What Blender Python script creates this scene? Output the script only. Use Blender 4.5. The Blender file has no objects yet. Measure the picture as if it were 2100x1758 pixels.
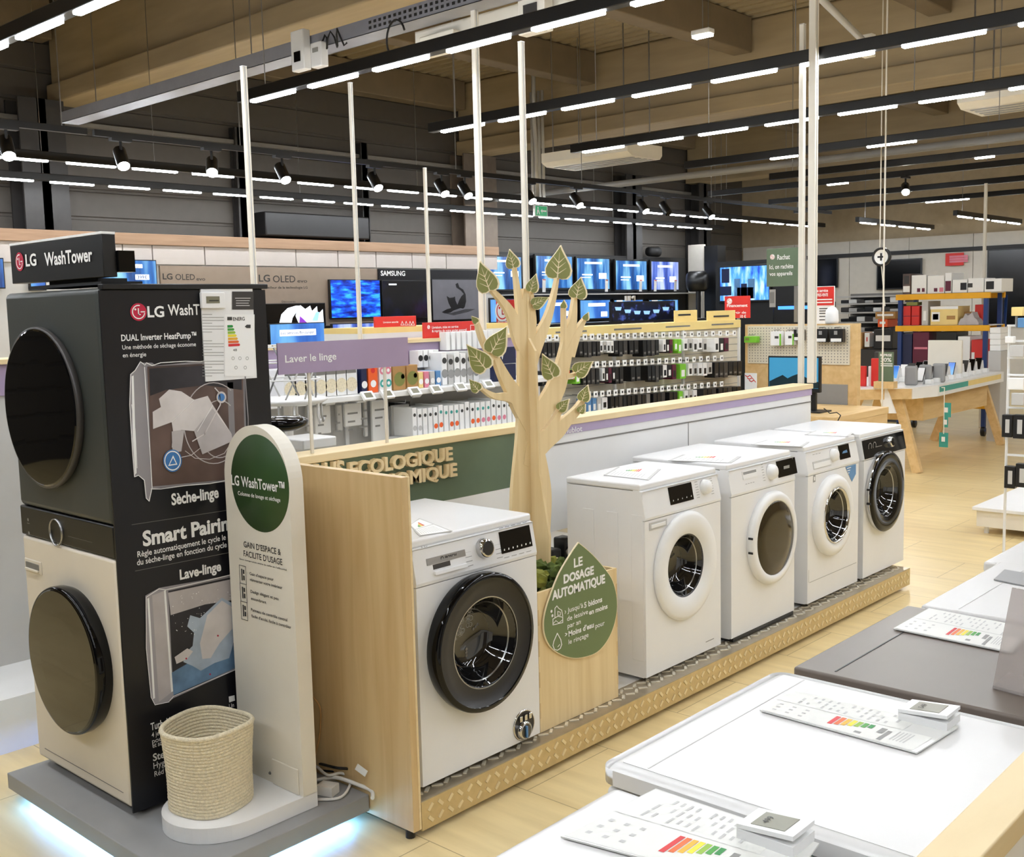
import bpy, bmesh, math, random
from mathutils import Vector, Matrix
random.seed(7)
SC = bpy.context.scene
COL = SC.collection
# ---------------------------------------------------------------- camera
F_PX, PITCH, ROLL, YAW = 2211.27, 0.1099, -0.0244, 0.7400
CAM = Vector((2.5551, -2.3094, 1.7168))
_fw = Vector((-math.sin(YAW)*math.cos(PITCH), math.cos(YAW)*math.cos(PITCH), -math.sin(PITCH)))
_r0 = Vector((math.cos(YAW), math.sin(YAW), 0)); _u0 = _r0.cross(_fw)
_rt = math.cos(ROLL)*_r0 + math.sin(ROLL)*_u0
_up = -math.sin(ROLL)*_r0 + math.cos(ROLL)*_u0
cd = bpy.data.cameras.new('camera'); cam = bpy.data.objects.new('camera', cd); COL.objects.link(cam)
m3 = Matrix((( _rt.x, _up.x, -_fw.x), (_rt.y, _up.y, -_fw.y), (_rt.z, _up.z, -_fw.z)))
cam.matrix_world = Matrix.Translation(CAM) @ m3.to_4x4()
cd.sensor_fit = 'HORIZONTAL'; cd.sensor_width = 36.0; cd.lens = 36.0*F_PX/2100.0
cd.clip_start = 0.02; cd.clip_end = 100
SC.camera = cam
# ---------------------------------------------------------------- world, exposure
w = bpy.data.worlds.new('world'); SC.world = w; w.use_nodes = True
w.node_tree.nodes['Background'].inputs[0].default_value = (1.0, 0.95, 0.88, 1)
w.node_tree.nodes['Background'].inputs[1].default_value = 0.05
SC.view_settings.view_transform = 'Standard'; SC.view_settings.look = 'None'
SC.view_settings.exposure = 0.3; SC.view_settings.gamma = 1.0
SC.view_settings.use_curve_mapping = False
LAMP = 70.0          # radiance of the rail diffusers
SPOT = 30.0          # watts of a track spot
SC.cycles.max_bounces = 8; SC.cycles.diffuse_bounces = 4; SC.cycles.glossy_bounces = 4
SC.cycles.transmission_bounces = 4; SC.cycles.sample_clamp_indirect = 6.0

# ---------------------------------------------------------------- pixel -> point on a real plane
def at(u, v, ax, val):
    d = _fw + _rt*((u-1050)/F_PX) - _up*((v-879)/F_PX)
    i = 'xyz'.index(ax); t = (val-CAM[i])/d[i]
    return CAM + d*t

# ---------------------------------------------------------------- materials
def lin(c): return c/12.92 if c <= 0.04045 else ((c+0.055)/1.055)**2.4
def rgb(r, g, b): return (lin(r/255), lin(g/255), lin(b/255), 1)
MATS = {}
def _n(nt, t, **kw):
    n = nt.nodes.new(t)
    for k, v in kw.items(): setattr(n, k, v)
    return n
def mat(name, col, rough=0.5, metal=0.0, var=0.05, nscale=9.0, emit=0.0, ecol=None, bump=0.0, bscale=80.0,
        coat=0.0, stretch=None, alpha=None, trans=0.0, spec=0.5):
    m = bpy.data.materials.new(name); m.use_nodes = True; MATS[name] = m
    nt = m.node_tree; b = nt.nodes['Principled BSDF']
    c = rgb(*col)
    b.inputs['Roughness'].default_value = rough; b.inputs['Metallic'].default_value = metal
    b.inputs['Specular IOR Level'].default_value = spec
    if coat: b.inputs['Coat Weight'].default_value = coat; b.inputs['Coat Roughness'].default_value = 0.04
    if trans: b.inputs['Transmission Weight'].default_value = trans
    tc = _n(nt, 'ShaderNodeTexCoord'); mp = _n(nt, 'ShaderNodeMapping')
    nt.links.new(tc.outputs['Object'], mp.inputs[0])
    if stretch: mp.inputs['Scale'].default_value = stretch
    nz = _n(nt, 'ShaderNodeTexNoise'); nz.inputs['Scale'].default_value = nscale; nz.inputs['Detail'].default_value = 3
    nt.links.new(mp.outputs[0], nz.inputs['Vector'])
    rp = _n(nt, 'ShaderNodeValToRGB')
    rp.color_ramp.elements[0].position = 0.3; rp.color_ramp.elements[1].position = 0.7
    rp.color_ramp.elements[0].color = tuple(x*(1-var) for x in c[:3])+(1,)
    rp.color_ramp.elements[1].color = tuple(min(1, x*(1+var)) for x in c[:3])+(1,)
    nt.links.new(nz.outputs['Fac'], rp.inputs[0]); nt.links.new(rp.outputs[0], b.inputs['Base Color'])
    if emit:
        b.inputs['Emission Color'].default_value = rgb(*(ecol or col)); b.inputs['Emission Strength'].default_value = emit
    if bump:
        n2 = _n(nt, 'ShaderNodeTexNoise'); n2.inputs['Scale'].default_value = bscale
        nt.links.new(mp.outputs[0], n2.inputs['Vector'])
        bp = _n(nt, 'ShaderNodeBump'); bp.inputs['Strength'].default_value = bump; bp.inputs['Distance'].default_value = 0.01
        nt.links.new(n2.outputs['Fac'], bp.inputs['Height']); nt.links.new(bp.outputs[0], b.inputs['Normal'])
    if alpha is not None: b.inputs['Alpha'].default_value = alpha
    return m
def wood(name, c1, c2, stretch, rough=0.5, scale=3.0):
    m = mat(name, c1, rough, var=0.0); nt = m.node_tree; b = nt.nodes['Principled BSDF']
    rp = [n for n in nt.nodes if n.type == 'VALTORGB'][0]; mp = [n for n in nt.nodes if n.type == 'MAPPING'][0]
    nz = [n for n in nt.nodes if n.type == 'TEX_NOISE'][0]
    mp.inputs['Scale'].default_value = stretch; nz.inputs['Scale'].default_value = scale
    nz.inputs['Detail'].default_value = 6; nz.inputs['Distortion'].default_value = 0.6
    rp.color_ramp.elements[0].color = rgb(*c2); rp.color_ramp.elements[1].color = rgb(*c1)
    rp.color_ramp.elements[0].position = 0.25; rp.color_ramp.elements[1].position = 0.62
    return m
def screen_mat(name, c1, c2, c3, scale, strength=1.5, stretch=(1, 1, 1), lo=0.35, hi=0.65):
    m = bpy.data.materials.new(name); m.use_nodes = True; MATS[name] = m
    nt = m.node_tree; b = nt.nodes['Principled BSDF']
    b.inputs['Base Color'].default_value = (0.01, 0.01, 0.012, 1); b.inputs['Roughness'].default_value = 0.2
    tc = _n(nt, 'ShaderNodeTexCoord'); mp = _n(nt, 'ShaderNodeMapping'); mp.inputs['Scale'].default_value = stretch
    nz = _n(nt, 'ShaderNodeTexNoise'); nz.inputs['Scale'].default_value = scale; nz.inputs['Detail'].default_value = 4
    rp = _n(nt, 'ShaderNodeValToRGB'); e = rp.color_ramp.elements
    e[0].position = lo; e[0].color = rgb(*c1); e[1].position = hi; e[1].color = rgb(*c3)
    k = e.new((lo+hi)/2); k.color = rgb(*c2)
    nt.links.new(tc.outputs['Object'], mp.inputs[0]); nt.links.new(mp.outputs[0], nz.inputs['Vector'])
    nt.links.new(nz.outputs['Fac'], rp.inputs[0]); nt.links.new(rp.outputs[0], b.inputs['Emission Color'])
    b.inputs['Emission Strength'].default_value = strength
    return m

# ---------------------------------------------------------------- mesh builder
class MB:
    def plate_hole(s, x0, x1, y0, y1, z0, z1, cy, cz, r, m=None, n=48):
        an = sorted([2*math.pi*k/n for k in range(n)]+[math.atan2(z-cz, y-cy) % (2*math.pi) for y in (y0, y1) for z in (z0, z1)])
        cir = []; rec = []
        for a in an:
            c, d = math.cos(a), math.sin(a); t = min([(q-o)/e for o, e, qs in ((cy, c, (y0, y1)), (cz, d, (z0, z1))) for q in qs if abs(e) > 1e-9 and (q-o)/e > 0])
            cir.append((cy+r*c, cz+r*d)); rec.append((cy+t*c, cz+t*d))
        N = len(an); vs = [(x, y, z) for x in (x0, x1) for L in (cir, rec) for y, z in L]; fs = []
        for i in range(N):
            j = (i+1) % N; fs += [(i, j, N+j, N+i), (2*N+i, 3*N+i, 3*N+j, 2*N+j), (N+i, N+j, 3*N+j, 3*N+i), (i, 2*N+i, 2*N+j, j)]
        s._add(vs, fs, m); return s
    def __init__(s): s.bm = bmesh.new(); s.mats = []
    def mi(s, m):
        if m is None: return 0
        if m not in s.mats: s.mats.append(m)
        return s.mats.index(m)
    def _add(s, vs, fs, m=None, smooth=False):
        v = [s.bm.verts.new(p) for p in vs]; out = []
        k = s.mi(m)
        for f in fs:
            try:
                q = s.bm.faces.new([v[i] for i in f]); q.material_index = k; q.smooth = smooth; out.append(q)
            except ValueError: pass
        return v, out
    def box(s, x0, x1, y0, y1, z0, z1, m=None, bev=0.0, seg=2):
        if x0 > x1: x0, x1 = x1, x0
        if y0 > y1: y0, y1 = y1, y0
        if z0 > z1: z0, z1 = z1, z0
        vs = [(x0,y0,z0),(x1,y0,z0),(x1,y1,z0),(x0,y1,z0),(x0,y0,z1),(x1,y0,z1),(x1,y1,z1),(x0,y1,z1)]
        fs = [(3,2,1,0),(4,5,6,7),(0,1,5,4),(1,2,6,5),(2,3,7,6),(3,0,4,7)]
        v, f = s._add(vs, fs, m)
        if bev:
            es = list({e for q in f for e in q.edges})
            r = bmesh.ops.bevel(s.bm, geom=es, offset=bev, segments=seg, profile=0.5, affect='EDGES')
            for q in r['faces']: q.material_index = s.mi(m); q.smooth = True
        return s
    def obox(s, c, ux, uy, uz, m=None):           # oriented box: centre and three half vectors
        c = Vector(c); ux = Vector(ux); uy = Vector(uy); uz = Vector(uz)
        vs = [c+a*ux+b*uy+d*uz for d in (-1,1) for a, b in ((-1,-1),(1,-1),(1,1),(-1,1))]
        s._add(vs, [(3,2,1,0),(4,5,6,7),(0,1,5,4),(1,2,6,5),(2,3,7,6),(3,0,4,7)], m); return s
    def prism(s, pts, dvec, m=None, smooth=False):  # planar polygon swept by a vector
        n = len(pts); d = Vector(dvec); P = [Vector(p) for p in pts]
        s._add(P+[p+d for p in P], [tuple(reversed(range(n))), tuple(range(n, 2*n))], m)
        v = s.bm.verts; v.ensure_lookup_table(); a = len(v)-2*n
        k = s.mi(m)
        for i in range(n):
            j = (i+1) % n
            q = s.bm.faces.new([v[a+i], v[a+j], v[a+n+j], v[a+n+i]]); q.material_index = k; q.smooth = smooth
        return s
    def poly(s, pts, m=None): s._add(pts, [tuple(range(len(pts)))], m); return s
    def tube(s, pts, r, n=8, m=None, closed=False, caps=True):
        P = [Vector(p) for p in pts]; N = len(P); rings = []
        rr = r if isinstance(r, (list, tuple)) else [r]*N
        prev = None
        for i, p in enumerate(P):
            if closed: t = P[(i+1) % N]-P[i-1]
            else: t = P[min(i+1, N-1)]-P[max(i-1, 0)]
            t.normalize()
            if prev is None:
                a = Vector((0,0,1)) if abs(t.z) < 0.9 else Vector((1,0,0)); u = t.cross(a).normalized()
            else: u = (prev - t*prev.dot(t)).normalized()
            prev = u; w_ = t.cross(u)
            rings.append([s.bm.verts.new(p+rr[i]*(math.cos(2*math.pi*k/n)*u+math.sin(2*math.pi*k/n)*w_)) for k in range(n)])
        k_ = s.mi(m)
        for i in range(N if closed else N-1):
            A, B = rings[i], rings[(i+1) % N]
            for k in range(n):
                q = s.bm.faces.new([A[k], A[(k+1) % n], B[(k+1) % n], B[k]]); q.smooth = True; q.material_index = k_
        if caps and not closed:
            for R_, rev in ((rings[0], True), (rings[-1], False)):
                q = s.bm.faces.new(list(reversed(R_)) if rev else R_); q.material_index = k_
        return s
    def lathe(s, prof, o, ax, n=48, m=None, ms=None, smooth=True):   # prof: (distance along axis, radius)
        o = Vector(o); ax = Vector(ax).normalized()
        a = Vector((0,0,1)) if abs(ax.z) < 0.9 else Vector((1,0,0))
        u = ax.cross(a).normalized(); w_ = ax.cross(u); rings = []
        for h, r in prof:
            if r < 1e-6: rings.append([s.bm.verts.new(o+ax*h)])
            else: rings.append([s.bm.verts.new(o+ax*h+r*(math.cos(2*math.pi*k/n)*u+math.sin(2*math.pi*k/n)*w_)) for k in range(n)])
        for i in range(len(prof)-1):
            A, B = rings[i], rings[i+1]; k_ = s.mi(ms[i] if ms else m)
            for k in range(n):
                if len(A) == 1 and len(B) == 1: break
                if len(A) == 1: vs = [A[0], B[(k+1) % n], B[k]]
                elif len(B) == 1: vs = [A[k], A[(k+1) % n], B[0]]
                else: vs = [A[k], A[(k+1) % n], B[(k+1) % n], B[k]]
                q = s.bm.faces.new(vs); q.smooth = smooth; q.material_index = k_
        return s
    def cyl(s, p0, p1, r, n=12, m=None):
        p0 = Vector(p0); p1 = Vector(p1); L = (p1-p0).length
        return s.lathe([(0, 0), (0, r), (L, r), (L, 0)], p0, p1-p0, n, m, smooth=False)
    def mesh(s, me, M, m=None):
        k = s.mi(m); vs = [s.bm.verts.new(M @ v.co) for v in me.vertices]
        for p in me.polygons:
            try: q = s.bm.faces.new([vs[i] for i in p.vertices]); q.material_index = k
            except ValueError: pass
        return s
    def build(s, name, m=None, parent=None, local=False, recalc=True):
        if m is not None and not s.mats: s.mats = [m]
        if recalc: bmesh.ops.recalc_face_normals(s.bm, faces=s.bm.faces[:])
        me = bpy.data.meshes.new(name)
        off = Vector((0,0,0))
        if parent is None:
            # origin of a one-mesh thing at the middle of its base
            vs = [v.co for v in s.bm.verts]
            off = Vector(((min(v.x for v in vs)+max(v.x for v in vs))/2, (min(v.y for v in vs)+max(v.y for v in vs))/2, min(v.z for v in vs)))
        elif not local: off = ORI[parent]
        if off.length: bmesh.ops.translate(s.bm, verts=s.bm.verts[:], vec=-off)
        s.bm.to_mesh(me); s.bm.free()
        for x in s.mats: me.materials.append(MATS[x] if isinstance(x, str) else x)
        o = bpy.data.objects.new(name, me); COL.objects.link(o)
        if parent is None: o.location = off; ORI[o] = off.copy()
        else: o.parent = parent; ORI[o] = ORI[parent].copy()
        return o
ORI = {}
def tag(o, label, cat, group=None):
    o['label'] = label; o['category'] = cat
    if group: o['group'] = group
    return o
def thing(name, label, cat, loc, group=None, rotz=0.0):
    o = bpy.data.objects.new(name, None); COL.objects.link(o); o.location = loc; o.rotation_euler = (0, 0, rotz)
    o.empty_display_size = 0.1; ORI[o] = Vector(loc); return tag(o, label, cat, group)
def struct(o): o['kind'] = 'structure'; return o
def dup(root, loc, label, group=None, rotz=None):
    r = root.copy(); COL.objects.link(r); r.location = loc; r['label'] = label
    if rotz is not None: r.rotation_euler = (0, 0, rotz)
    if group: r['group'] = group
    for ch in list(root.children):
        c = ch.copy(); COL.objects.link(c); c.parent = r
        for g in list(ch.children):
            d = g.copy(); COL.objects.link(d); d.parent = c
    ORI[r] = Vector(loc); return r
def B(): return MB()

# ---------------------------------------------------------------- lettering
_TC = {}
def text_mesh(s, bold=0.0):
    key = (s, bold)
    if key not in _TC:
        cu = bpy.data.curves.new('t', 'FONT'); cu.body = s; cu.size = 1.0; cu.offset = bold; cu.resolution_u = 3
        o = bpy.data.objects.new('t', cu); COL.objects.link(o)
        dg = bpy.context.evaluated_depsgraph_get(); me = bpy.data.meshes.new_from_object(o.evaluated_get(dg))
        bpy.data.objects.remove(o); bpy.data.curves.remove(cu)
        xs = [v.co.x for v in me.vertices] or [0, 1]
        _TC[key] = (me, min(xs), max(xs))
    return _TC[key]
def text_to(mb, s, o, right, up, width=None, cap=None, m=None, bold=0.0, depth=0.0):
    """flat lettering with its baseline's left end at o; cap = height of a capital, width = length of the line"""
    me, x0, x1 = text_mesh(s, bold)
    right = Vector(right).normalized(); up = Vector(up).normalized(); nrm = right.cross(up)
    sy = cap/0.70 if cap else None
    sx = width/(x1-x0) if width else sy
    if sy is None: sy = sx
    M = Matrix(((right.x*sx, up.x*sy, nrm.x, o[0]), (right.y*sx, up.y*sy, nrm.y, o[1]), (right.z*sx, up.z*sy, nrm.z, o[2]), (0,0,0,1)))
    M = M @ Matrix.Translation((-x0, 0, 0))
    if depth:
        a = len(mb.bm.faces); mb.mesh(me, Matrix.Translation(nrm*depth) @ M, m); mb.bm.faces.ensure_lookup_table()
        fs = mb.bm.faces[a:]
        r = bmesh.ops.extrude_face_region(mb.bm, geom=list(fs))
        bmesh.ops.translate(mb.bm, verts=[g for g in r['geom'] if isinstance(g, bmesh.types.BMVert)], vec=-nrm*depth)
        for q in mb.bm.faces[a:]: q.material_index = mb.mi(m)
    else: mb.mesh(me, M, m)
    return mb
def ptext(mb, s, ax, val, bl, br, cap_px, m=None, bold=0.0, depth=0.0):
    """lettering on a plane, from its baseline ends and capital height read off the photograph"""
    L = at(*bl, ax, val); R = at(*br, ax, val); T = at(bl[0], bl[1]-cap_px, ax, val)
    right = Vector((0,1,0)) if ax == 'x' else (Vector((1,0,0)) if ax == 'y' else (R-L).normalized())
    z = (L.z+R.z)/2
    return text_to(mb, s, (L.x, L.y, z), right, (0,0,1), (R-L).dot(right), T.z-L.z, m, bold, depth)
ORD = ['first', 'second', 'third', 'fourth', 'fifth', 'sixth', 'seventh', 'eighth', 'ninth', 'tenth', 'eleventh', 'twelfth',
       'thirteenth', 'fourteenth', 'fifteenth', 'sixteenth', 'seventeenth', 'eighteenth', 'nineteenth', 'twentieth',
       'twenty-first', 'twenty-second', 'twenty-third', 'twenty-fourth', 'twenty-fifth', 'twenty-sixth', 'twenty-seventh',
       'twenty-eighth', 'twenty-ninth', 'thirtieth', 'thirty-first', 'thirty-second', 'thirty-third', 'thirty-fourth', 'thirty-fifth',
       'thirty-sixth', 'thirty-seventh', 'thirty-eighth', 'thirty-ninth', 'fortieth']

def lines(parent, ax, val, rows, m, name='lettering', depth=0.0):
    for s_, bl, br_, cap, bd in rows:
        b = MB(); ptext(b, s_, ax, val, bl, br_, cap, m, bd, depth); b.build(name, None, parent)
def each(parent, name, rods, r, m, n=8):
    for p, q in rods: MB().cyl(p, q, r, n, m).build(name, None, parent)
# ---------------------------------------------------------------- palette
mat('white_enamel', (235,235,235), 0.28, var=0.01)
mat('lid_white', (226,225,223), .25, var=.008)
mat('white_plastic', (238,238,237), 0.35, var=0.01)
mat('warm_white', (232,226,212), 0.45, var=0.02)
mat('beige_enamel', (226,216,198), 0.4, var=0.015)
mat('black_gloss', (9,9,10), 0.07, var=0.1, spec=.3)
mat('galvanised', (150,152,162), 0.38, 0.25, var=.05)
mat('door_charcoal', (33,31,30), 0.45, var=.04)
mat('sheet_ink', (196,196,194), .6, var=0)
mat('mirror_black', (7,7,8), .03, var=.1, spec=.7)
mat('black_satin', (20,20,21), 0.35, var=0.1)
mat('black_matt', (16,16,17), 0.6, var=0.1)
mat('charcoal_satin', (58,55,53), 0.38, var=0.05)
mat('taupe_enamel', (112,101,92), 0.35, var=0.02)
mat('green_grey_metal', (58,61,58), 0.4, var=0.03)
mat('dark_glass', (24,20,12), 0.05, var=0.1, spec=.65)
mat('smoke_glass', (18,18,19), 0.05, var=0.1, coat=1.0)
mat('chrome', (205,205,205), 0.12, 1.0, var=0.03)
mat('steel', (170,170,170), 0.3, 1.0, var=0.05)
mat('grey_plastic', (120,120,120), 0.45)
mat('light_grey', (196,195,192), 0.45, var=0.02)
mat('mid_grey', (150,150,149), 0.5, var=0.03)
mat('seam_grey', (120,117,112), 0.6)
mat('print_grey', (150,149,146), 0.6)
mat('print_dark', (55,54,52), 0.6)
mat('lcd', (126,124,104), 0.3)
mat('lcd_ink', (50,50,42), 0.4)
mat('green_sign', (48,77,38), 0.45, var=0.03)
mat('green_board', (96,114,90), 0.5, var=0.05)
mat('drop_green', (108,125,82), 0.5, var=0.03)
mat('leaf_green', (126,129,62), 0.55, var=0.06)
mat('purple_sign', (165,147,176), 0.5, var=0.02)
mat('purple_strip', (176,160,190), 0.5, var=0.02)
mat('letter_white', (245,245,243), 0.5, var=0.0)
mat('letter_cream', (240,226,190), 0.5, var=0.02)
mat('red_sign', (214,45,38), 0.45, var=0.03)
mat('lg_red', (190,24,62), 0.4, var=0.03)
mat('yellow_sign', (240,214,140), 0.5, var=0.03)
mat('yellow_steel', (240,176,20), 0.4, var=0.05)
mat('blue_steel', (24,58,120), 0.4, var=0.06)
mat('orange', (236,96,34), 0.45)
mat('teal', (60,160,150), 0.45)
mat('blue_print', (90,140,190), 0.45)
mat('cardboard', (176,134,80), 0.75, var=0.06)
mat('lime', (125,200,50), 0.5)
mat('navy', (20,30,70), 0.4)
mat('claret', (96,22,52), 0.5)
mat('pink', (220,130,150), 0.5)
mat('poster_black', (14,14,20), 0.32, var=0.05)
mat('rope', (236,224,194), 0.9, var=0.12, nscale=120, bump=0.5, bscale=300)
mat('cable_white', (232,230,224), 0.45)
for k_, c_ in dict(e_a=(30,140,60), e_b=(70,160,60), e_c=(150,190,60), e_d=(240,220,50), e_e=(240,180,50), e_f=(230,110,50), e_g=(215,45,50)).items():
    mat(k_, c_, 0.5, var=0.02)
wood('oak_cap', (234,212,166), (220,195,146), (3, 0.6, 8))
wood('panel_wood', (214,186,138), (198,166,116), (7, 7, 0.5), 0.42)
wood('plywood', (234,211,164), (220,193,142), (8, 8, 0.5), 0.55)
wood('table_wood', (224,192,138), (208,172,116), (6, 0.8, 6))
wood('trim_wood', (156,126,100), (140,111,86), (2, 0.5, 8))
# ================================================================ THE SETTING
XW, YW = -10.0, 19.2            # the clad wall on the left, the far wall
XE, YS = 7.5, -7.0              # the sides behind the photographer
ZC = 5.32
# floor: pale wood-look vinyl tiles
fm = bpy.data.materials.new('vinyl_floor'); fm.use_nodes = True; MATS['vinyl_floor'] = fm
nt = fm.node_tree; bs = nt.nodes['Principled BSDF']; bs.inputs['Roughness'].default_value = 0.32
tc = _n(nt, 'ShaderNodeTexCoord'); br = _n(nt, 'ShaderNodeTexBrick'); br.offset = 0.5
br.inputs['Scale'].default_value = 1.0; br.inputs['Brick Width'].default_value = 0.95; br.inputs['Row Height'].default_value = 0.48
br.inputs['Mortar Size'].default_value = 0.0022; br.inputs['Mortar Smooth'].default_value = 0.2
br.inputs['Color1'].default_value = rgb(234,212,160); br.inputs['Color2'].default_value = rgb(228,204,150)
br.inputs['Mortar'].default_value = rgb(176,152,108)
mp = _n(nt, 'ShaderNodeMapping'); mp.inputs['Scale'].default_value = (0.9, 7, 1)
nz = _n(nt, 'ShaderNodeTexNoise'); nz.inputs['Scale'].default_value = 2.2; nz.inputs['Detail'].default_value = 5
rp = _n(nt, 'ShaderNodeValToRGB'); rp.color_ramp.elements[0].color = (0.90,0.88,0.84,1); rp.color_ramp.elements[1].color = (1.06,1.06,1.06,1)
rp.color_ramp.elements[0].position = 0.3; rp.color_ramp.elements[1].position = 0.7
mx = _n(nt, 'ShaderNodeMix', data_type='RGBA', blend_type='MULTIPLY'); mx.inputs[0].default_value = 1.0
nt.links.new(tc.outputs['Object'], br.inputs['Vector']); nt.links.new(tc.outputs['Object'], mp.inputs[0])
nt.links.new(mp.outputs[0], nz.inputs['Vector']); nt.links.new(nz.outputs['Fac'], rp.inputs[0])
nt.links.new(br.outputs['Color'], mx.inputs[6]); nt.links.new(rp.outputs[0], mx.inputs[7]); nt.links.new(mx.outputs[2], bs.inputs['Base Color'])
mat('cladding', (80,75,69), 0.6, var=0.04)
mat('deck', (158,144,117), 0.65, var=0.08, stretch=(0.4, 4, 1))
mat('beam_paint', (172,155,124), 0.7, var=0.08, nscale=3, stretch=(0.4, 3, 3))
mat('purlin_paint', (128,114,94), 0.7, var=0.08, nscale=4)
mat('column_dark', (48,46,45), 0.55, var=0.1)
mat('column_brown', (104,92,80), 0.65, var=0.1)
mat('far_wall', (176,160,132), 0.7, var=0.05)
mat('far_panel', (205,200,190), 0.6, var=0.03)
mat('duct_black', (26,25,25), 0.5)
struct(B().box(XW-.2, XE, YS, YW+.2, -.1, 0).build('floor', 'vinyl_floor'))
# corrugated roof deck, ribs along the beams
mb = B(); pr = []
y = YS
while y < YW:
    pr += [(y, ZC+.05), (y+.07, ZC+.05), (y+.10, ZC), (y+.17, ZC)]; y += .20
vs = []; fs = []
for x in (XW, XE):
    vs += [(x, a, b) for a, b in pr]
n_ = len(pr)
for i in range(n_-1): fs.append((i, i+1, n_+i+1, n_+i))
mb._add(vs, fs, 'deck'); struct(mb.build('ceiling', recalc=False))
# ribbed cladding on the left wall
mb = B(); pr = []; z = 0.0
while z < ZC-.02: pr += [(XW, z), (XW, z+.26), (XW-.018, z+.272), (XW-.018, z+.298), (XW, z+.31)]; z += .33
vs = [(x, YS, zz) for x, zz in pr]+[(x, YW, zz) for x, zz in pr]; n_ = len(pr)
mb._add(vs, [(i, i+1, n_+i+1, n_+i) for i in range(n_-1)], 'cladding')
struct(mb.build('wall_left', recalc=False))
mb = B().box(XW, XE, YW, YW+.1, 0, ZC+.05, 'far_wall')
struct(mb.build('wall_back'))
struct(B().box(XE, XE+.1, YS, YW, 0, ZC+.05, 'far_wall').build('wall_right'))
struct(B().box(XW, XE, YS-.1, YS, 0, ZC+.05, 'column_dark').build('wall_front'))
# pale lining panels and black trim at the foot of the far wall
mb = B()
for k in range(14): mb.box(XW+.05+k*1.25, XW+1.29+k*1.25, YW-.04, YW-.002, 0, 2.95, 'far_panel')
struct(mb.build('trim_1'))
struct(B().box(-8.4, XE-.05, YW-.07, YW-.042, 2.62, 2.70, 'duct_black').build('trim_2'))
# beams, purlins and columns
tn = 3
def trim(mb, m=None):
    global tn
    o = struct(mb.build('trim_%d' % tn, m)); tn += 1; return o
for y0 in (3.65, 10.3, 16.95, -3.0):
    mb = B().box(XW+.02, XE-.02, y0, y0+.42, 4.28, ZC-.002, 'beam_paint', .03)
    mb.box(XW+.02, XE-.02, y0-.06, y0+.48, 4.20, 4.42, 'beam_paint', .02)
    trim(mb)
px_ = [-9.85, -7.25, -4.75, -2.25, .25, 2.75, 5.25]
for (ya, yb) in ((4.14, 10.23), (10.79, 16.88), (-2.51, 3.58)):
    for x in px_: trim(B().box(x-.13, x+.13, ya, yb, 4.88, ZC-.003, 'purlin_paint', .012))
for ya, yb, wd, m_ in ((3.1, 3.62, .35, 'column_dark'), (6.02, 6.18, .14, 'column_dark'), (8.15, 8.28, .14, 'column_dark'), (10.1, 10.85, .32, 'column_brown'),
                   (14.45, 14.95, .30, 'column_dark'), (16.9, 17.35, .34, 'column_dark')):
    mb = B(); xx = XW+.01
    mb.box(xx, xx+.03, ya, yb, 0, 4.19, m_).box(xx+wd-.03, xx+wd, ya, yb, 0, 4.19, m_)
    mb.box(xx, xx+wd, (ya+yb)/2-.05, (ya+yb)/2+.05, 0, 4.19, m_)
    trim(mb)
# dark band duct on the left wall behind the poles, wall rails
trim(B().box(XW+.02, XW+.34, 6.3, 8.1, 2.78, 3.10, 'duct_black', .02))
trim(B().box(XW+.02, XW+.10, -2, 17, 3.98, 4.03, 'seam_grey'))

# ---------------------------------------------------------------- light rails
mat('lamp_white', (255,250,240), 0.5, var=0.0, emit=LAMP, ecol=(244,249,255))
mat('lamp_spot', (255,252,245), 0.5, var=0.0, emit=60, ecol=(255,250,240))
ZR = 3.20
def rail(name, axis, fixed, a0, a1, label, lits, group, z=ZR):
    """black trunking with lit diffusers recessed in its underside"""
    if axis == 'x': t = thing(name, label, 'light', ((a0+a1)/2, fixed, z), group)
    else: t = thing(name, label, 'light', (fixed, (a0+a1)/2, z), group)
    b = B(); w_ = .034
    if axis == 'x': b.box(a0, a1, fixed-w_, fixed+w_, z+.02, z+.10, 'black_satin', .006)
    else: b.box(fixed-w_, fixed+w_, a0, a1, z+.02, z+.10, 'black_satin', .006)
    b.build('rail_body', None, t)
    k = int((a1-a0)/3.2)+1
    for i in range(k):
        q = a0+.3+(a1-a0-.6)*i/max(1, k-1)
        p = (q, fixed) if axis == 'x' else (fixed, q)
        B().cyl((p[0], p[1], z+.09), (p[0], p[1], ZC-.005), .004, 6, 'steel').build('suspension_wire', None, t)
    for s0, s1 in lits:
        d = B()
        if axis == 'x': d.box(s0, s1, fixed-.023, fixed+.023, z+.004, z+.022, 'lamp_white', .006)
        else: d.box(fixed-.023, fixed+.023, s0, s1, z+.004, z+.022, 'lamp_white', .006)
        d.build('diffuser', None, t)
    return t
def seq(a, b, per, lit): 
    out = []
    while a+lit <= b: out.append((a, a+lit)); a += per
    return out
G1 = 'long black light rails over the aisles'
def near_rail(y, x0, label, x1=5.6): rail('light_rail', 'x', y, x0-.14, x1, label, seq(x0, x1, .655, .475), G1)
near_rail(.34, -4.0, 'black light rail nearest the viewer, crossing the top left corner', 1.0)
near_rail(2.25, -4.0, 'black light rail running over the plywood tree to the top edge')
near_rail(4.18, -4.08, 'black light rail second behind the plywood tree, ending left of the tall white pole')
near_rail(6.08, -4.08, 'black light rail third behind the tree, ending beside the hanging air conditioner')
near_rail(-1.55, -4.0, 'black light rail over the aisle in front of the display tower')
near_rail(-3.45, -4.0, 'black light rail behind the photographer')
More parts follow.
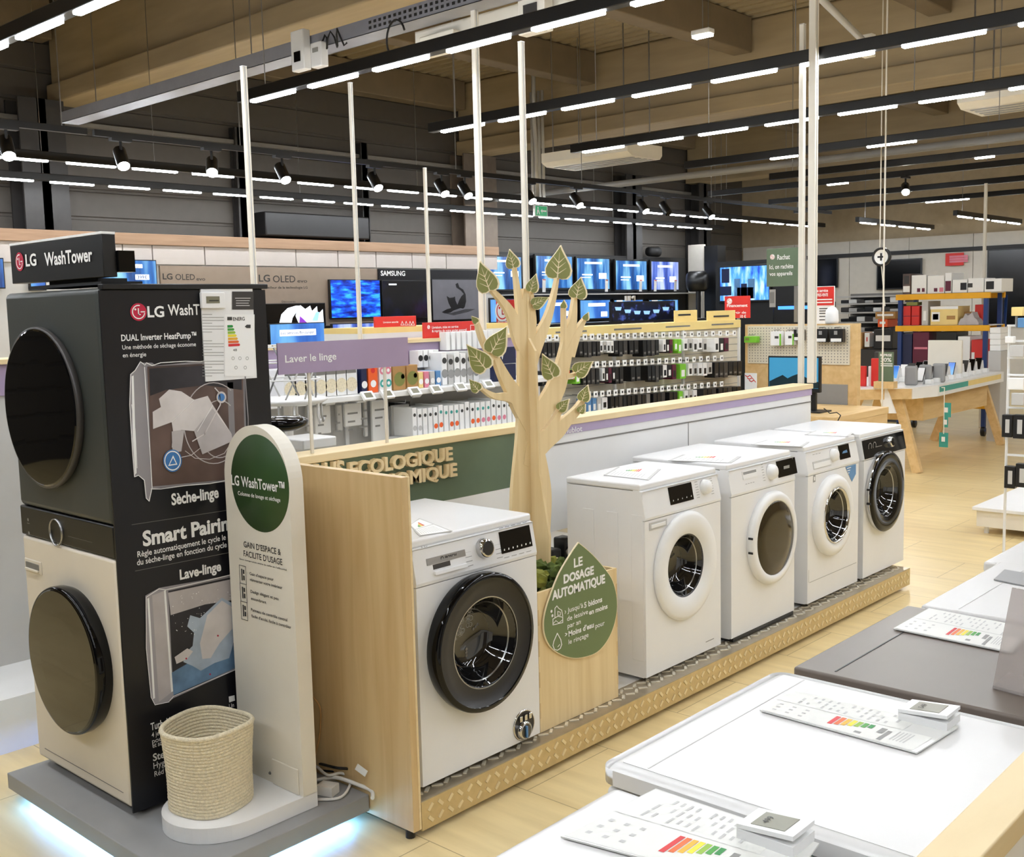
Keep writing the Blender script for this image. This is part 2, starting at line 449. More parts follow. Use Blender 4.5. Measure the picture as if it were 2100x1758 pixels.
for y, x0, lits, lb in ((8.05, -4.2, [(-3.15,-2.85),(-2.1,-1.62)], 'black light rail in front of the far right ceiling unit, added lights out of view'),
                    (9.85, -4.15, [(-1.7,-1.5)], 'black rail with added out-of-view lights right of the tall white poles under the second beam'),
                    (11.9, -6.3, [(-4.4,-4.1)], 'black rail carrying the lone bright spot at right'),
                    (15.9, -7.0, [(-4.6,-3.9)], 'lowest far black rail at right above the round plus sign'),
                    (13.9, -6.4, [], 'far black rail with added out-of-view lights between two rails at right')):
    rail('light_rail', 'x', y, x0, 5.5, lb, lits+seq(1.1, 5.4, .655, .475), G1, 3.31 if x0 < -6 else ZR)  # lit diffusers right of the view are added to brighten the far end
rail('light_rail', 'y', -7.65, -4.0, 18.4, 'upper of the two black light rails along the left clad wall', seq(-3.45, 18.4, .6775, .49), G1)
rail('light_rail', 'y', -9.15, -4.0, 17.0, 'lower of the two black light rails along the left clad wall', seq(-3.6, 17, .6775, .49), G1)
rail('light_rail', 'y', -5.25, 14.7, 17.9, 'short black rail of four lights above the round plus sign', seq(14.85, 17.9, .78, .55), 'short rails at the far end', 2.98)
rail('light_rail', 'y', -3.75, 14.9, 18.0, 'short black rail of four lights at the far right by the white pole', seq(15.05, 18, .78, .55), 'short rails at the far end', 2.98)

# ---------------------------------------------------------------- spot track and spots
TX = -5.95
t = thing('spot_track', 'thin black track carrying the round spotlights above the left televisions', 'track', (TX, 7, 3.2))
b = B().box(TX-.02, TX+.02, -1.5, 2.0, 3.20, 3.25, 'black_satin').box(TX-.02, TX+.02, 2.06, 15.2, 3.20, 3.25, 'black_satin'); b.build('track_profile', None, t)
each(t, 'suspension_wire', [((TX, q, 3.24), (TX, q, ZC-.005)) for q in (-.5, 1.8, 3.45, 6.2, 8.4, 11.4, 14)], .005, 'steel', 6)
def spot(x, y, z, aim, label, lit=True, r=.052):
    t = thing('spotlight', label, 'spotlight', (x, y, z), 'track spotlights')
    a = Vector(aim).normalized(); c = Vector((x, y, z-.16))
    B().box(x-.03, x+.03, y-.09, y+.09, z-.025, z, 'black_satin').cyl((x, y, z-.02), (x, y, z-.11), .012, 8, 'black_satin').build('bracket', None, t)
    B().lathe([(-.10, 0), (-.10, r*.92), (-.09, r), (.09, r), (.094, r), (.092, r*.93), (.092, 0)], c, a, 20, 'black_satin').build('lamp_head', None, t)
    B().lathe([(.093, 0), (.093, r*.92), (.097, r*.88), (.100, 0)], c, a, 20, 'lamp_spot' if lit else 'black_gloss').build('lens', None, t)
    if lit:
        ld = bpy.data.lights.new('spot_beam', 'SPOT'); ld.energy = SPOT*2; ld.spot_size = 1.2; ld.spot_blend = .7; ld.color = (1,.93,.82); ld.shadow_soft_size = .04
        lo = bpy.data.objects.new('spot_beam', ld); COL.objects.link(lo); lo.parent = t
        lo.location = c+a*.11-Vector((x, y, z)); lo.rotation_euler = a.to_track_quat('-Z', 'Y').to_euler()
    return t
wh = ['at the left edge of the photo', 'above the tower sign', 'glaring brightest, left of the first white pole', 'just right of the first white pole', 'right of the second white pole',
      'first of the close pair left of the tall white pole', 'second of the close pair left of the tall white pole', 'right beside the pole behind the tree',
      'under the left end of the hanging air conditioner', 'over the second television of the blue wall', 'unlit, beside its lit neighbour near the dark column', 'last on the track before the dark column']
for i, (u, v) in enumerate([(12,270),(247,290),(433,308),(578,322),(768,345),(905,360),(953,364),(1085,385),(1182,390),(1318,403),(1365,406),(1453,415)]):
    p = at(u, v, 'x', TX)
    aim = (.62, -.42, -.66) if i in (2,) else ((.60, -.10, -.72) if i not in (0, 1) else (.58, -.15, -.72))
    spot(TX, p.y, 3.2, aim, 'small black track spotlight '+wh[i], lit=(i != 10))
p = at(1857, 380, 'y', 11.9); spot(p.x, 11.9, 3.331, (.35, -.75, -.55), 'single bright spotlight on the far right rail')

# ---------------------------------------------------------------- cable tray, conduits, ceiling units
t = thing('cable_tray', 'perforated steel cable tray slung below the first beam', 'cable tray', (-1.5, 2.75, 3.6))
b = B(); b.box(-7.75, 5.5, 2.66, 2.84, 3.60, 3.604, 'galvanised').box(-7.75, 5.5, 2.66, 2.664, 3.60, 3.70, 'galvanised').box(-7.75, 5.5, 2.836, 2.84, 3.60, 3.70, 'galvanised')
b.build('tray', None, t)
b = B(); x = -3.2
while x < 5.4:
    for zz in (3.632, 3.668): b.box(x, x+.022, 2.6555, 2.6595, zz-.009, zz+.009, 'duct_black')
    x += .05
o = b.build('slot', None, t); o['kind'] = 'stuff'
each(t, 'hanger_rod', [((x, 2.75, 3.60), (x, 2.75, 4.88)) for x in (-7.2, -4.7, -2.2, .3, 2.8)], .006, 'steel', 6)
for u, v, nm, lb in ((620,108,'junction_box','white electrical box with dark window standing on the cable tray'), (658,115,'junction_box','small white electrical box right of the windowed box on the cable tray')):
    p = at(u, v, 'y', 2.63); sx = .075 if u < 640 else .06
    t = thing(nm, lb, 'electrical box', (p.x, 2.60, p.z-.12))
    B().box(p.x-sx, p.x+sx, 2.585, 2.65, p.z-(.13 if u < 640 else .08), p.z+(.15 if u < 640 else .09), 'white_plastic', .008).build('housing', None, t)
    if u < 640: B().box(p.x-.035, p.x+.035, 2.579, 2.584, p.z-.07, p.z+.0, 'black_gloss').build('window', None, t)
    else: B().box(p.x-.03, p.x+.03, 2.579, 2.584, p.z+.02, p.z+.05, 'print_grey').build('printed_mark', None, t)
b = B(); pts = []
p = at(690, 100, 'y', 2.66)
for k in range(15): pts.append((p.x-.11+k*.018, 2.62+.02*math.sin(k), p.z+.05+.06*math.sin(k*1.3)))
b.tube(pts, .007, 6, 'black_matt'); tag(b.build('cable'), 'tangled black cable by the small box on the cable tray', 'cable')
b = B(); c = at(812, 80, 'y', 2.60); pts = [(c.x+.09*math.cos(a)-0.0, 2.60, c.z+.12*math.sin(a)) for a in [math.radians(q) for q in range(20, 330, 15)]]
b.tube(pts, .007, 6, 'black_matt'); tag(b.build('cable'), 'black cable loop hanging from the cable tray', 'cable')
# cream trunking hung below the tray with its two socket boxes
p0 = at(845, 95, 'y', 2.9); 
t = thing('cable_trunking', 'cream plastic trunking beside the cable tray', 'trunking', (p0.x+2, 2.95, p0.z))
B().box(p0.x, 5.0, 2.93, 2.99, p0.z-.02, p0.z+.10, 'warm_white', .004).build('trunking_body', None, t)
p = at(1100, 28, 'y', 2.89); t = thing('junction_box', 'square cream socket box on the trunking at the top edge', 'electrical box', (p.x, 2.88, p.z-.12))
B().box(p.x-.11, p.x+.11, 2.84, 2.92, p.z-.12, p.z+.13, 'warm_white', .008).build('housing', None, t)
B().box(p.x-.06, p.x+.05, 2.834, 2.839, p.z-.06, p.z+.05, 'charcoal_satin').build('socket', None, t)
p = at(905, 88, 'y', 2.89); tag(B().box(p.x-.17, p.x+.15, 2.85, 2.925, p.z-.075, p.z+.06, 'warm_white', .008).build('junction_box'), 'long cream box on the trunking left of the tall pole', 'electrical box')
# suspended ceiling cassettes
def cassette(x0, x1, y0, y1, z, lb):
    t = thing('air_conditioner', lb, 'air conditioner', ((x0+x1)/2, (y0+y1)/2, z), 'ceiling air conditioners')
    b = B(); b.prism([(x0, y0, z+.17), (x0, y0, z+.05), (x0+.0, y0+.10, z), (x0, y1-.05, z), (x0, y1, z+.05), (x0, y1, z+.17)], (x1-x0, 0, 0), 'warm_white'); b.build('casing', None, t)
    b = B()
    for k in range(4): b.box(x0+.06, x1-.06, y0+.18+k*.13, y0+.24+k*.13, z-.006, z-.001, 'mid_grey')
    b.build('air_grille', None, t)
    each(t, 'hanger_rod', [((xx, yy, z+.15), (xx, yy, ZC-.005)) for xx in (x0+.12, x1-.12) for yy in (y0+.1, y1-.1)], .008, 'steel', 6); return t
cassette(-6.9, -5.5, 8.75, 9.5, 3.58, 'cream ceiling air conditioner hung left of the third light rail')
cassette(-1.5, .5, 8.75, 9.5, 3.58, 'cream ceiling air conditioner at the right edge of the photo')
b = B(); b.tube([(-9.6, 10.06, 3.42), (-6, 10.06, 3.42), (0, 10.06, 3.42), (5, 10.06, 3.42)], .045, 10, 'mid_grey'); tag(b.build('pipe'), 'long lagged pipe behind the hanging air conditioners', 'pipe')
b = B()
for k in range(4): b.tube([(-8.1+.07*k, 9.95, 3.25), (-8.1+.07*k, 9.95, 4.87)], .022, 8, 'light_grey')
tag(b.build('pipe_bundle'), 'bundle of four upright pipes left of the tall white pole', 'pipe')
p = at(1100, 330, 'y', 9.6); b = B().tube([(p.x, 9.6, 3.2), (p.x, 9.6, 4.0), (p.x-.03, 9.6, 4.4), (p.x-.02, 9.6, 5.2)], .03, 8, 'light_grey'); tag(b.build('pipe'), 'upright grey pipe beside the left hanging air conditioner', 'pipe')
# thin inclined steel tie at the top right, with its small box, and the emergency lamp
p0 = at(1575, 0, 'y', 3.9); p1 = at(1785, 92, 'y', 7.0)
b = B().tube([(p0.x, 3.3, 4.05), (p1.x, 6.9, p1.z)], .028, 8, 'light_grey'); tag(b.build('pipe'), 'slim grey conduit running up to the top edge right of centre', 'pipe')
tag(B().box(p1.x-.05, p1.x+.05, 6.92, 7.0, p1.z-.11, p1.z+.08, 'warm_white', .006).build('junction_box'), 'small white box at the end of the slim conduit', 'electrical box')
p = at(1441, 72, 'y', 6.6); t = thing('emergency_lamp', 'small bright emergency lamp hanging near the top right of centre', 'lamp', (p.x, 6.6, p.z))
B().box(p.x-.10, p.x+.10, 6.55, 6.65, p.z, p.z+.05, 'white_plastic', .01).cyl((p.x, 6.6, p.z+.04), (p.x, 6.6, 4.87), .005, 6, 'steel').build('housing', None, t)
B().box(p.x-.09, p.x+.09, 6.56, 6.64, p.z-.02, p.z-.001, 'lamp_spot').build('diffuser', None, t)
# exit sign hung over the blue televisions
p = at(1108, 433, 'x', -9.0); t = thing('exit_sign', 'small green emergency exit sign hanging above the blue televisions', 'sign', (p.x, p.y, p.z))
B().box(p.x-.02, p.x+.02, p.y-.16, p.y+.16, p.z-.09, p.z+.09, 'white_plastic', .006).cyl((p.x, p.y, p.z+.08), (p.x, p.y, ZC-.005), .006, 6, 'steel').build('housing', None, t)
mat('exit_green', (40,140,90), .4, emit=.5)
B().box(p.x+.021, p.x+.024, p.y-.14, p.y+.14, p.z-.075, p.z+.075, 'exit_green').build('sign_face', None, t)
b = B()
b.poly([(p.x+.0255, p.y+.02, p.z-.012), (p.x+.0255, p.y+.12, p.z-.012), (p.x+.0255, p.y+.12, p.z+.012), (p.x+.0255, p.y+.02, p.z+.012)], 'letter_white')
b.poly([(p.x+.0255, p.y+.02, p.z-.035), (p.x+.0255, p.y+.02, p.z+.035), (p.x+.0255, p.y-.02, p.z)], 'letter_white')
b.lathe([(0,0),(0,.016)], (p.x+.0255, p.y-.085, p.z+.045), (1,0,0), 12, 'letter_white')
b.poly([(p.x+.0255, p.y-.12, p.z-.06), (p.x+.0255, p.y-.10, p.z-.06), (p.x+.0255, p.y-.08, p.z-.01), (p.x+.0255, p.y-.055, p.z-.06), (p.x+.0255, p.y-.04, p.z-.055), (p.x+.0255, p.y-.065, p.z+.02), (p.x+.0255, p.y-.105, p.z+.02)], 'letter_white')
b.build('running_figure', None, t)

# ---------------------------------------------------------------- white poles
def pole(x, y, z0, z1, wd, label, grp='white profile poles'):
    t = thing('pole', label, 'pole', (x, y, z0), grp); h = wd/2; g = wd*.16
    b = B()
    b.box(x-h, x+h, y-h+.0, y-g, z0, z1, 'warm_white', .003).box(x-h, x+h, y+g, y+h, z0, z1, 'warm_white', .003).box(x-h*.8, x+h*.8, y-g, y+g, z0, z1, 'light_grey')
    b.build('profile', None, t)
    B().box(x-h, x+h, y-h, y+h, z1, z1+.004, 'white_plastic').build('end_cap', None, t); return t
pole(-2.34, at(520,560,'x',-2.34).y, 1.562, at(498,137,'x',-2.34).z, .027, 'white pole rising just behind the black tower poster')
pole(-2.34, at(731,500,'x',-2.34).y, 1.562, at(714,170,'x',-2.34).z, .021, 'slim white pole rising behind the purple hanging sign')
pole(-4.0, at(876,500,'x',-4.0).y, 0, at(872,345,'x',-4.0).z, .024, 'short thin white pole behind the black television display')
pole(-2.34, at(983,400,'x',-2.34).y, 1.562, 4.19, .037, 'tallest bright white pole, left of the plywood tree')
pole(-.67, at(1076,420,'x',-.67).y, 1.202, at(1072,88,'x',-.67).z, .023, 'white pole rising out of the plywood tree trunk')
pole(-.68, at(1667,420,'x',-.68).y, 1.202, .0+4.3, .046, 'tall white pole at the right end of the white partition')
pole(-.80, at(1645,300,'x',-.80).y+.0, 0, at(1645,50,'x',-.8).z, .033, 'shorter white pole close behind the tall pole at the partition end')
pole(-1.81, 7.8, 0, 4.87, .013, 'thin white rod right of the round plus sign')
pole(at(2020,470,'y',12.5).x, 12.5, 0, 3.2, .036, 'white pole behind the blue and yellow rack')
# ================================================================ THE TOWER ON ITS GREY BASE
ZB = .10
t = thing('floor_platform', 'grey floor platform glowing blue underneath, carrying the washing tower', 'platform', (-.7, -.43, 0))
B().box(-1.33, -.175, -.80, -.080, .042, ZB, 'mid_grey', .003).build('platform_top', None, t)
mat('base_plinth', (70,70,72), .6)
B().box(-1.15, -.32, -.66, -.15, 0, .042, 'base_plinth').build('recessed_foot', None, t)
mat('led_blue', (160,210,255), .4, var=0, emit=34, ecol=(95,160,255))
for q in ((-1.22, -.23, -.765, -.745), (-.235, -.215, -.74, -.12), (-1.26, -1.24, -.74, -.12)): B().box(*q, .030, .041, 'led_blue').build('light_strip', None, t)

X0, X1, Y0, Y1 = -1.315, -.634, -.69, -.085
t = thing('washing_tower', 'tall two-tone washer and dryer tower with black poster side', 'washing tower', (-.945, -.39, ZB))
B().box(X0, X1-.004, Y0+.03, Y1, ZB+.03, .960, 'beige_enamel', .006).box(X0, X1-.004, Y0, Y0+.05, ZB+.035, .958, 'beige_enamel', .012).build('washer_body', None, t)
B().box(X0, X1-.004, Y0+.03, Y1, 1.068, 1.812, 'green_grey_metal', .006).box(X0, X1-.002, Y0, Y0+.055, 1.066, 1.815, 'green_grey_metal', .02, 4).build('dryer_body', None, t)
cp = B().box(X0, X1-.004, Y0, Y1, .961, 1.066, 'black_satin', .005).build('control_panel', None, t)
dl = B(); c = at(116, 1092, 'y', Y0); dl.lathe([(0, .047), (.006, .047), (.006, .044), (0, .044)], (c.x, Y0, c.z), (0,-1,0), 40, 'steel'); dl.build('dial_ring', None, cp)
b = B()
for u, v in ((58,1066),(60,1093)):
    q = at(u, v, 'y', Y0); b.lathe([(0,0),(0,.006)], (q.x, Y0-.001, q.z), (0,-1,0), 10, 'print_grey'); b.poly([(q.x-.010, Y0-.001, q.z-.014), (q.x+.010, Y0-.001, q.z-.014), (q.x+.010, Y0-.001, q.z-.012), (q.x-.010, Y0-.001, q.z-.012)], 'print_grey')
q = at(140, 1100, 'y', Y0); b.poly([(q.x, Y0-.001, q.z), (q.x+.17, Y0-.001, q.z), (q.x+.17, Y0-.001, q.z+.0012), (q.x, Y0-.001, q.z+.0012)], 'seam_grey')
b.build('printed_mark', None, cp)
b = B(); q = at(68, 1160, 'y', Y0); b.box(q.x-.060, q.x+.070, Y0-.004, Y0+.001, q.z-.026, q.z+.022, 'beige_enamel', .003); dr = b.build('detergent_drawer', None, t)
B().box(q.x-.045, q.x+.055, Y0-.0065, Y0-.0042, q.z-.010, q.z+.010, 'seam_grey').box(q.x-.045, q.x+.055, Y0-.012, Y0-.0042, q.z-.018, q.z-.010, 'beige_enamel', .002).build('drawer_handle', None, dr)
B().box(X0+.06, X1-.05, Y0-.0012, Y0, ZB+.075, ZB+.077, 'seam_grey').build('kick_seam', None, t)
def disc_door(nm, cx, cz, R, y, bulge, glass, rimm):
    d = B(); d.lathe([(0, R*.97), (bulge*.35, R), (bulge*.85, R), (bulge, R*.985), (bulge, R*.97)], (cx, y, cz), (0,-1,0), 72, rimm); o = d.build(nm, None, t)
    B().lathe([(bulge*.98, R*.975), (bulge+.003, R*.95), (bulge+.004, R*.6), (bulge+.0045, 0)], (cx, y, cz), (0,-1,0), 72, glass, None, False).build('door_glass', None, o); return o
yd = Y0-.062
c = at(132, 1362, 'y', yd); disc_door('washer_door', c.x-.035, c.z, .252, Y0, .055, 'dark_glass', 'black_gloss')
c = at(81, 838, 'y', Y0-.03); disc_door('dryer_door', c.x-.012, c.z, .272, Y0, .026, 'mirror_black', 'charcoal_satin')
B().box(X1-.02, X1+.012, Y0+.01, Y1+.012, 1.809, 1.826, 'black_satin', .003).build('top_ledge', None, t)
each(t, 'levelling_foot', [((x, y, ZB), (x, y, ZB+.035)) for x, y in ((X0+.06, Y0+.06), (X1-.05, Y0+.06), (X0+.06, Y1-.05), (X1-.05, Y1-.05))], .018, 'black_satin', 12)
# --- poster
XP = X1+.003
po = B().box(X1-.003, XP, Y0+.002, Y1+.005, ZB+.02, 1.806, 'poster_black').build('side_poster', None, t)
po['label'] = 'black printed poster covering the right side'
e = .0015
def emblem(b, ax, val, u, v, R, red, ink):
    """round red badge: white arc, bar and dot"""
    c = at(u, v, ax, val)
    if ax == 'x': P = lambda a, h, k: (val+k, c.y+a, c.z+h); n = (1,0,0)
    else: P = lambda a, h, k: (c.x+a, val-k, c.z+h); n = (0,-1,0)
    b.poly([P(R*math.cos(q*.1745), R*math.sin(q*.1745), 0) for q in range(36)], red)
    arc = [math.radians(q) for q in range(75, 361, 12)]
    w1, w2 = R*.80, R*.68
    for i in range(len(arc)-1): b.poly([P(w1*math.cos(arc[i]), w1*math.sin(arc[i]), .0008), P(w2*math.cos(arc[i]), w2*math.sin(arc[i]), .0008), P(w2*math.cos(arc[i+1]), w2*math.sin(arc[i+1]), .0008), P(w1*math.cos(arc[i+1]), w1*math.sin(arc[i+1]), .0008)], ink)
    b.poly([P(R*.25, -R*.05, .0008), P(R*.78, -R*.05, .0008), P(R*.78, R*.07, .0008), P(R*.25, R*.07, .0008)], ink)
    b.poly([P(-R*.08, -R*.35, .0008), P(R*.05, -R*.35, .0008), P(R*.05, R*.42, .0008), P(-R*.08, R*.42, .0008)], ink)
    b.poly([P(-R*.08, -R*.35, .0008), P(R*.24, -R*.35, .0008), P(R*.24, -R*.24, .0008), P(-R*.08, -R*.24, .0008)], ink)
    b.poly([P(-R*.38+R*.12*math.cos(q*.524), R*.3+R*.12*math.sin(q*.524), .0008) for q in range(12)], ink)
b = B(); emblem(b, 'x', XP+e, 284, 640, .028, 'lg_red', 'letter_white'); b.build('red_emblem', None, po)
b = B(); tx = XP+e
for s_, bl, br_, cap, bd in (('LG', (303,651), (337,649), 22, .02), ('WashT', (345,648), (410,644), 22, .012), ('DUAL Inverter HeatPump™', (249,701), (403,692), 13, .012),
        ('Une méthode de séchage économe', (251,717), (402,710), 9, 0), ('en énergie', (252,733), (300,731), 9, 0), ('Sèche-linge', (352,1033), (449,1023), 23, .025),
        ('Smart Pairin', (293,1112), (470,1094), 30, .03), ('Règle automatiquement le cycle le p', (282,1140), (473,1108), 12, .006), ('du sèche-linge en fonction du cycle c', (281,1157), (474,1123), 12, .006),
        ('Lave-linge', (369,1186), (454,1173), 20, .025), ('TurboWash™', (309,1493), (383,1480), 15, .012), ('360°', (385,1474), (402,1470), 9, .01),
        ('4 jets sous pression,', (311,1508), (394,1490), 10, 0), ('pour une rapide', (312,1522), (398,1500), 10, 0), ('et soin', (313,1533), (340,1527), 10, 0),
        ('Ste', (314,1560), (338,1555), 15, .015), ('Hyg', (315,1576), (338,1571), 13, 0), ('Réd', (317,1592), (336,1588), 11, 0), ('Un', (470,1453), (480,1450), 9, 0), ('grâ', (470,1467), (484,1463), 9, 0)):
    b = B(); ptext(b, s_, 'x', tx, bl, br_, cap, 'letter_white', bd+.006); b.build('lettering', None, po)
b = B()
def ppoly(b, ax, val, pts, m): b.poly([at(u, v, ax, val) for u, v in pts], m)
def pquad(b, val, x0, y0, x1, y1, m, ax='x'): ppoly(b, ax, val, [(x0, y0), (x1, y0), (x1, y1), (x0, y1)], m)
for (x0, y0, x1, y1) in ((270,1076,468,1046), (277,1171,470,1133)):
    ppoly(b, 'x', tx, [(x0, y0), (x1, y1), (x1, y1+1), (x0, y0+1)], 'seam_grey')
ppoly(b, 'x', tx, [(469,1429),(481,1426),(482,1437),(470,1441)], 'letter_white')
b.build('divider_line', None, po)
mat('pic_brown', (92,74,68), .4, var=.5, nscale=5); mat('pic_grey', (150,146,150), .35, var=.25, nscale=4, stretch=(1,1,.2)); mat('pic_dark', (42,40,46), .4, var=.5, nscale=6)
mat('pic_cloth', (212,206,204), .5, var=.10, nscale=12); mat('pic_cloth_shade', (184,178,178), .5, var=.10, nscale=12); mat('pic_water', (96,128,160), .4, var=.35, nscale=14); mat('pic_blue_cloth', (170,184,200), .5, var=.16, nscale=12)
mat('pic_blue', (66,122,184), .4)
b = B()   # dryer cut-away
def layer(k): return XP+e+.0006*k
ppoly(b, 'x', layer(0), [(292,744),(312,744),(320,750),(410,741),(501,738),(508,985),(505,985),(308,1003),(296,990)], 'pic_grey')
ppoly(b, 'x', layer(1), [(302,752),(497,742),(504,980),(312,998)], 'pic_brown')
ppoly(b, 'x', layer(2), [(306,756),(495,746),(496,800),(420,790),(340,800),(308,812)], 'pic_dark')
ppoly(b, 'x', layer(1), [(268,768),(277,760),(288,742),(296,748),(308,930),(312,1000),(306,1028),(300,1022),(296,985),(284,975),(276,978),(272,930),(266,830)], 'pic_grey')
ppoly(b, 'x', layer(2), [(270,772),(274,770),(280,970),(277,974),(272,900)], 'letter_white')
ppoly(b, 'x', layer(2), [(466,784),(478,784),(486,990),(474,990)], 'pic_grey')
for rx, ry, cx, cy in ((62,84,438,868), (40,60,450,880)):
    n = 40
    for i in range(6, 34):
        a0 = 2*math.pi*i/n; a1 = 2*math.pi*(i+1)/n
        ppoly(b, 'x', layer(3), [(cx+rx*math.cos(a0), cy+ry*math.sin(a0)), (cx+(rx-2)*math.cos(a0), cy+(ry-2)*math.sin(a0)), (cx+(rx-2)*math.cos(a1), cy+(ry-2)*math.sin(a1)), (cx+rx*math.cos(a1), cy+ry*math.sin(a1))], 'pic_cloth_shade')
ppoly(b, 'x', layer(4), [(326,818),(347,799),(372,803),(398,820),(352,866),(314,880),(313,845),(330,835)], 'pic_cloth')
ppoly(b, 'x', layer(5), [(352,866),(398,820),(426,812),(436,830),(475,890),(477,905),(415,932),(405,885),(372,882),(360,920),(352,918),(355,885)], 'pic_cloth')
ppoly(b, 'x', layer(6), [(398,884),(436,838),(475,890),(477,905),(415,932)], 'pic_cloth_shade')
ppoly(b, 'x', layer(6), [(352,885),(378,882),(372,926),(354,928)], 'pic_cloth_shade')
ppoly(b, 'x', layer(7), [(354+19*math.cos(q*.2618), 945+23*math.sin(q*.2618)) for q in range(24)], 'pic_blue')
for r0, r1 in ((15,17),):
    for q in range(24):
        a0, a1 = q*.2618, (q+1)*.2618
        ppoly(b, 'x', layer(8), [(354+r0*math.cos(a0), 945+r0*1.2*math.sin(a0)), (354+r1*math.cos(a0), 945+r1*1.2*math.sin(a0)), (354+r1*math.cos(a1), 945+r1*1.2*math.sin(a1)), (354+r0*math.cos(a1), 945+r0*1.2*math.sin(a1))], 'letter_white')
ppoly(b, 'x', layer(8), [(355,934),(364,953),(345,956)], 'letter_white'); ppoly(b, 'x', layer(9), [(355,939),(361,951),(348,953)], 'pic_blue')
ppoly(b, 'x', layer(7), [(454+10*math.cos(q*.2618), 815+12*math.sin(q*.2618)) for q in range(24)], 'pic_cloth'); ppoly(b, 'x', layer(8), [(454+7*math.cos(q*.2618), 815+8*math.sin(q*.2618)) for q in range(24)], 'pic_blue')
def pstroke(b, pts, w_, val, m, closed=False):
    n = len(pts)
    for i in range(n if closed else n-1):
        p = Vector(pts[i]); r = Vector(pts[(i+1) % n]); d = (r-p).normalized(); nn = Vector((-d.y, d.x))*w_/2; p = p-d*w_*.4; r = r+d*w_*.4
        ppoly(b, 'x', val, [tuple(p+nn), tuple(r+nn), tuple(r-nn), tuple(p-nn)], m)
pstroke(b, [(296,752),(300,744),(312,750),(330,744),(380,741),(410,742),(440,737),(500,734)], 1.6, layer(9), 'letter_white')
pstroke(b, [(310,1003),(330,1003),(380,996),(430,992),(506,978)], 1.6, layer(9), 'letter_white')
pstroke(b, [(268,768),(277,760),(288,742),(296,748),(308,930),(312,1000),(306,1028),(300,1022),(296,985),(284,975),(276,978),(272,930),(266,830)], 1.6, layer(9), 'letter_white', True)
pstroke(b, [(270,830),(277,880),(281,960)], 1.3, layer(9), 'letter_white'); pstroke(b, [(502,760),(509,860),(508,960)], 2.2, layer(9), 'pic_grey')
pstroke(b, [(345,930),(372,938),(392,934),(420,912)], 1.4, layer(4), 'pic_cloth'); pstroke(b, [(380,925),(400,940),(430,942),(460,930),(476,905),(470,885)], 1.2, layer(4), 'pic_cloth')
pstroke(b, [(441,796),(450,806),(452,830),(436,860),(420,890),(395,905)], 2.2, layer(8), 'pic_cloth'); pstroke(b, [(352,866),(398,820)], .9, layer(9), 'letter_white'); pstroke(b, [(405,885),(436,832)], .9, layer(9), 'letter_white')
o = b.build('drum_picture', None, po, recalc=False); o['label'] = 'printed cut-away picture of the dryer drum with white cloth'
b = B()   # washer cut-away
ppoly(b, 'x', layer(0), [(298,1222),(326,1206),(484,1178),(488,1372),(356,1432),(346,1440),(318,1446),(310,1430),(300,1330)], 'pic_grey')
ppoly(b, 'x', layer(1), [(345,1212),(484,1182),(487,1368),(356,1428)], 'pic_dark')
ppoly(b, 'x', layer(2), [(345,1216),(484,1186),(484,1230),(420,1240),(350,1262)], 'pic_cloth_shade')
ppoly(b, 'x', layer(2), [(352,1380),(400,1352),(487,1318),(487,1368),(356,1426)], 'pic_water')
ppoly(b, 'x', layer(1), [(312,1222),(336,1212),(352,1420),(326,1440)], 'pic_cloth_shade'); ppoly(b, 'x', layer(2), [(302,1228),(306,1226),(318,1432),(314,1434)], 'letter_white'); ppoly(b, 'x', layer(2), [(336,1212),(340,1210),(355,1418),(351,1420)], 'letter_white')
ppoly(b, 'x', layer(3), [(390,1262),(410,1268),(455,1226),(478,1238),(484,1300),(470,1350),(440,1360),(412,1376),(395,1366),(376,1358),(380,1340),(395,1325),(398,1298),(384,1285)], 'pic_blue_cloth')
ppoly(b, 'x', layer(4), [(425,1262),(455,1232),(474,1244),(476,1290),(450,1320),(432,1350),(415,1352),(410,1320)], 'pic_cloth')
ppoly(b, 'x', layer(5), [(358,1348),(384,1330),(396,1336),(384,1352),(362,1362)], 'pic_cloth')
for u, v in ((382,1351),(447,1304),(431,1383)): ppoly(b, 'x', layer(6), [(u+2*math.cos(q), v+2*math.sin(q)) for q in range(6)], 'lg_red')
pstroke(b, [(300,1225),(326,1208),(340,1210),(420,1192),(486,1176)], 1.5, layer(7), 'letter_white'); pstroke(b, [(300,1225),(300,1330),(310,1430),(318,1446),(346,1440),(356,1428),(487,1372)], 1.3, layer(7), 'letter_white')
rnd = random.Random(2)
for k in range(60):
    u = rnd.uniform(352, 484); v = rnd.uniform(1222, 1310)-(u-352)*.16; r_ = rnd.uniform(.5, 1.3); ppoly(b, 'x', layer(3), [(u+r_, v), (u, v+r_), (u-r_, v), (u, v-r_)], 'letter_white')
o = b.build('drum_picture', None, po, recalc=False); o['label'] = 'printed cut-away picture of the washing drum with wet cloth'

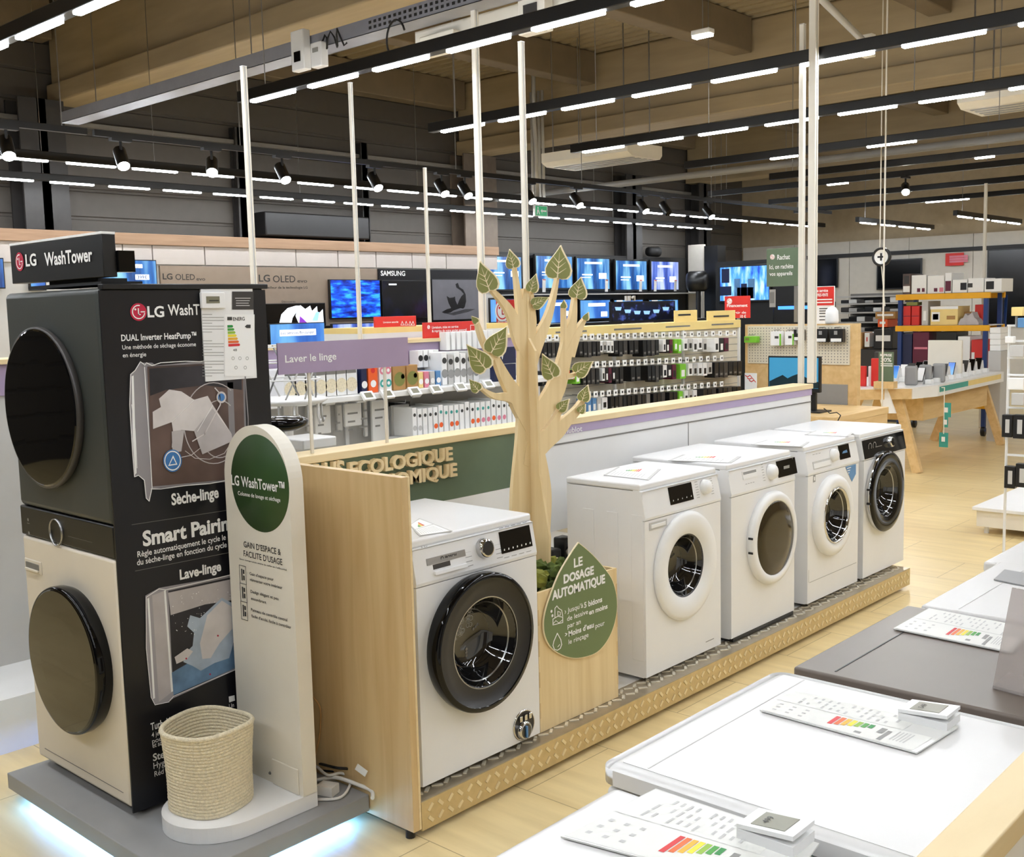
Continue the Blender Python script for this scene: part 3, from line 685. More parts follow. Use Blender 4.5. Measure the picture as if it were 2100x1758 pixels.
# energy sheet in its clear holder, hung on the poster
def bar_set(b, P, m_=('e_a','e_b','e_c','e_d','e_e','e_f','e_g')):
    for i, k in enumerate(m_): b.poly([P(0, i), P(.45+.09*i, i), P(.53+.09*i, i+.4), P(.45+.09*i, i+.8), P(0, i+.8)], k)
p0 = at(409, 590, 'x', XP+.006); p1 = at(527, 778, 'x', XP+.006)
t = thing('energy_sheet', 'white price and energy sheet hung on the tower poster', 'sheet', (XP+.004, (p0.y+p1.y)/2, p1.z))
xs = XP+.006
B().box(XP+.0008, xs, p0.y+.004, p1.y, p1.z+.005, p0.z+.005, 'white_plastic').build('sheet_holder', None, t)
a = at(412, 600, 'x', xs+.01); c = at(462, 632, 'x', xs+.01)
el = B().box(xs, xs+.012, a.y, c.y, c.z, a.z, 'white_plastic', .002).build('price_display', None, t)
a2 = at(423, 608, 'x', xs+.013); c2 = at(451, 622, 'x', xs+.013); B().box(xs+.0121, xs+.013, a2.y, c2.y, c2.z, a2.z, 'lcd').box(xs+.0131, xs+.0135, a2.y+.01, c2.y-.004, c2.z+.007, c2.z+.011, 'lcd_ink').build('display_window', None, el)
b = B(); q = xs+.0012
pquad(b, q, 476, 598, 520, 635, 'charcoal_satin')
for k, (x0, x1) in enumerate(((482,514),(484,512),(484,510),(484,512))): pquad(b, q+.0005, x0, 611+k*5, x1, 612.5+k*5, 'light_grey')
pquad(b, q, 461, 645, 522, 772, 'letter_white')
pquad(b, q+.0005, 466, 650, 476, 657, 'print_dark'); ptext(b, 'ENERG', 'x', q+.0005, (478,658), (502,657), 7, 'print_dark', .02)
A = at(466, 667, 'x', q); C_ = at(491, 711, 'x', q); L = C_.y-A.y; H = (A.z-C_.z)/7
bar_set(b, lambda a_, i: (q+.0006, A.y+L*a_, A.z-H*i))
ppoly(b, 'x', q+.0006, [(502,670),(506,666),(514,666),(514,673),(506,673)], 'print_dark')
ptext(b, '48', 'x', q+.0006, (478,721), (486,720), 5, 'print_dark')
for u, v in ((478,735),(492,735),(507,735),(484,754),(503,754)):
    b.lathe([(0,.006),(0,.0045)], at(u, v, 'x', q+.0006), (1,0,0), 12, 'print_grey')
for k in range(22):
    yy = 645+k*6
    if k in (7, 8, 15): continue
    pquad(b, q, 415, yy-.05*10, 415+(44 if k % 3 else 20), yy+.6, 'print_grey')
b.build('printed_sheet', None, t, recalc=False)

# illuminated-looking sign on top of the tower
sy = -.66; a = at(20, 508, 'y', sy); c = at(213, 561, 'y', sy)
zt, zb_ = at(116, 492, 'y', sy).z, at(122, 575, 'y', sy).z
t = thing('top_sign', 'black box sign with red round logo on top of the tower', 'sign', ((a.x+c.x)/2, sy, 1.816))
B().box(a.x, c.x, sy, sy+.045, zb_, zt, 'black_satin', .002).build('sign_box', None, t)
B().box(c.x-.03, c.x+.012, sy+.0455, sy+.10, zb_+.015, zt-.05, 'black_gloss').build('rear_socket', None, t)
B().box(a.x+.22, c.x-.10, sy+.03, sy+.13, 1.8262, zb_, 'black_matt').box(a.x+.1, c.x-.04, sy+.01, sy+.15, 1.8262, 1.836, 'black_matt').build('sign_stand', None, t)
b = B(); emblem(b, 'y', sy-.002, 40, 537, .032, 'lg_red', 'letter_white'); b.build('red_emblem', None, t)
lines(t, 'y', sy-.002, [('LG', (53,546), (75,544), 24, .025), ('WashTower', (92,543), (190,537), 26, .025)], 'letter_white')
B().box(a.x, c.x, sy-.001, sy+.045, zt+.0005, zt+.008, 'white_plastic').build('top_trim', None, t)

# ---------------------------------------------------------------- rounded white totem with foot
yt = -.30; xl, xr = -.602, -.240; xm = (xl+xr)/2; R = (xr-xl)/2; ztop = 1.362
t = thing('totem_sign', 'white round-topped totem with green disc beside the tower', 'sign', (xm, -.4, ZB))
pts = [(xl, yt, .15), (xr, yt, .15)]+[(xm+R*math.cos(a_), yt, ztop-R+R*math.sin(a_)) for a_ in [math.pi*k/28 for k in range(29)]]
B().prism(pts, (0, .055, 0), 'warm_white').build('panel', None, t)
pts = [(xl, yt+.055, .1012), (xl, yt-.19, .1012)]+[(xm-R*math.cos(a_), yt-.19-R*1.05*math.sin(a_), .1012) for a_ in [math.pi*k/24 for k in range(1, 24)]]+[(xr, yt-.19, .1012), (xr, yt+.055, .1012)]
B().prism(pts, (0, 0, .05), 'white_plastic').build('foot', None, t)
c = at(531, 992, 'y', yt-.002); b = B(); b.lathe([(0, 0), (.0015, 0), (.0015, .160), (0, .161)][1:], (c.x, yt, c.z), (0,-1,0), 64, 'green_sign'); b.build('green_disc', None, t)
b = B(); q = yt-.003
lines(t, 'y', q, [('LG WashTower™', (475,996), (584,1009), 20, .02), ('Colonne de lavage et séchage', (488,1015), (575,1030), 8, .01)], 'letter_white', 'white_lettering'); q = yt-.0012
for s_, bl, br_, cap in (('GAIN D’ESPACE &', (500,1124), (576,1137), 12), ('FACILITE D’USAGE', (500,1143), (579,1157), 12), ('Sans compromis entre la taille et l’efficacité', (491,1150), (588,1168), 3),
        ('Gain d’espace pour', (512,1181), (561,1190), 6), ('réinventer votre intérieur', (513,1193), (579,1207), 6), ('Design élégant et peu', (514,1218), (571,1229), 6), ('encombrant', (515,1231), (546,1238), 6),
        ('Panneau de contrôle central', (515,1256), (589,1272), 6), ('facile d’accès, facile à contrôler', (516,1268), (597,1288), 6)): lines(t, 'y', q, [(s_, bl, br_, cap, .012)], 'print_dark', 'dark_lettering')
b = B()
for k in range(3):
    b = B(); c = at(498+k*1.5, 1179+k*37, 'y', q); h, v = .019, .032
    for x0, x1, z0, z1 in ((-h, h, v-.0015, v), (-h, h, -v, -v+.0015), (-h, -h+.0015, -v, v), (h-.0015, h, -v, v), (-.008, -.002, -.02, .02), (.002, .010, -.018, -.002), (.002, .010, .004, .018)):
        b.box(c.x+x0, c.x+x1, q-.0006, q, c.z+z0, c.z+z1, 'print_dark')
    b.build('icon_marking', None, t)
b = B()
for u, v in ((553,1586),(585,1616),(553,1635)): 
    c = at(u, v, 'y', yt-.002); b.lathe([(0,0),(.004,.004),(0,.006)], (c.x, yt, c.z), (0,-1,0), 10, 'grey_plastic')
b.box(xl+.2, xr-.02, yt-.006, yt-.0005, .152, .24, 'warm_white', .002)
b.build('bracket', None, t)

# rope basket on the foot
cx, cy = at(430, 1672, 'z', .152).x, 0; c = at(432, 1640, 'z', .1515); cx, cy = c.x+.018, c.y-.008
t = thing('rope_basket', 'coiled cream rope basket standing on the totem foot', 'basket', (cx, cy, .1515))
def sq(a_, r): 
    n = 2.7; ca, sa = math.cos(a_), math.sin(a_); k = (abs(ca)**n+abs(sa)**n)**(-1/n); return r*k*ca, r*k*sa
b = B(); nr = 25; hh = .27
ca_, sa_ = math.cos(.25), math.sin(.25)
def place(x, y): return (cx+x*ca_-y*sa_, cy+x*sa_+y*ca_)
for k in range(nr):
    z = .1515+.006+(hh-.012)*k/(nr-1); f = k/(nr-1); r = .117+.012*f-.004*math.sin(f*3.1)
    ring = []
    for i in range(56):
        x, y = sq(2*math.pi*i/56, r+random.uniform(-.0006, .0006)); X, Y = place(x, y); dz = (.012*math.cos(2*math.pi*i/56*2+.6)*f*f)
        ring.append((X, Y, z+dz*.4))
    b.tube(ring, .0064 if k < nr-1 else .0085, 8, 'rope', closed=True)
b.build('coiled_wall', None, t)
b = B(); b.poly([place(*sq(2*math.pi*i/40, .112))+(.1525,) for i in range(40)], 'rope'); b.poly([place(*sq(2*math.pi*i/40, .112))+(.160,) for i in range(40)], 'rope'); b.build('bottom', None, t)

# cables behind the totem
def cable(pts, r, m, lb, nm='power_cable'):
    P = []
    V = [Vector(p) for p in pts]
    for i in range(len(V)-1):
        a_, b_, c_, d_ = V[max(0, i-1)], V[i], V[i+1], V[min(len(V)-1, i+2)]
        for k in range(6):
            s = k/6; P.append(.5*((2*b_)+(c_-a_)*s+(2*a_-5*b_+4*c_-d_)*s*s+(3*b_-a_-3*c_+d_)*s**3))
    P.append(V[-1]); bb = B().tube(P, r, 8, m); return tag(bb.build(nm), lb, 'cable', 'cables behind the totem')
def gz(u, v, z): return tuple(at(u, v, 'z', z))
cable([gz(650,1600,.115), gz(690,1595,.13), gz(735,1610,.12), gz(762,1622,.112), gz(764,1637,.108)], .007, 'cable_white', 'thick white cable curling to the rear corner of the grey base')
cable([gz(650,1572,.12), gz(672,1590,.14), gz(700,1586,.135), gz(720,1600,.115), gz(700,1635,.108), gz(652,1640,.108)], .005, 'cable_white', 'white cable looped flat behind the totem')
cable([gz(650,1565,.12), gz(690,1575,.17), gz(725,1580,.14), gz(745,1605,.11)], .005, 'black_matt', 'black cable arched behind the totem')
cable([gz(655,1580,.12), gz(690,1583,.125), gz(730,1585,.14), gz(752,1590,.15)], .0035, 'black_matt', 'thin black cable with a paper flag behind the totem')
cable([tuple(at(642,1430,'y',-.10)), tuple(at(657,1455,'y',-.085)), tuple(at(655,1510,'y',-.085)), tuple(at(646,1550,'y',-.10))], .003, 'cardboard', 'thin brown wire hanging beside the oak end panel')
c = Vector(gz(672,1618,.118)); t = thing('power_plug', 'white mains plug lying on the grey base behind the totem', 'plug', tuple(c-Vector((0,0,.017))))
B().obox(c, (.03,.01,0), (-.008,.022,0), (0,0,.016), 'cable_white').build('plug_body', None, t)
B().cyl(c+Vector((-.03,-.012,.004)), c+Vector((-.055,-.018,.004)), .003, 8, 'steel').cyl(c+Vector((-.035,.008,.004)), c+Vector((-.06,.002,.004)), .003, 8, 'steel').build('pin', None, t)
c = at(741, 1580, 'y', -.095); b = B(); b.obox((c.x, -.095, c.z), (.022,.003,-.008), (.008,.0,.012), (0,.0008,0), 'letter_white'); tag(b.build('paper_tag'), 'white paper tag stuck on a cable by the oak end panel', 'tag')

# ================================================================ THE WASHER PLATFORM
t = thing('end_panel', 'tall oak-veneer end panel beside the first washer', 'panel', (-.30, -.058, 0))
B().box(-.645, .040, -.076, -.050, .03, 1.200, 'panel_wood', .001).build('veneer_board', None, t)
B().box(-.645, .040, -.0496, -.040, .03, 1.199, 'oak_cap', .001).build('edge_board', None, t)
B().cyl((.005, -.06, 0), (.005, -.06, .03), .016, 12, 'black_satin').build('foot', None, t)
B().cyl((-.60, -.06, 0), (-.60, -.06, .03), .016, 12, 'black_satin').build('foot', None, t)
mat('brass_lug', (230,214,174), .3, .35, var=.04)
mat('tread_plate', (172,160,138), .3, .6, var=.06, nscale=30)
mat('tread_lug', (240,232,212), .25, .4, var=.04)
mat('brass_plate', (206,182,132), 0.34, 0.35, var=.06, nscale=30); 
t = thing('washer_platform', 'long low white platform edged with chequer plate under the washers', 'platform', (-.3, 1.98, 0))
B().box(-.645, .030, -.0385, 3.94, .03, .1195, 'white_plastic').build('deck', None, t)
b = B(); b.box(-.085, .040, -.039, 3.945, .1196, .1230, 'tread_plate').box(.0305, .0405, -.039, 3.945, .022, .1196, 'brass_plate')
rnd = random.Random(3)
y = -.01; k = 0
while y < 3.93:
    s = 1 if k % 2 else -1
    for xx in (-.055, -.012): 
        s2 = s if xx < -.03 else -s
        b.obox((xx, y, .1238), (.016*s2*.7, .016, 0), (-.005, .005*s2*.7, 0), (0,0,.0024), 'tread_lug')
    for zz in (.052, .093):
        s2 = s if zz < .07 else -s
        b.obox((.0412, y+.01, zz), (0, .010, .010*s2), (0, -.004, .004*s2), (.0024,0,0), 'brass_lug')
    y += .046; k += 1
o = b.build('chequer_trim', None, t); o['label'] = 'raised-pattern brass coloured metal edging'
each(t, 'foot', [((x, yy, 0), (x, yy, .03)) for yy in (.4, 1.6, 2.8, 3.7) for x in (-.05, -.55)], .016, 'black_satin', 12)
# ================================================================ WASHERS
ZW, HW = .1245, .850          # feet level, machine height
def washer_body(name, label, y0, y1, xf, depth, slant=.018, panel_h=.125, hole=None):
    """body with overhanging lid, slanted control fascia, feet; returns the thing"""
    t = thing(name, label, 'washing machine', (xf-depth/2, (y0+y1)/2, ZW), 'washing machines on the long platform')
    zt = ZW+HW; zp = zt-.028-panel_h
    b = B(); b.box(xf-depth, xf-.012, y0+.003, y1-.003, ZW+.016, zt-.030, 'white_enamel')
    if hole:
        b.bm.faces.ensure_lookup_table(); bmesh.ops.delete(b.bm, geom=[q for q in b.bm.faces if all(abs(v.co.x-(xf-.012)) < 1e-5 for v in q.verts)], context='FACES_ONLY')
    # pressed ribs on the left flank
    for k in range(3):
        xa = xf-depth+.09+k*.13
        b.box(xa, xa+.06, y0+.0005, y0+.004, ZW+.09, zt-.13, 'white_enamel', .0015)
    b.build('body', None, t)
    B().plate_hole(xf-.014, xf, y0+.002, y1-.002, ZW+.020, zp-.002, *hole, 'white_enamel').build('front_panel', None, t)
    b = B(); s = slant
    b.prism([(xf-.04, y0+.001, zp+.001), (xf+.001, y0+.001, zp+.001), (xf+.003, y0+.001, zp+.012), (xf-s, y0+.001, zt-.034), (xf-s-.012, y0+.001, zt-.026), (xf-.06, y0+.001, zt-.026)], (0, y1-y0-.002, 0), 'white_enamel')
    f = b.build('control_fascia', None, t)
    B().box(xf-depth-.003, xf-slant-.006, y0, y1, zt-.028, zt, 'white_enamel', .008, 3).build('lid', None, t)
    for x in (xf-.06, xf-depth+.06):
        for y in (y0+.06, y1-.06): B().lathe([(0,0),(0,.019),(.006,.021),(.010,.011),(.0165,.011),(.0165,0)], (x, y, ZW), (0,0,1), 14, 'black_satin').build('foot', None, t)
    return t, f, zp, zt
def fx(z, xf, zp, zt, slant=.018): # x of the slanted fascia at height z
    return xf+.003-(slant+.003)*(z-zp-.012)/(zt-.034-zp-.012)
def P2(u, v, xf): c = at(u, v, 'x', xf); return c.y, c.z
def fbox(mb, xf, ya, yb, za, zb, zp, zt, m, th=.002, slant=.018):
    """thin plate lying on the slanted fascia"""
    x0, x1 = fx(za, xf, zp, zt, slant), fx(zb, xf, zp, zt, slant)
    mb.prism([(x0-.001, ya, za), (x0+th, ya, za), (x1+th, ya, zb), (x1-.001, ya, zb)], (0, yb-ya, 0), m); return mb
def knob(parent, xf, y, z, R, zp, zt, rim, cap, th=.022):
    x = fx(z, xf, zp, zt); o = B().lathe([(0, R), (.004, R), (th*.8, R*.90), (th, R*.84), (th, 0)], (x, y, z), (1,0,.12), 32, rim).build('selector_knob', None, parent)
    if cap: B().lathe([(th+.0005, R*.70), (th+.0025, R*.68), (th+.003, 0)], (x, y, z), (1,0,.12), 28, cap, None, False).build('knob_cap', None, o)
    return o
def porthole(mb, x, y, z, R, m_ring, m_glass, depth=.07):
    """rim then a glass bowl sunk towards the drum"""
    mb.lathe([(0, R), (-.006, R*.985), (-.012, R*.95)], (x, y, z), (1,0,0), 56, m_ring)
    return mb
mat('drum_steel', (120,120,122), .28, .9, var=.2, nscale=60)
mat('bowl_glass', (20,20,21), .05, var=.3, nscale=8, spec=.9)
mat('gasket', (52,52,54), .45)
mat('brown_glass', (46,37,20), .10, var=.12, spec=.45)
def door(parent, x, y, z, prof, ms, glass_R, glass_x, bowl, glass='bowl_glass', n=72):
    d = B().lathe(prof, (x, y, z), (1,0,0), n, None, ms).build('door', None, parent)
    if bowl:
        B().lathe([(glass_x, glass_R), (glass_x-.02, glass_R*.90), (glass_x-.055, glass_R*.78), (glass_x-.085, glass_R*.66), (glass_x-.095, glass_R*.45), (glass_x-.098, 0)], (x, y, z), (1,0,0), 48, glass).build('door_glass', None, d)
        b = B()
        b.lathe([(glass_x-.018, glass_R*.905), (glass_x-.022, glass_R*.885)], (x, y, z), (1,0,0), 48, 'steel')
        b.lathe([(glass_x-.083, glass_R*.675), (glass_x-.080, glass_R*.655)], (x, y, z), (1,0,0), 48, 'steel')
        # drum edge and paddles glimpsed through the bowl
        for a_ in (.5, 2.6, 4.7):
            for r_ in (.28, .36, .44, .52):
                b.lathe([(glass_x-.0945, .006), (glass_x-.0940, 0)], (x, y+glass_R*r_*math.cos(a_), z+glass_R*r_*math.sin(a_)), (1,0,0), 8, 'drum_steel')
        b.build('drum_detail', None, d)
    else:
        B().lathe([(glass_x, glass_R), (glass_x+.004, glass_R*.97), (glass_x+.008, glass_R*.6), (glass_x+.009, 0)], (x, y, z), (1,0,0), 56, glass).build('door_glass', None, d)
    return d
def top_sheet(label, pts, zt, lines=True):
    """laminated energy sheet lying on a machine top; pts are its corners in the photo"""
    Q = [at(u, v, 'z', zt+.001) for u, v in pts]
    c = sum(Q, Vector())/4
    t = thing('energy_sheet', label, 'sheet', tuple(c), 'energy sheets lying on the machines')
    B().prism(Q, (0, 0, .0015), 'light_grey').build('sheet_holder', None, t)
    def I(s, r): return (Q[0]*(1-s)+Q[1]*s)*(1-r)+(Q[3]*(1-s)+Q[2]*s)*r+Vector((0,0,.0019))
    b = B()
    def q4(s0, r0, s1, r1, m, dz=0): b.poly([I(s0, r0)+Vector((0,0,dz)), I(s1, r0)+Vector((0,0,dz)), I(s1, r1)+Vector((0,0,dz)), I(s0, r1)+Vector((0,0,dz))], m)
    q4(.03, .06, .52, .94, 'letter_white'); q4(.55, .06, .97, .94, 'letter_white')
    for k in range(10): q4(.10, .12+.075*k, .46, .13+.075*k, 'print_grey', .0003)
    for i, k in enumerate(('e_a','e_b','e_c','e_d','e_e','e_f','e_g')): q4(.60, .30+.045*i, .70+.03*i, .335+.045*i, k, .0003)
    b.build('printed_sheet', None, t, recalc=False)
    return t
def fascia_print(parent, xf, y0, y1, z0, z1, zp, zt, rows, cols, m='print_grey'):
    b = B()
    for i in range(rows):
        for j in range(cols):
            z = z0+(z1-z0)*(i+.5)/rows; ya = y0+(y1-y0)*(j+.15)/cols; yb = y0+(y1-y0)*(j+.85)/cols
            x = fx(z, xf, zp, zt)+.0008; b.poly([(x, ya, z), (x, yb, z), (x, yb, z+.0022), (x, ya, z+.0022)], m)
    return b.build('printed_scale', None, parent, recalc=False)

# ---- first washer: black-ringed door
xf = 0.0; t, f, zp, zt = washer_body('washing_machine', 'white washing machine with big black door ring, standing next to the oak end panel', .005, .605, xf, .585, .016, hole=(*P2(998, 1318, xf+.05), .242*.93))
y, z = P2(916, 1144, xf); b = B(); ya, za = P2(878, 1152, xf); yb, zb = P2(957, 1134, xf)
fbox(b, xf, ya, yb, z-.012, z+.010, zp, zt, 'steel', .003); dr = b.build('drawer_handle', None, f)
b = B(); xx = fx(z, xf, zp, zt)+.0035; text_to(b, 'BOSCH', (xx, ya+.085, z-.005), (0,1,0), (0,0,1), .052, .010, 'black_satin', .02); b.lathe([(0,.007),(0,.005)], (xx, ya+.070, z), (1,0,0), 16, 'black_satin')
b.build('lettering', None, dr)
b = B(); fbox(b, xf, ya+.025, yb-.075, z-.030, z-.014, zp, zt, 'charcoal_satin', .0012); fbox(b, xf, ya+.025, yb-.005, z-.047, z-.036, zp, zt, 'white_enamel', .010); b.build('handle_recess', None, f)
y, z = P2(994, 1125, xf); knob(f, xf, y, z, .036, zp, zt, 'chrome', 'black_satin', .026)
for sgn in (-1, 1): fascia_print(f, xf, y+sgn*.075-.022, y+sgn*.075+.022, z-.055, z+.05, zp, zt, 7, 1)
ya, za = P2(1030, 1124, xf); yb, zb = P2(1090, 1093, xf); b = B(); z0, z1 = z-.036, z+.040; fbox(b, xf, ya-.002, yb+.004, z0, z1, zp, zt, 'black_gloss', .003); dsp = b.build('display', None, f)
b = B()
for k in range(7):
    xx = fx(z0+.012, xf, zp, zt)+.0036; yy = ya+.012+k*(yb-ya-.02)/6; b.poly([(xx, yy-.003, z0+.009), (xx, yy+.003, z0+.009), (xx, yy+.002, z0+.016), (xx, yy-.002, z0+.016)], 'letter_white')
b.build('lit_symbols', None, dsp)
fascia_print(f, xf, ya, yb, z0-.022, z0-.012, zp, zt, 1, 4); fascia_print(f, xf, ya, yb, z1+.008, z1+.014, zp, zt, 1, 5)
R = .242
y, z = P2(998, 1318, xf+.05)
d = door(t, xf, y, z, [(.0, R*.97), (.02, R), (.048, R), (.056, R*.985), (.058, R*.93), (.058, R*.925), (.054, R*.92), (.050, R*.66), (.050, R*.645), (.046, R*.63)],
    ['black_gloss']*5+['black_gloss', 'door_charcoal', 'steel', 'black_gloss'], R*.63, .046, True)
# foam of suds on the glass
b = B(); rnd = random.Random(11)
for k in range(46):
    a_ = rnd.uniform(1.3, 3.0); q = rnd.uniform(.18, .52); r_ = rnd.uniform(.003, .010)
    b.lathe([(0, r_), (0, r_*.78)], (xf-.03+.085*max(0, q-.35), y+R*q*math.cos(a_)*.9, z+R*q*math.sin(a_)), (1,0,0), 10, 'print_grey')
b.build('suds_print', None, d)
y, z = P2(1074, 1487, xf); b = B(); b.lathe([(.001, .058), (.004, .056), (.004, .053), (.0022, .051), (.0015, 0)], (xf, y, z), (1,0,0), 36, None, ['chrome','chrome','charcoal_satin','charcoal_satin']); hs = b.build('filter_opening', None, t)
b = B(); b.lathe([(.002, .036), (.014, .034), (.018, .026), (.018, 0)], (xf, y-.004, z-.018), (1,0,0), 28, None, ['chrome','chrome','bowl_glass']); b.box(xf+.018, xf+.026, y-.012, y-.004, z-.040, z+.004, 'blue_print', .002); b.build('filter_knob', None, hs)
b = B()
for a_ in (-.02, .006, .03): b.box(xf+.002, xf+.010, y+a_-.008, y+a_+.006, z+.018, z+.040, 'chrome', .002)
b.build('filter_clip', None, hs)
y, z = P2(880, 1124, xf); b = B(); xx = fx(z, xf, zp, zt)+.001; text_to(b, '5 kg', (xx, y-.02, z), (0,1,0), (0,0,1), .03, .006, 'print_grey'); b.build('lettering', None, f)
top_sheet('energy sheet on the first washer, behind the oak end panel', [(860,1100),(840,1078),(860,1064),(928,1090)], zt)
# ---- second: white machine with white dished door ring
xf = -.035; t, f, zp, zt = washer_body('washing_machine', 'white washing machine with white dished door ring and left display, right of the planter', 1.335, 1.935, xf, .42, hole=(*P2(1408, 1160, xf+.01), .243*.8))
ya, _ = P2(1376, 1010, xf); yb, _ = P2(1423, 995, xf); zm = zp+.070; b = B(); fbox(b, xf, ya, yb, zm-.030, zm+.045, zp, zt, 'black_gloss', .003); dsp = b.build('display', None, f)
b = B()
for k in range(5):
    xx = fx(zm-.02, xf, zp, zt)+.0036; yy = ya+.02+k*(yb-ya-.04)/4; b.poly([(xx, yy-.003, zm-.016), (xx, yy+.003, zm-.016), (xx, yy, zm-.008)], 'letter_white')
b.build('lit_symbols', None, dsp)
y, z = P2(1448, 993, xf); knob(f, xf, y, zm+.01, .034, zp, zt, 'white_plastic', None, .026)
for sgn in (-1, 1): fascia_print(f, xf, y+sgn*.06-.016, y+sgn*.06+.016, zm-.035, zm+.045, zp, zt, 7, 1)
y, _ = P2(1346, 1040, xf); b = B(); b.box(xf+.0005, xf+.003, y-.055, y+.075, zp-.045, zp-.012, 'light_grey', .001).box(xf+.0005, xf+.006, y-.045, y+.062, zp-.037, zp-.021, 'white_plastic', .002); b.build('detergent_drawer', None, t)
R = .243; y, z = P2(1408, 1160, xf+.01)
door(t, xf, y, z, [(.0, R*.98), (.008, R), (.016, R*.985), (.024, R*.92), (.026, R*.78), (.020, R*.66), (.008, R*.58), (.004, R*.555)], ['white_plastic']*6+['gasket'], R*.555, .004, True)
b = B(); y, z = P2(1447, 1318, xf); xx = xf+.001; b.poly([(xx, y, z), (xx, y+.07, z), (xx, y+.07, z+.004), (xx, y, z+.004)], 'print_grey'); b.build('printed_mark', None, t)
top_sheet('energy sheet on the narrow washer beside the planter', [(1238,975),(1268,958),(1355,963),(1330,985)], zt)
# ---- third: brown glass dryer door
xf = -.035; t, f, zp, zt = washer_body('tumble_dryer', 'white machine with brown glass disc door, second right of the planter', 2.025, 2.645, xf, .56, hole=(*P2(1587, 1103, xf+.02), .232*.8))
zm = zp+.072
ya, _ = P2(1597, 960, xf); yb, _ = P2(1635, 950, xf); b = B(); fbox(b, xf, ya, yb, zm-.038, zm+.042, zp, zt, 'black_gloss', .003); dsp = b.build('display', None, f)
b = B(); xx = fx(zm, xf, zp, zt)+.0036; b.poly([(xx, ya+.06, zm-.01), (xx, ya+.12, zm-.008), (xx, ya+.12, zm+.012), (xx, ya+.06, zm+.012)], 'print_grey'); b.build('lit_symbols', None, dsp)
y, _ = P2(1583, 968, xf); knob(f, xf, y, zm+.0, .038, zp, zt, 'white_plastic', None, .028); fascia_print(f, xf, y-.085, y-.055, zm-.04, zm+.05, zp, zt, 7, 1)
y, _ = P2(1540, 978, xf); b = B(); fbox(b, xf, y-.06, y+.07, zm-.004, zm+.034, zp, zt, 'white_plastic', .004); fbox(b, xf, y-.055, y+.065, zm+.018, zm+.030, zp, zt, 'mid_grey', .0045); b.build('detergent_drawer', None, f)
fascia_print(f, xf, y-.05, y+.04, zm-.035, zm-.022, zp, zt, 1, 4)
R = .232; y, z = P2(1587, 1103, xf+.02)
d = door(t, xf, y, z, [(.0, R*.98), (.012, R), (.028, R*.97), (.034, R*.90), (.034, R*.80), (.030, R*.79)], ['white_plastic']*5, R*.79, .029, False, 'brown_glass')
b = B()
for dz in (-.035, .035): b.box(xf+.012, xf+.036, y-R*1.004, y-R*.985, z+dz-.005, z+dz+.005, 'black_satin')
b.build('hinge_gap', None, d)
B().box(xf-.5, xf+.002, 2.04, 2.63, ZW+.002, ZW+.021, 'black_satin').build('kick_strip', None, t)
top_sheet('energy sheet on the machine with the brown glass door', [(1370,945),(1400,933),(1520,937),(1500,950)], zt)
# ---- fourth: white door with clear bowl, blue pennant sticker
xf = -.035; t, f, zp, zt = washer_body('washing_machine', 'white washing machine with a blue triangular sticker beside its door', 2.785, 3.39, xf, .56, hole=(*P2(1714, 1057, xf+.03), .220*.93))
zm = zp+.072
ya, _ = P2(1724, 922, xf); yb, _ = P2(1745, 918, xf); b = B(); fbox(b, xf, ya, yb, zm-.03, zm+.045, zp, zt, 'black_gloss', .003); dsp = b.build('display', None, f)
b = B(); xx = fx(zm, xf, zp, zt)+.0036; b.poly([(xx, ya+.03, zm), (xx, yb-.03, zm), (xx, yb-.04, zm+.016), (xx, ya+.04, zm+.012)], 'blue_print'); b.build('lit_symbols', None, dsp)
y, _ = P2(1711, 928, xf); knob(f, xf, y, zm+.005, .035, zp, zt, 'white_plastic', None, .026)
y, _ = P2(1685, 938, xf); b = B(); fbox(b, xf, y-.09, y+.11, zm-.045, zm-.005, zp, zt, 'light_grey', .002); fbox(b, xf, y-.085, y+.105, zm-.040, zm-.015, zp, zt, 'white_plastic', .004); b.build('detergent_drawer', None, f)
fascia_print(f, xf, y-.08, y+.02, zm+.02, zm+.04, zp, zt, 1, 3)
b = B(); y, z = P2(1669, 982, xf); b.box(xf+.0005, xf+.0015, y-.008, y+.016, z-.018, z+.018, 'print_grey'); b.box(xf+.001, xf+.002, y-.002, y+.010, z-.010, z+.010, 'letter_white'); b.build('printed_mark', None, t)
R = .220; y, z = P2(1714, 1057, xf+.03)
d = door(t, xf, y, z, [(.0, R*.98), (.014, R), (.032, R*.96), (.040, R*.86), (.040, R*.72), (.030, R*.665)], ['white_plastic']*5, R*.665, .030, True)
B().lathe([(.030, R*.69), (.042, R*.675), (.042, R*.65), (.030, R*.63)], (xf, y, z), (1,0,0), 48, 'chrome').build('chrome_ring', None, d)
ppts = [at(u, v, 'x', xf+.0012) for u, v in ((1734,958),(1755,952),(1755,972),(1747,988))]
B().prism(ppts, (.0008, 0, 0), 'blue_print').build('triangle_sticker', None, t)
b = B()
for k in range(3):
    q0 = at(1737, 962+k*5, 'x', xf+.0024); b.poly([(q0.x, q0.y, q0.z), (q0.x, q0.y+.05-.01*k, q0.z), (q0.x, q0.y+.05-.01*k, q0.z+.005), (q0.x, q0.y, q0.z+.005)], 'letter_white')
b.build('sticker_print', None, t)
B().box(xf+.0004, xf+.0012, 2.81, 3.37, ZW+.13, ZW+.132, 'mid_grey').box(xf+.0004, xf+.0012, 2.80, 2.802, ZW+.132, ZW+.20, 'light_grey').build('kick_seam', None, t)
top_sheet('energy sheet on the machine with the blue sticker', [(1540,912),(1572,903),(1660,907),(1645,917)], zt)
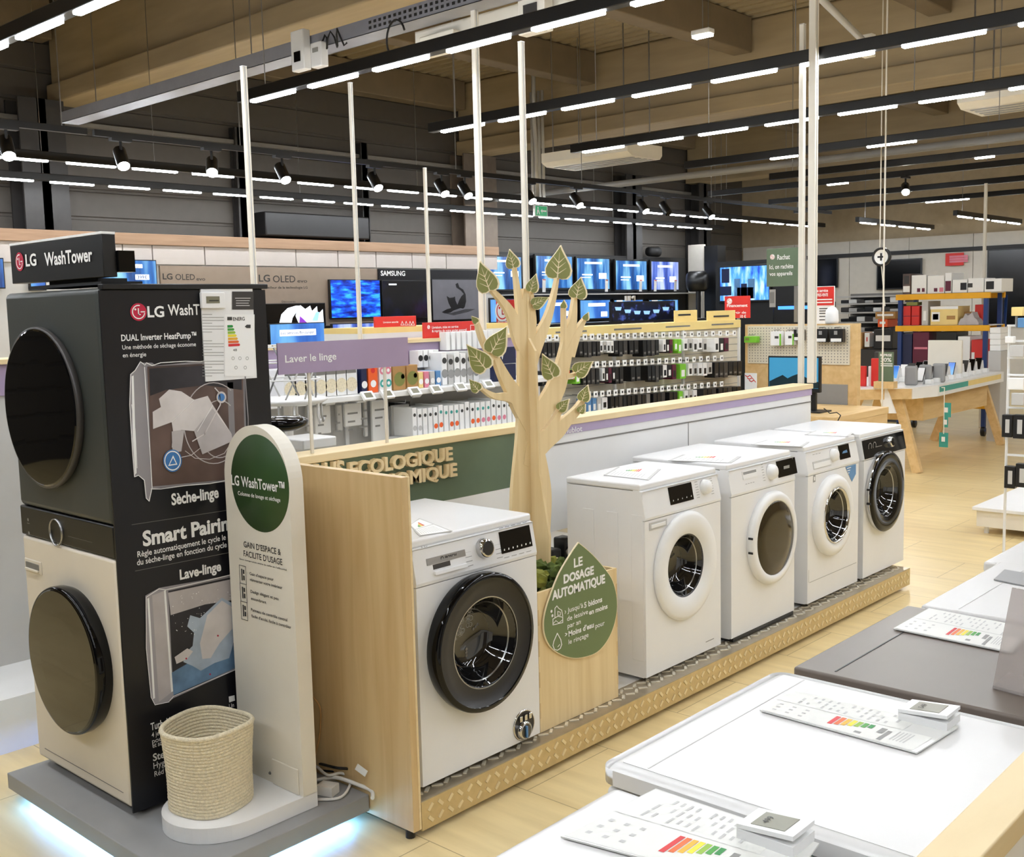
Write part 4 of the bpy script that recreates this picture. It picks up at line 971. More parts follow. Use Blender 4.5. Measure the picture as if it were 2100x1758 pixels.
# ---- fifth: black door and full black fascia
xf = -.035; t, f, zp, zt = washer_body('washing_machine', 'white washing machine with full black control strip, last on the platform', 3.455, 4.03, xf, .56, hole=(*P2(1822, 1008, xf+.04), .235*.93))
b = B(); fbox(b, xf, 3.458, 4.027, zp+.010, zt-.040, zp, zt, 'black_gloss', .004); st = b.build('control_strip', None, f)
y, _ = P2(1825, 903, xf); knob(f, xf, y, zp+.07, .033, zp, zt, 'chrome', 'black_gloss', .028)
b = B()
for yy, n in ((3.54, 12), (3.60, 10)):
    x_ = fx(zp+.07, xf, zp, zt)+.006; b.lathe([(0, .022), (0, .018)], (x_, yy, zp+.072), (1,0,0), 18, 'print_grey')
b.poly([(x_, 3.62, zp+.06), (x_, 3.70, zp+.06), (x_, 3.70, zp+.063), (x_, 3.62, zp+.063)], 'print_grey'); b.poly([(x_, 3.50, zp+.03), (x_, 3.54, zp+.03), (x_, 3.54, zp+.033), (x_, 3.50, zp+.033)], 'letter_white')
b.build('lit_symbols', None, st)
R = .235; y, z = P2(1822, 1008, xf+.04)
d = door(t, xf, y, z, [(.0, R*.97), (.014, R), (.030, R), (.040, R*.97), (.043, R*.90), (.040, R*.66), (.034, R*.62)], ['chrome','chrome','black_gloss','black_gloss','black_gloss','black_gloss'], R*.62, .034, True)
b = B()
for dz in (-.04, .04): b.box(xf+.014, xf+.038, y-R*1.004, y-R*.985, z+dz-.006, z+dz+.006, 'black_satin')
b.build('hinge_gap', None, d)
top_sheet('energy sheet on the last washer of the row', [(1650,892),(1672,884),(1750,888),(1740,896)], zt)

# ================================================================ PLANTER, PLYWOOD TREE, DROP SIGN
PX0, PX1, PY0, PY1 = -.60, -.030, .64, 1.13
t = thing('planter_box', 'plywood planter box between the first two washers', 'planter', (-.31, .885, .124))
zt_ = .665
for nm, a_ in (('front_board', (PX1-.012, PX1, PY0, PY1)), ('back_board', (PX0, PX0+.012, PY0, PY1)), ('side_board', (PX0+.0125, PX1-.0125, PY0, PY0+.012)), ('side_board', (PX0+.0125, PX1-.0125, PY1-.012, PY1))):
    B().box(*a_, .1245, zt_, 'plywood').build(nm, None, t)
b = B()
for k in range(4):
    for yy in (PY0-.0008, PY1-.006): b.box(PX1-.012, PX1+.0006, yy, yy+.0068, .18+k*.12, .24+k*.12, 'panel_wood')
o = b.build('finger_joint', None, t)
B().box(PX0+.0125, PX1-.0125, PY0+.0125, PY1-.0125, .55, .565, 'cardboard').build('soil_board', None, t)
# moss
mat('moss', (78,92,38), .95, var=.5, nscale=25)
mat('moss_light', (122,124,48), .95, var=.4, nscale=25)
b = B(); rnd = random.Random(5)
for k in range(130):
    x = rnd.uniform(PX0+.05, PX1-.05); y = rnd.uniform(PY0+.05, PY1-.05); z = rnd.uniform(.60, .70); r = rnd.uniform(.022, .04)
    z = min(z, .73)
    ve = []; n1, n2 = 7, 5
    for i in range(1, n2):
        th = math.pi*i/n2
        for j in range(n1):
            q = r*rnd.uniform(.65, 1.15); ve.append((x+q*math.sin(th)*math.cos(2*math.pi*j/n1), y+q*math.sin(th)*math.sin(2*math.pi*j/n1), z+q*.9*math.cos(th)))
    fs = [(i*n1+j, i*n1+(j+1) % n1, (i+1)*n1+(j+1) % n1, (i+1)*n1+j) for i in range(n2-2) for j in range(n1)]
    fs += [tuple(range(n1)), tuple(reversed(range((n2-2)*n1, (n2-1)*n1)))]
    b._add(ve, fs, 'moss' if k % 3 else 'moss_light')
o = b.build('moss'); o['kind'] = 'stuff'; tag(o, 'green moss filling the plywood planter', 'moss')
# tree, cut from plywood sheet; its sheet stands in the plane x = XT
XT = -.33
t = thing('plywood_tree', 'flat-cut plywood tree with green leaves growing from the planter', 'tree', (XT, 1.15, .566))
TH = .016
def pp(u, v, x=XT): c = at(u, v, 'x', x); return (x, c.y, c.z)
b = B(); cnt = 0
def limb(pts, ws):
    """tapered branch from photo centre line and widths"""
    global cnt
    V = [Vector((p[0], p[1], w_)) for p, w_ in zip(pts, ws)]; W = []
    for i in range(len(V)-1):
        a_, b_, c_, d_ = V[max(0, i-1)], V[i], V[i+1], V[min(len(V)-1, i+2)]
        for k in range(4):
            s = k/4; W.append(.5*((2*b_)+(c_-a_)*s+(2*a_-5*b_+4*c_-d_)*s*s+(3*b_-a_-3*c_+d_)*s**3))
    W.append(V[-1]); P = [Vector((p.x, p.y)) for p in W]; ws = [p.z for p in W]; L = []; Rr = []
    for i, p in enumerate(P):
        d = (P[min(i+1, len(P)-1)]-P[max(0, i-1)]).normalized(); n = Vector((-d.y, d.x)); L.append(p+n*ws[i]/2); Rr.append(p-n*ws[i]/2)
    dx = .0003*cnt; cnt += 1
    q = [pp(u, v) for u, v in L+list(reversed(Rr))]
    # quads so that curved limbs stay clean
    for i in range(len(P)-1):
        quad = [pp(*L[i]), pp(*L[i+1]), pp(*Rr[i+1]), pp(*Rr[i])]
        b.prism([(x-TH/2-dx/2, y, z) for x, y, z in quad], (TH+dx, 0, 0), 'plywood')
limb([(1086,1207),(1087,1150),(1087,1080),(1088,1010),(1086,950),(1083,900),(1082,840),(1080,780),(1078,700)], [60,66,78,80,66,50,42,36,32])
limb([(1078,705),(1077,650),(1076,592)], [40,26,9])
limb([(1080,745),(1066,698),(1052,655),(1036,626),(1005,592)], [8,26,20,15,7])
limb([(1078,730),(1069,675),(1066,640),(1061,600),(1054,545)], [8,18,14,9,4])
limb([(1085,735),(1090,670),(1090,635),(1088,594)], [8,14,10,5])
limb([(1082,800),(1091,735),(1105,692),(1123,650),(1135,605),(1143,562)], [8,22,22,14,8,4])
limb([(1080,905),(1094,868),(1110,845),(1138,798),(1154,745),(1166,690),(1174,650),(1178,605)], [12,40,38,36,26,22,13,5])
limb([(1150,760),(1156,705),(1155,632)], [14,9,5])
limb([(1166,730),(1178,695),(1190,668),(1200,652)], [20,15,10,5])
limb([(1150,772),(1142,770),(1132,768)], [12,7,4])
limb([(1158,772),(1172,770),(1184,764)], [12,8,4])
limb([(1076,955),(1096,920),(1114,903),(1140,885),(1162,862),(1184,838),(1196,815)], [12,42,40,30,20,14,6])
limb([(1110,905),(1132,872),(1148,838)], [26,16,6])
limb([(1176,846),(1186,842)], [8,4])
limb([(1083,890),(1069,838),(1055,810),(1033,772),(1013,728),(1008,712)], [10,34,29,20,10,5])
limb([(1010,730),(996,752)], [9,4])
limb([(1006,730),(992,705),(983,680),(977,660)], [9,8,7,4])
limb([(1084,852),(1064,828),(1045,815),(1012,812),(985,796)], [8,26,20,12,4])
b.build('trunk', None, t)
# cross sheet slotted through the trunk
b = B(); y0 = pp(1086, 1000)[1]
b.prism([(XT-.10, y0, .570), (XT+.09, y0, .570), (XT+.10, y0, .80), (XT+.055, y0, 1.05), (XT+.045, y0, 1.55), (XT+.012, y0, 1.60), (XT+.010, y0, 1.78), (XT-.012, y0, 1.78), (XT-.04, y0, 1.5), (XT-.055, y0, 1.05), (XT-.10, y0, .80)], (0, .012, 0), 'plywood')
b.build('cross_trunk', None, t)
def leaf(tip, base, wpx):
    T = Vector(tip); Bs = Vector(base); d = T-Bs; L = d.length; d.normalize(); n = Vector((-d.y, d.x)); h = wpx/2
    prof = [(0, .0), (-.045, .35), (-.02, .72), (.10, .96), (.25, 1.0), (.42, .86), (.58, .62), (.74, .36), (.88, .15), (1.0, 0)]
    def outline(k, cx=.0):
        A = [Bs+d*(L*(s if k == 1 else .34+(s-.34)*k))+n*(h*w_*k) for s, w_ in prof]; C_ = [Bs+d*(L*(s if k == 1 else .34+(s-.34)*k))-n*(h*w_*k) for s, w_ in reversed(prof[1:-1])]
        return A+C_
    x1 = XT+TH/2+.004
    b = B(); o_ = [pp(p.x, p.y, x1) for p in outline(1)]; b.prism(o_, (.006, 0, 0), 'letter_cream')
    b.poly([pp(p.x, p.y, x1+.0068) for p in outline(.94)], 'leaf_green')
    vx = x1+.0075; w0 = max(1.2, wpx*.045)
    def vein(p, q, w0, w1):
        dd = (q-p).normalized(); nn = Vector((-dd.y, dd.x)); b.poly([pp(*(p+nn*w0/2), vx), pp(*(q+nn*w1/2), vx), pp(*(q-nn*w1/2), vx), pp(*(p-nn*w0/2), vx)], 'letter_cream')
    if wpx > 16:
        vein(Bs, Bs+d*L*.78, w0*1.2, .3)
        for s in (.12, .30, .46):
            for sg in (-1, 1): vein(Bs+d*L*s, Bs+d*L*(s+.20)+n*sg*h*(.62-.45*max(0, s-.12)), w0*.8, .3)
    b.build('leaf', None, t, recalc=False)
for a_ in (((983,535),(1004,596),46), ((1044,511),(1053,549),29), ((1149,503),(1143,570),54), ((1099,561),(1088,598),26), ((1126,609),(1092,626),26), ((1191,568),(1182,611),38),
           ((1156,615),(1155,632),13), ((1206,640),(1199,656),13), ((966,648),(978,662),14), ((1040,668),(1007,724),46), ((956,706),(996,757),46), ((962,778),(981,801),24),
           ((1111,725),(1135,774),38), ((1216,741),(1180,765),34), ((1205,789),(1194,822),26), ((1167,818),(1146,841),24), ((1200,828),(1188,846),18)): leaf(*a_)
# drop-shaped sign on the planter
xd = PX1+.004
t = thing('drop_sign', 'green water-drop sign on the front of the planter', 'sign', (xd, .9, .3))
OUT = [(1184,1112),(1170,1132),(1146,1172),(1130,1210),(1117,1248),(1112,1278),(1115,1305),(1127,1328),(1148,1343),(1172,1350),(1196,1348),(1222,1338),(1242,1316),(1256,1286),(1263,1252),(1262,1220),(1254,1190),(1240,1168),(1218,1142),(1200,1125)]
S_ = []; NO = len(OUT)
for i in range(NO):
    a_, b_, c_, d_ = [Vector(OUT[(i+k) % NO]) for k in (-1, 0, 1, 2)]
    if i == 0: a_ = b_*2-c_
    if i == NO-1: d_ = c_*2-b_
    for k in range(4):
        s = k/4; S_.append(.5*((2*b_)+(c_-a_)*s+(2*a_-5*b_+4*c_-d_)*s*s+(3*b_-a_-3*c_+d_)*s**3))
Q = [at(q.x, q.y, 'x', xd) for q in S_]; c = sum(Q, Vector())/len(Q)
B().prism(Q, (.006, 0, 0), 'letter_cream').prism([c+(q-c)*.985+Vector((.0062,0,0)) for q in Q], (.0008, 0, 0), 'drop_green').build('drop_board', None, t)
b = B(); q = xd+.0080
for s_, bl, br_, cap, bd in (('LE', (1177,1164), (1195,1159), 18, .03), ('DOSAGE', (1156,1195), (1218,1179), 17, .045), ('AUTOMATIQUE', (1132,1228), (1241,1198), 18, .045), ('› Jusqu’à', (1158,1258), (1196,1247), 10, .008), ('5 bidons', (1198,1246), (1235,1235), 11, .03),
        ('de lessive', (1163,1272), (1206,1261), 10, .008), ('en moins', (1208,1260), (1246,1249), 10, .03), ('par an', (1164,1287), (1191,1281), 10, .008), ('› ', (1158,1305), (1164,1303), 9, .01), ('Moins d’eau', (1166,1303), (1218,1289), 11, .03), ('pour', (1221,1288), (1240,1283), 10, .008), ('le rinçage', (1166,1319), (1207,1309), 10, .008)):
    lines(t, 'x', q, [(s_, bl, br_, cap, bd)], 'letter_white')
b = B()
def stroke(b, pts, w_, val, m, closed=False):
    n = len(pts)
    for i in range(n if closed else n-1):
        p = Vector(pts[i]); r = Vector(pts[(i+1) % n]); d = (r-p).normalized(); nn = Vector((-d.y, d.x))*w_/2; p = p-d*w_*.4; r = r+d*w_*.4
        ppoly(b, 'x', val, [tuple(p+nn), tuple(r+nn), tuple(r-nn), tuple(p-nn)], m)
stroke(b, [(1143,1299),(1136,1315),(1134,1324),(1137,1332),(1143,1334),(1149,1330),(1152,1322),(1150,1312)], 1.6, q, 'letter_white', True)
stroke(b, [(1144,1327),(1148,1322)], 1.2, q, 'letter_white'); b.build('drop_icon', None, t); b = B()
stroke(b, [(1134,1282),(1134,1270),(1144,1264),(1154,1266),(1154,1277)], 1.6, q, 'letter_white', True)
stroke(b, [(1138,1266),(1138,1248),(1142,1243),(1146,1248),(1152,1252),(1154,1264)], 1.6, q, 'letter_white')
stroke(b, [(1144,1262),(1144,1254),(1149,1256),(1149,1262)], 1.4, q, 'letter_white', True)
stroke(b, [(1135,1279),(1140,1273),(1146,1278),(1153,1272)], 1.2, q, 'letter_white')
for u, v in ((1131,1254),(1133,1263)): b.lathe([(0,0),(0,.006)], at(u, v, 'x', q), (1,0,0), 10, 'letter_white')
b.build('detergent_icon', None, t)
# ================================================================ LOW PARTITION BEHIND THE WASHERS
XB = -.655
t = thing('partition', 'low white and green display partition with oak cap behind the washers', 'partition', (XB-.06, 2, 0))
B().box(XB-.13, XB+.012, -.075, 4.05, 1.170, 1.200, 'oak_cap', .003).build('oak_cap', None, t)
B().box(XB-.12, XB, -.07, 1.30, .93, 1.169, 'green_board').build('green_board', None, t)
b = B(); b.box(XB-.12, XB, -.07, 1.30, .68, .929, 'white_plastic').box(XB-.12, XB, 1.3005, 4.04, .68, 1.128, 'white_plastic'); b.build('white_panel', None, t)
b = B(); b.box(XB+.0005, XB+.003, 1.3005, 4.04, 1.083, 1.090, 'seam_grey').box(XB+.0005, XB+.0015, 2.62, 2.625, .68, 1.083, 'seam_grey'); b.build('shadow_gap', None, t)
B().box(XB-.12, XB+.004, 1.3005, 4.045, 1.129, 1.1695, 'purple_strip').build('purple_strip', None, t)
b = B()
for y in (0, 1.30, 2.62, 3.98): b.box(XB-.11, XB-.06, y, y+.05, 0, .68, 'white_plastic')
b.box(XB-.12, XB-.02, -.03, 4.04, .30, .33, 'white_plastic')
b.build('support', None, t)
b = B(); R_ = at(1194, 884, 'x', XB+.005); text_to(b, 'Lave-linge hublot', (XB+.0055, R_.y-.34, R_.z), (0,1,0), (0,0,1), .34, .026, 'letter_white', .01); b.build('white_lettering', None, t)
lines(t, 'x', XB+.002, [('ECOLOGIQUE', (711,975), (922,944), 28, .03), ('ECONOMIQUE', (706,1010), (931,979), 28, .03)], 'plywood', 'wooden_lettering', .022)
b = B()
q = at(711, 975, 'x', XB+.002); q2 = at(706, 1010, 'x', XB+.002)
text_to(b, 'PLUS', (XB+.002, q.y-.20, q.z-.0), (0,1,0), (0,0,1), .175, .062, 'plywood', .03, .022)
text_to(b, 'PLUS', (XB+.002, q2.y-.20, q2.z), (0,1,0), (0,0,1), .175, .062, 'plywood', .03, .022)
o = b.build('wooden_lettering', None, t); o['label'] = 'raised pale wood letters'
b = B()
for k, (y, z, h) in enumerate(((1.50, .34, .24), (1.60, .34, .28), (1.72, .34, .2))): b.box(XB-.11, XB-.03, y, y+.07, z, z+h, 'black_satin', .01)
tag(b.build('vacuum_accessory'), 'black plastic appliance parts on the open shelf under the partition', 'accessory')
b = B().tube([(XB-.05, 1.66, .34), (XB-.06, 1.70, .5), (XB-.03, 1.76, .62), (XB-.03, 1.80, .70)], .02, 10, 'charcoal_satin'); tag(b.build('hose'), 'dark hose leaning between the tree trunk and the narrow washer', 'hose')
b = B().tube([(XB-.02, 1.58, .40), (XB-.02, 1.62, .5), (XB-.02, 1.60, .56), (XB-.02, 1.66, .60)], .008, 8, 'steel'); tag(b.build('steel_fitting'), 'grey pipe fitting seen under the partition beside the trunk', 'fitting')
# purple hanging sign on two thin posts
a = at(568, 695, 'x', XB-.03); c = at(838, 750, 'x', XB-.03); zt_ = (at(568, 698, 'x', XB-.03).z+at(838, 697, 'x', XB-.03).z)/2; zb_ = (at(568, 768, 'x', XB-.03).z+at(838, 751, 'x', XB-.03).z)/2
t = thing('aisle_sign', 'purple aisle sign on thin white posts over the partition', 'sign', (XB-.03, (a.y+c.y)/2, 1.2005))
B().box(XB-.036, XB-.030, a.y, c.y, zb_, zt_, 'purple_sign').build('sign_board', None, t)
b = B(); ptext(b, 'Laver le linge', 'x', XB-.0288, (585,742), (690,739), 15, 'letter_white', .015); b.build('lettering', None, t)
for u, v in ((640, 840), (795, 840)):
    y = at(u, v, 'x', XB-.03).y; B().box(XB-.044, XB-.037, y-.006, y+.006, 1.2005, zt_-.02, 'warm_white').build('post', None, t)

# ================================================================ SHELVING RUN WITH SMALL APPLIANCES AND PHONE ACCESSORIES
XG = -2.20
t = thing('shelving', 'white shelving run with purple top band behind the partition', 'shelving', (XG-.15, 2.0, 0))
ga, gb = -.9, 3.18
B().box(XG-.22, XG, ga, gb, 0, 1.40, 'light_grey').build('back_panel', None, t)
B().box(XG-.23, XG+.012, ga, gb, 1.401, 1.535, 'purple_sign').build('purple_band', None, t)
B().box(XG-.26, XG+.03, ga, gb, 1.536, 1.556, 'oak_cap').build('top_cap', None, t)
ZS1, ZS2, ZS3 = 1.255, .985, .62
def Y(u, v, x): return at(u, v, 'x', x).y
for z, d in ((ZS1, .30), (ZS2, .34), (ZS3, .42)):
    B().box(XG+.001, XG+d, Y(838, 870, XG+.3) if z == ZS2 else ga+.9, gb, z, z+.03, 'white_plastic', .004).build('shelf', None, t)
B().box(XG+.001, XG+.44, ga, gb, 0, .22, 'white_plastic').build('base_cabinet', None, t)
b = B()
for y in (ga+.9, 1.5, gb-.03): b.box(XG+.001, XG+.012, y, y+.025, .22, 1.40, 'white_plastic')
b.build('upright', None, t)

G2 = 'boxed products on the upper white shelf'
zz = ZS1+.031
for k in range(7):
    y = Y(590+k*21, 780, XG+.22); 
    o = thing('product_box', 'white boxed round brush head, %s from the left on the upper white shelf' % ORD[k], 'box', (XG+.15, y, zz), G2)
    B().box(XG+.05, XG+.24, y-.040, y+.040, zz, zz+.155, 'white_plastic', .003).build('carton', None, o)
    b = B(); b.lathe([(0, .038), (0, 0)], (XG+.2412, y, zz+.055), (1,0,0), 20, 'rope'); b.box(XG+.2405, XG+.2415, y-.032, y+.032, zz+.115, zz+.145, 'seam_grey'); b.build('carton_print', None, o)
def pbox(u0, u1, v, h, m, lb, pic=None, x1=XG+.25, z=None, dep=.15, grp=G2, nm='product_box', cat='box'):
    ya = Y(u0, v, x1); yb = Y(u1, v, x1); z = zz if z is None else z
    o = thing(nm, lb, cat, (x1-dep/2, (ya+yb)/2, z), grp)
    B().box(x1-dep, x1, ya+.003, yb-.003, z, z+h, m, .002).build('carton', None, o)
    if pic:
        b = B(); c = (ya+yb)/2; w_ = (yb-ya)
        for (s, r, q, mm) in pic: b.lathe([(0, r), (0, 0)], (x1+.0012+.0004*q, c+s[0]*w_, z+s[1]*h), (1,0,0), 16, mm)
        b.build('carton_print', None, o, recalc=False)
    return o
dots = lambda c1, c2: [((-.22,.72),.022,0,c1), ((-.22,.72),.010,1,'letter_white'), ((.22,.72),.022,0,c2), ((.22,.72),.010,1,'letter_white'), ((-.22,.28),.022,0,'teal'), ((-.22,.28),.010,1,'letter_white'), ((.22,.28),.022,0,'teal'), ((.22,.28),.010,1,'letter_white')]
pbox(741,754,790,.155,'navy','small blue box left of the orange box on the upper white shelf', [((0,.3),.02,0,'letter_white')])
pbox(755,776,785,.16,'orange','bright orange box on the upper white shelf', [((0,.3),.02,0,'letter_white'), ((0,.75),.015,0,'red_sign')])
pbox(778,804,785,.16,'white_plastic','white box with pink and teal rings on the upper white shelf', dots('pink','pink'))
pbox(806,833,785,.135,'cardboard','left of two brown boxes with a dark round appliance picture', [((0,.45),.040,0,'leaf_green'), ((.25,.55),.014,0,'leaf_green')])
pbox(834,858,783,.135,'cardboard','right of two brown boxes with a dark round appliance picture', [((0,.45),.040,0,'leaf_green'), ((.25,.55),.014,0,'leaf_green')])
for k in range(4): pbox(858+k*12, 869+k*12, 785, .09, ['yellow_sign','pink','light_grey','blue_print'][k], '%s small pack of four with coloured faces right of the brown boxes' % ORD[k].capitalize(), [((0,.4),.016,0,'letter_white')])
for k in range(4): pbox(858+k*11, 868+k*11, 750, .10, 'letter_white', 'white pack with dark oval, %s from the left above the coloured packs' % ORD[k], [((0,.55),.018,0,'black_satin')], x1=XG+.10, z=zz+.105, dep=.08)
for k in range(6): pbox(906+k*13, 918+k*13, 770, .19-.012*(k % 2), ['letter_white','light_grey','letter_white'][k % 3], '%s tall white pack from the left on the upper white shelf' % ORD[k], [((0,.75),.018,0,'print_dark'), ((0,.35),.026,0,'print_grey')], x1=XG+.2)
for k in range(9): pbox(915+k*11, 924+k*11, 715, .11, 'letter_white', 'white bottle-shaped pack in the upper back row, %s from the left' % ORD[k], None, x1=XG+.08, z=zz+.195, dep=.06)
G3 = 'toothbrush head packs on the lower white shelf'
z3 = ZS2+.031; cols = ['light_grey','light_grey','white_plastic','letter_white','orange','orange','letter_white','orange','orange','letter_white','letter_white','orange','orange','pink','pink','orange','pink','pink','letter_white','letter_white']
for k in range(20):
    u = 845+k*10.8
    o = pbox(u, u+10, 850-k*1.2, .155 if k % 5 else .165, 'letter_white', 'small brush-head pack, %s from the left on the lower white shelf' % ORD[k], [((0,.3),.015,0,cols[k]), ((0,.75),.010,0,'teal' if k in (5,6,7,8,12,13,14) else 'print_dark')], x1=XG+.28, z=z3, dep=.2, grp=G3)
# electronic shelf labels
G4 = 'electronic price tags clipped on the white shelves'
def esl(x, y, z, lb, s=1.0, grp=G4):
    o = thing('price_tag', lb, 'price tag', (x, y, z), grp)
    ux = Vector((0, .034*s, 0)); n = Vector((.75, 0, .66)); up = Vector((-.66, 0, .75))
    c = Vector((x, y, z)); B().obox(c, ux, up*.024*s, n*.007, 'white_plastic').build('tag_case', None, o)
    B().obox(c+n*.0075, ux*.62, up*.014*s, n*.0005, 'lcd').build('tag_display', None, o); return o
for k, (u, v) in enumerate(((755,790),(795,796),(851,790),(895,788),(945,784),(1002,777),(1040,775))):
    c = at(u, v, 'x', XG+.325); esl(XG+.32, c.y, ZS1+.022, 'white electronic price tag, %s from the left on the upper shelf edge' % ORD[k], 1.15)
for k, (u, v) in enumerate(((915,870),(950,868),(975,865),(997,862),(1026,858),(1058,853))):
    c = at(u, v, 'x', XG+.365); esl(XG+.36, c.y, ZS2+.022, 'white electronic price tag, %s from the left on the lower shelf edge' % ORD[k], 1.15)
for k, (u, v) in enumerate(((674,823),(738,818),(851,808))):
    c = at(u, v, 'x', XG+.20); esl(XG+.20, c.y, c.z, 'small hanging price tag, %s from the left under the upper white shelf' % ORD[k], .9)
# hanging white packs under the upper shelf
G5 = 'white hanging packs between the two shelves'
for k, (u0, u1, v0, v1, m) in enumerate(((628,640,835,885,'light_grey'),(644,680,835,888,'letter_white'),(690,704,830,884,'light_grey'),(706,743,829,872,'letter_white'),(746,756,822,895,'light_grey'),(762,800,822,905,'letter_white'),(803,842,832,890,'light_grey'))):
    p0 = at(u0, v0, 'x', XG+.12); p1 = at(u1, v1, 'x', XG+.12)
    o = thing('hanging_pack', 'white hanging bag, %s from the left under the upper shelf' % ORD[k], 'pack', (XG+.11, (p0.y+p1.y)/2, p1.z), G5)
    B().box(XG+.10, XG+.12, p0.y, p1.y, p1.z, p0.z, m, .006).build('bag', None, o)
    b = B()
    for j in range(3): b.box(XG+.1203, XG+.1208, p0.y+.02, p1.y-.03-.02*j, p0.z-.06-.045*j, p0.z-.05-.045*j, 'print_grey')
    b.build('printed_text', None, o)
    B().tube([(XG+.005, (p0.y+p1.y)/2, p0.z+.012), (XG+.16, (p0.y+p1.y)/2, p0.z+.012), (XG+.165, (p0.y+p1.y)/2, p0.z+.03)], .003, 6, 'white_plastic').build('hook', None, o)
o = pbox(808, 842, 818, .10, 'black_satin', 'dark brown boxed appliance lying under the upper white shelf', [((0,.5),.03,0,'cardboard')], x1=XG+.1, z=1.10, dep=.08)
# round turntable display with hooks at the left of the shelving
TT = -1.52; c = at(590, 822, 'x', TT); t = thing('turntable_display', 'round white turntable with hanging clips behind the totem', 'display', (TT, c.y, c.z))
B().lathe([(0,0),(0,.16),(.012,.18),(.022,.18),(.024,.165),(.024,0)], (TT, c.y, c.z-.012), (0,0,1), 40, 'white_plastic').build('round_tray', None, t)
b = B()
for k in range(14):
    a_ = 2*math.pi*k/14; x, y = TT+.15*math.cos(a_), c.y+.15*math.sin(a_)
    b.tube([(x, y, c.z-.012), (x, y, c.z-.07), (x+.012, y, c.z-.10), (x, y+.012, c.z-.085)], .006, 6, 'white_plastic' if k % 2 else 'light_grey')
b.build('hanging_clip', None, t)
b = B()
for k in range(9):
    a_ = 2*math.pi*k/9; x, y = TT+.13*math.cos(a_), c.y+.13*math.sin(a_)
    b.tube([(x, y, c.z+.012), (TT+.16*math.cos(a_+.8), c.y+.16*math.sin(a_+.8), c.z+.25)], .004, 6, 'grey_plastic' if k % 2 else 'light_grey')
for z in (.10, .18, .25): b.tube([(TT+(.14+.1*z)*math.cos(q*.314), c.y+(.14+.1*z)*math.sin(q*.314), c.z+z) for q in range(20)], .004, 6, 'white_plastic', closed=True)
b.build('wire_frame', None, t)
B().cyl((TT, c.y, 0), (TT, c.y, c.z-.012), .02, 12, 'white_plastic').lathe([(0,0),(0,.16),(.02,.16),(.03,0)], (TT, c.y, 0), (0,0,1), 30, 'white_plastic').build('stand', None, t)
c = at(572, 868, 'x', -1.10); t = thing('black_pan', 'glossy black pan-shaped appliance peeking over the totem', 'appliance', (-1.10, c.y, c.z-.03))
B().lathe([(-.03,0),(-.028,.08),(-.01,.115),(.012,.12),(.022,.10),(.03,0)], (-1.10, c.y, c.z), (0,0,1), 40, 'black_gloss').build('appliance_body', None, t)
B().cyl((-1.10, c.y, 0), (-1.10, c.y, c.z-.031), .022, 14, 'white_plastic').build('stand', None, t)
c = at(640, 903, 'x', -1.25); t = thing('white_tray', 'white tray on a slim stand showing just right of the totem top', 'tray', (-1.25, c.y-.1, 0)); B().box(-1.38, -1.18, c.y-.10, c.y+.08, c.z-.03, c.z+.015, 'white_plastic', .006).build('tray_top', None, t); B().cyl((-1.28, c.y, 0), (-1.28, c.y, c.z-.031), .02, 12, 'white_plastic').build('stand', None, t)
# black and white promo cards on the shelving behind the tree
for k, (u, v) in enumerate(((1030,735),(1030,760))):
    p0 = at(1013, v-12, 'x', XG+.30); p1 = at(1058, v+12, 'x', XG+.30); p1.z = max(p1.z, ZS1+.032); p0.z = max(p0.z, p1.z+.1)
    if k: p1.z = ZS1+.032; p0.z = ZS1+.13
    else: p1.z = ZS1+.135; p0.z = ZS1+.235
    o = thing('promo_box', ('upper' if not k else 'lower')+' black box with white letter W behind the tree branch', 'box', (XG+.25, (p0.y+p1.y)/2, p1.z))
    B().box(XG+.265, XG+.30, p0.y, p1.y, p1.z, p0.z, 'navy').build('carton', None, o)
    b = B(); text_to(b, 'W', (XG+.3008, p0.y+.03, p1.z+.03), (0,1,0), (0,0,1), .06, .05, 'letter_white', .03); b.build('lettering', None, o)

# accessory wall
ya, yb = 3.22, 5.78
t = thing('pegboard_wall', 'white slatted wall of phone accessories behind the tree', 'shelving', (XG-.15, (ya+yb)/2, 0))
mat('pegboard', (218,210,190), .6, var=.03)
B().box(XG-.22, XG, ya, yb, 0, 1.52, 'pegboard').build('back_panel', None, t)
b = B()
for k in range(15): b.box(XG+.0002, XG+.002, ya+.01, yb-.01, .72+k*.055, .724+k*.055, 'mid_grey')
o = b.build('slat_groove', None, t)
B().box(XG-.24, XG+.02, ya, yb, 1.521, 1.585, 'yellow_sign').build('yellow_band', None, t)
b = B()
for k in range(4):
    y = ya+.12+k*.66; b.box(XG+.0205, XG+.0215, y, y+.34, 1.548, 1.560, 'seam_grey')
b.build('band_print', None, t)
B().box(XG+.001, XG+.34, ya, yb, .70, .73, 'white_plastic').build('bottom_shelf', None, t)
for y in (ya, 4.0, 4.9, yb-.025): B().box(XG+.001, XG+.02, y, y+.022, .73, 1.52, 'white_plastic').build('upright', None, t)
XI = XG+.15
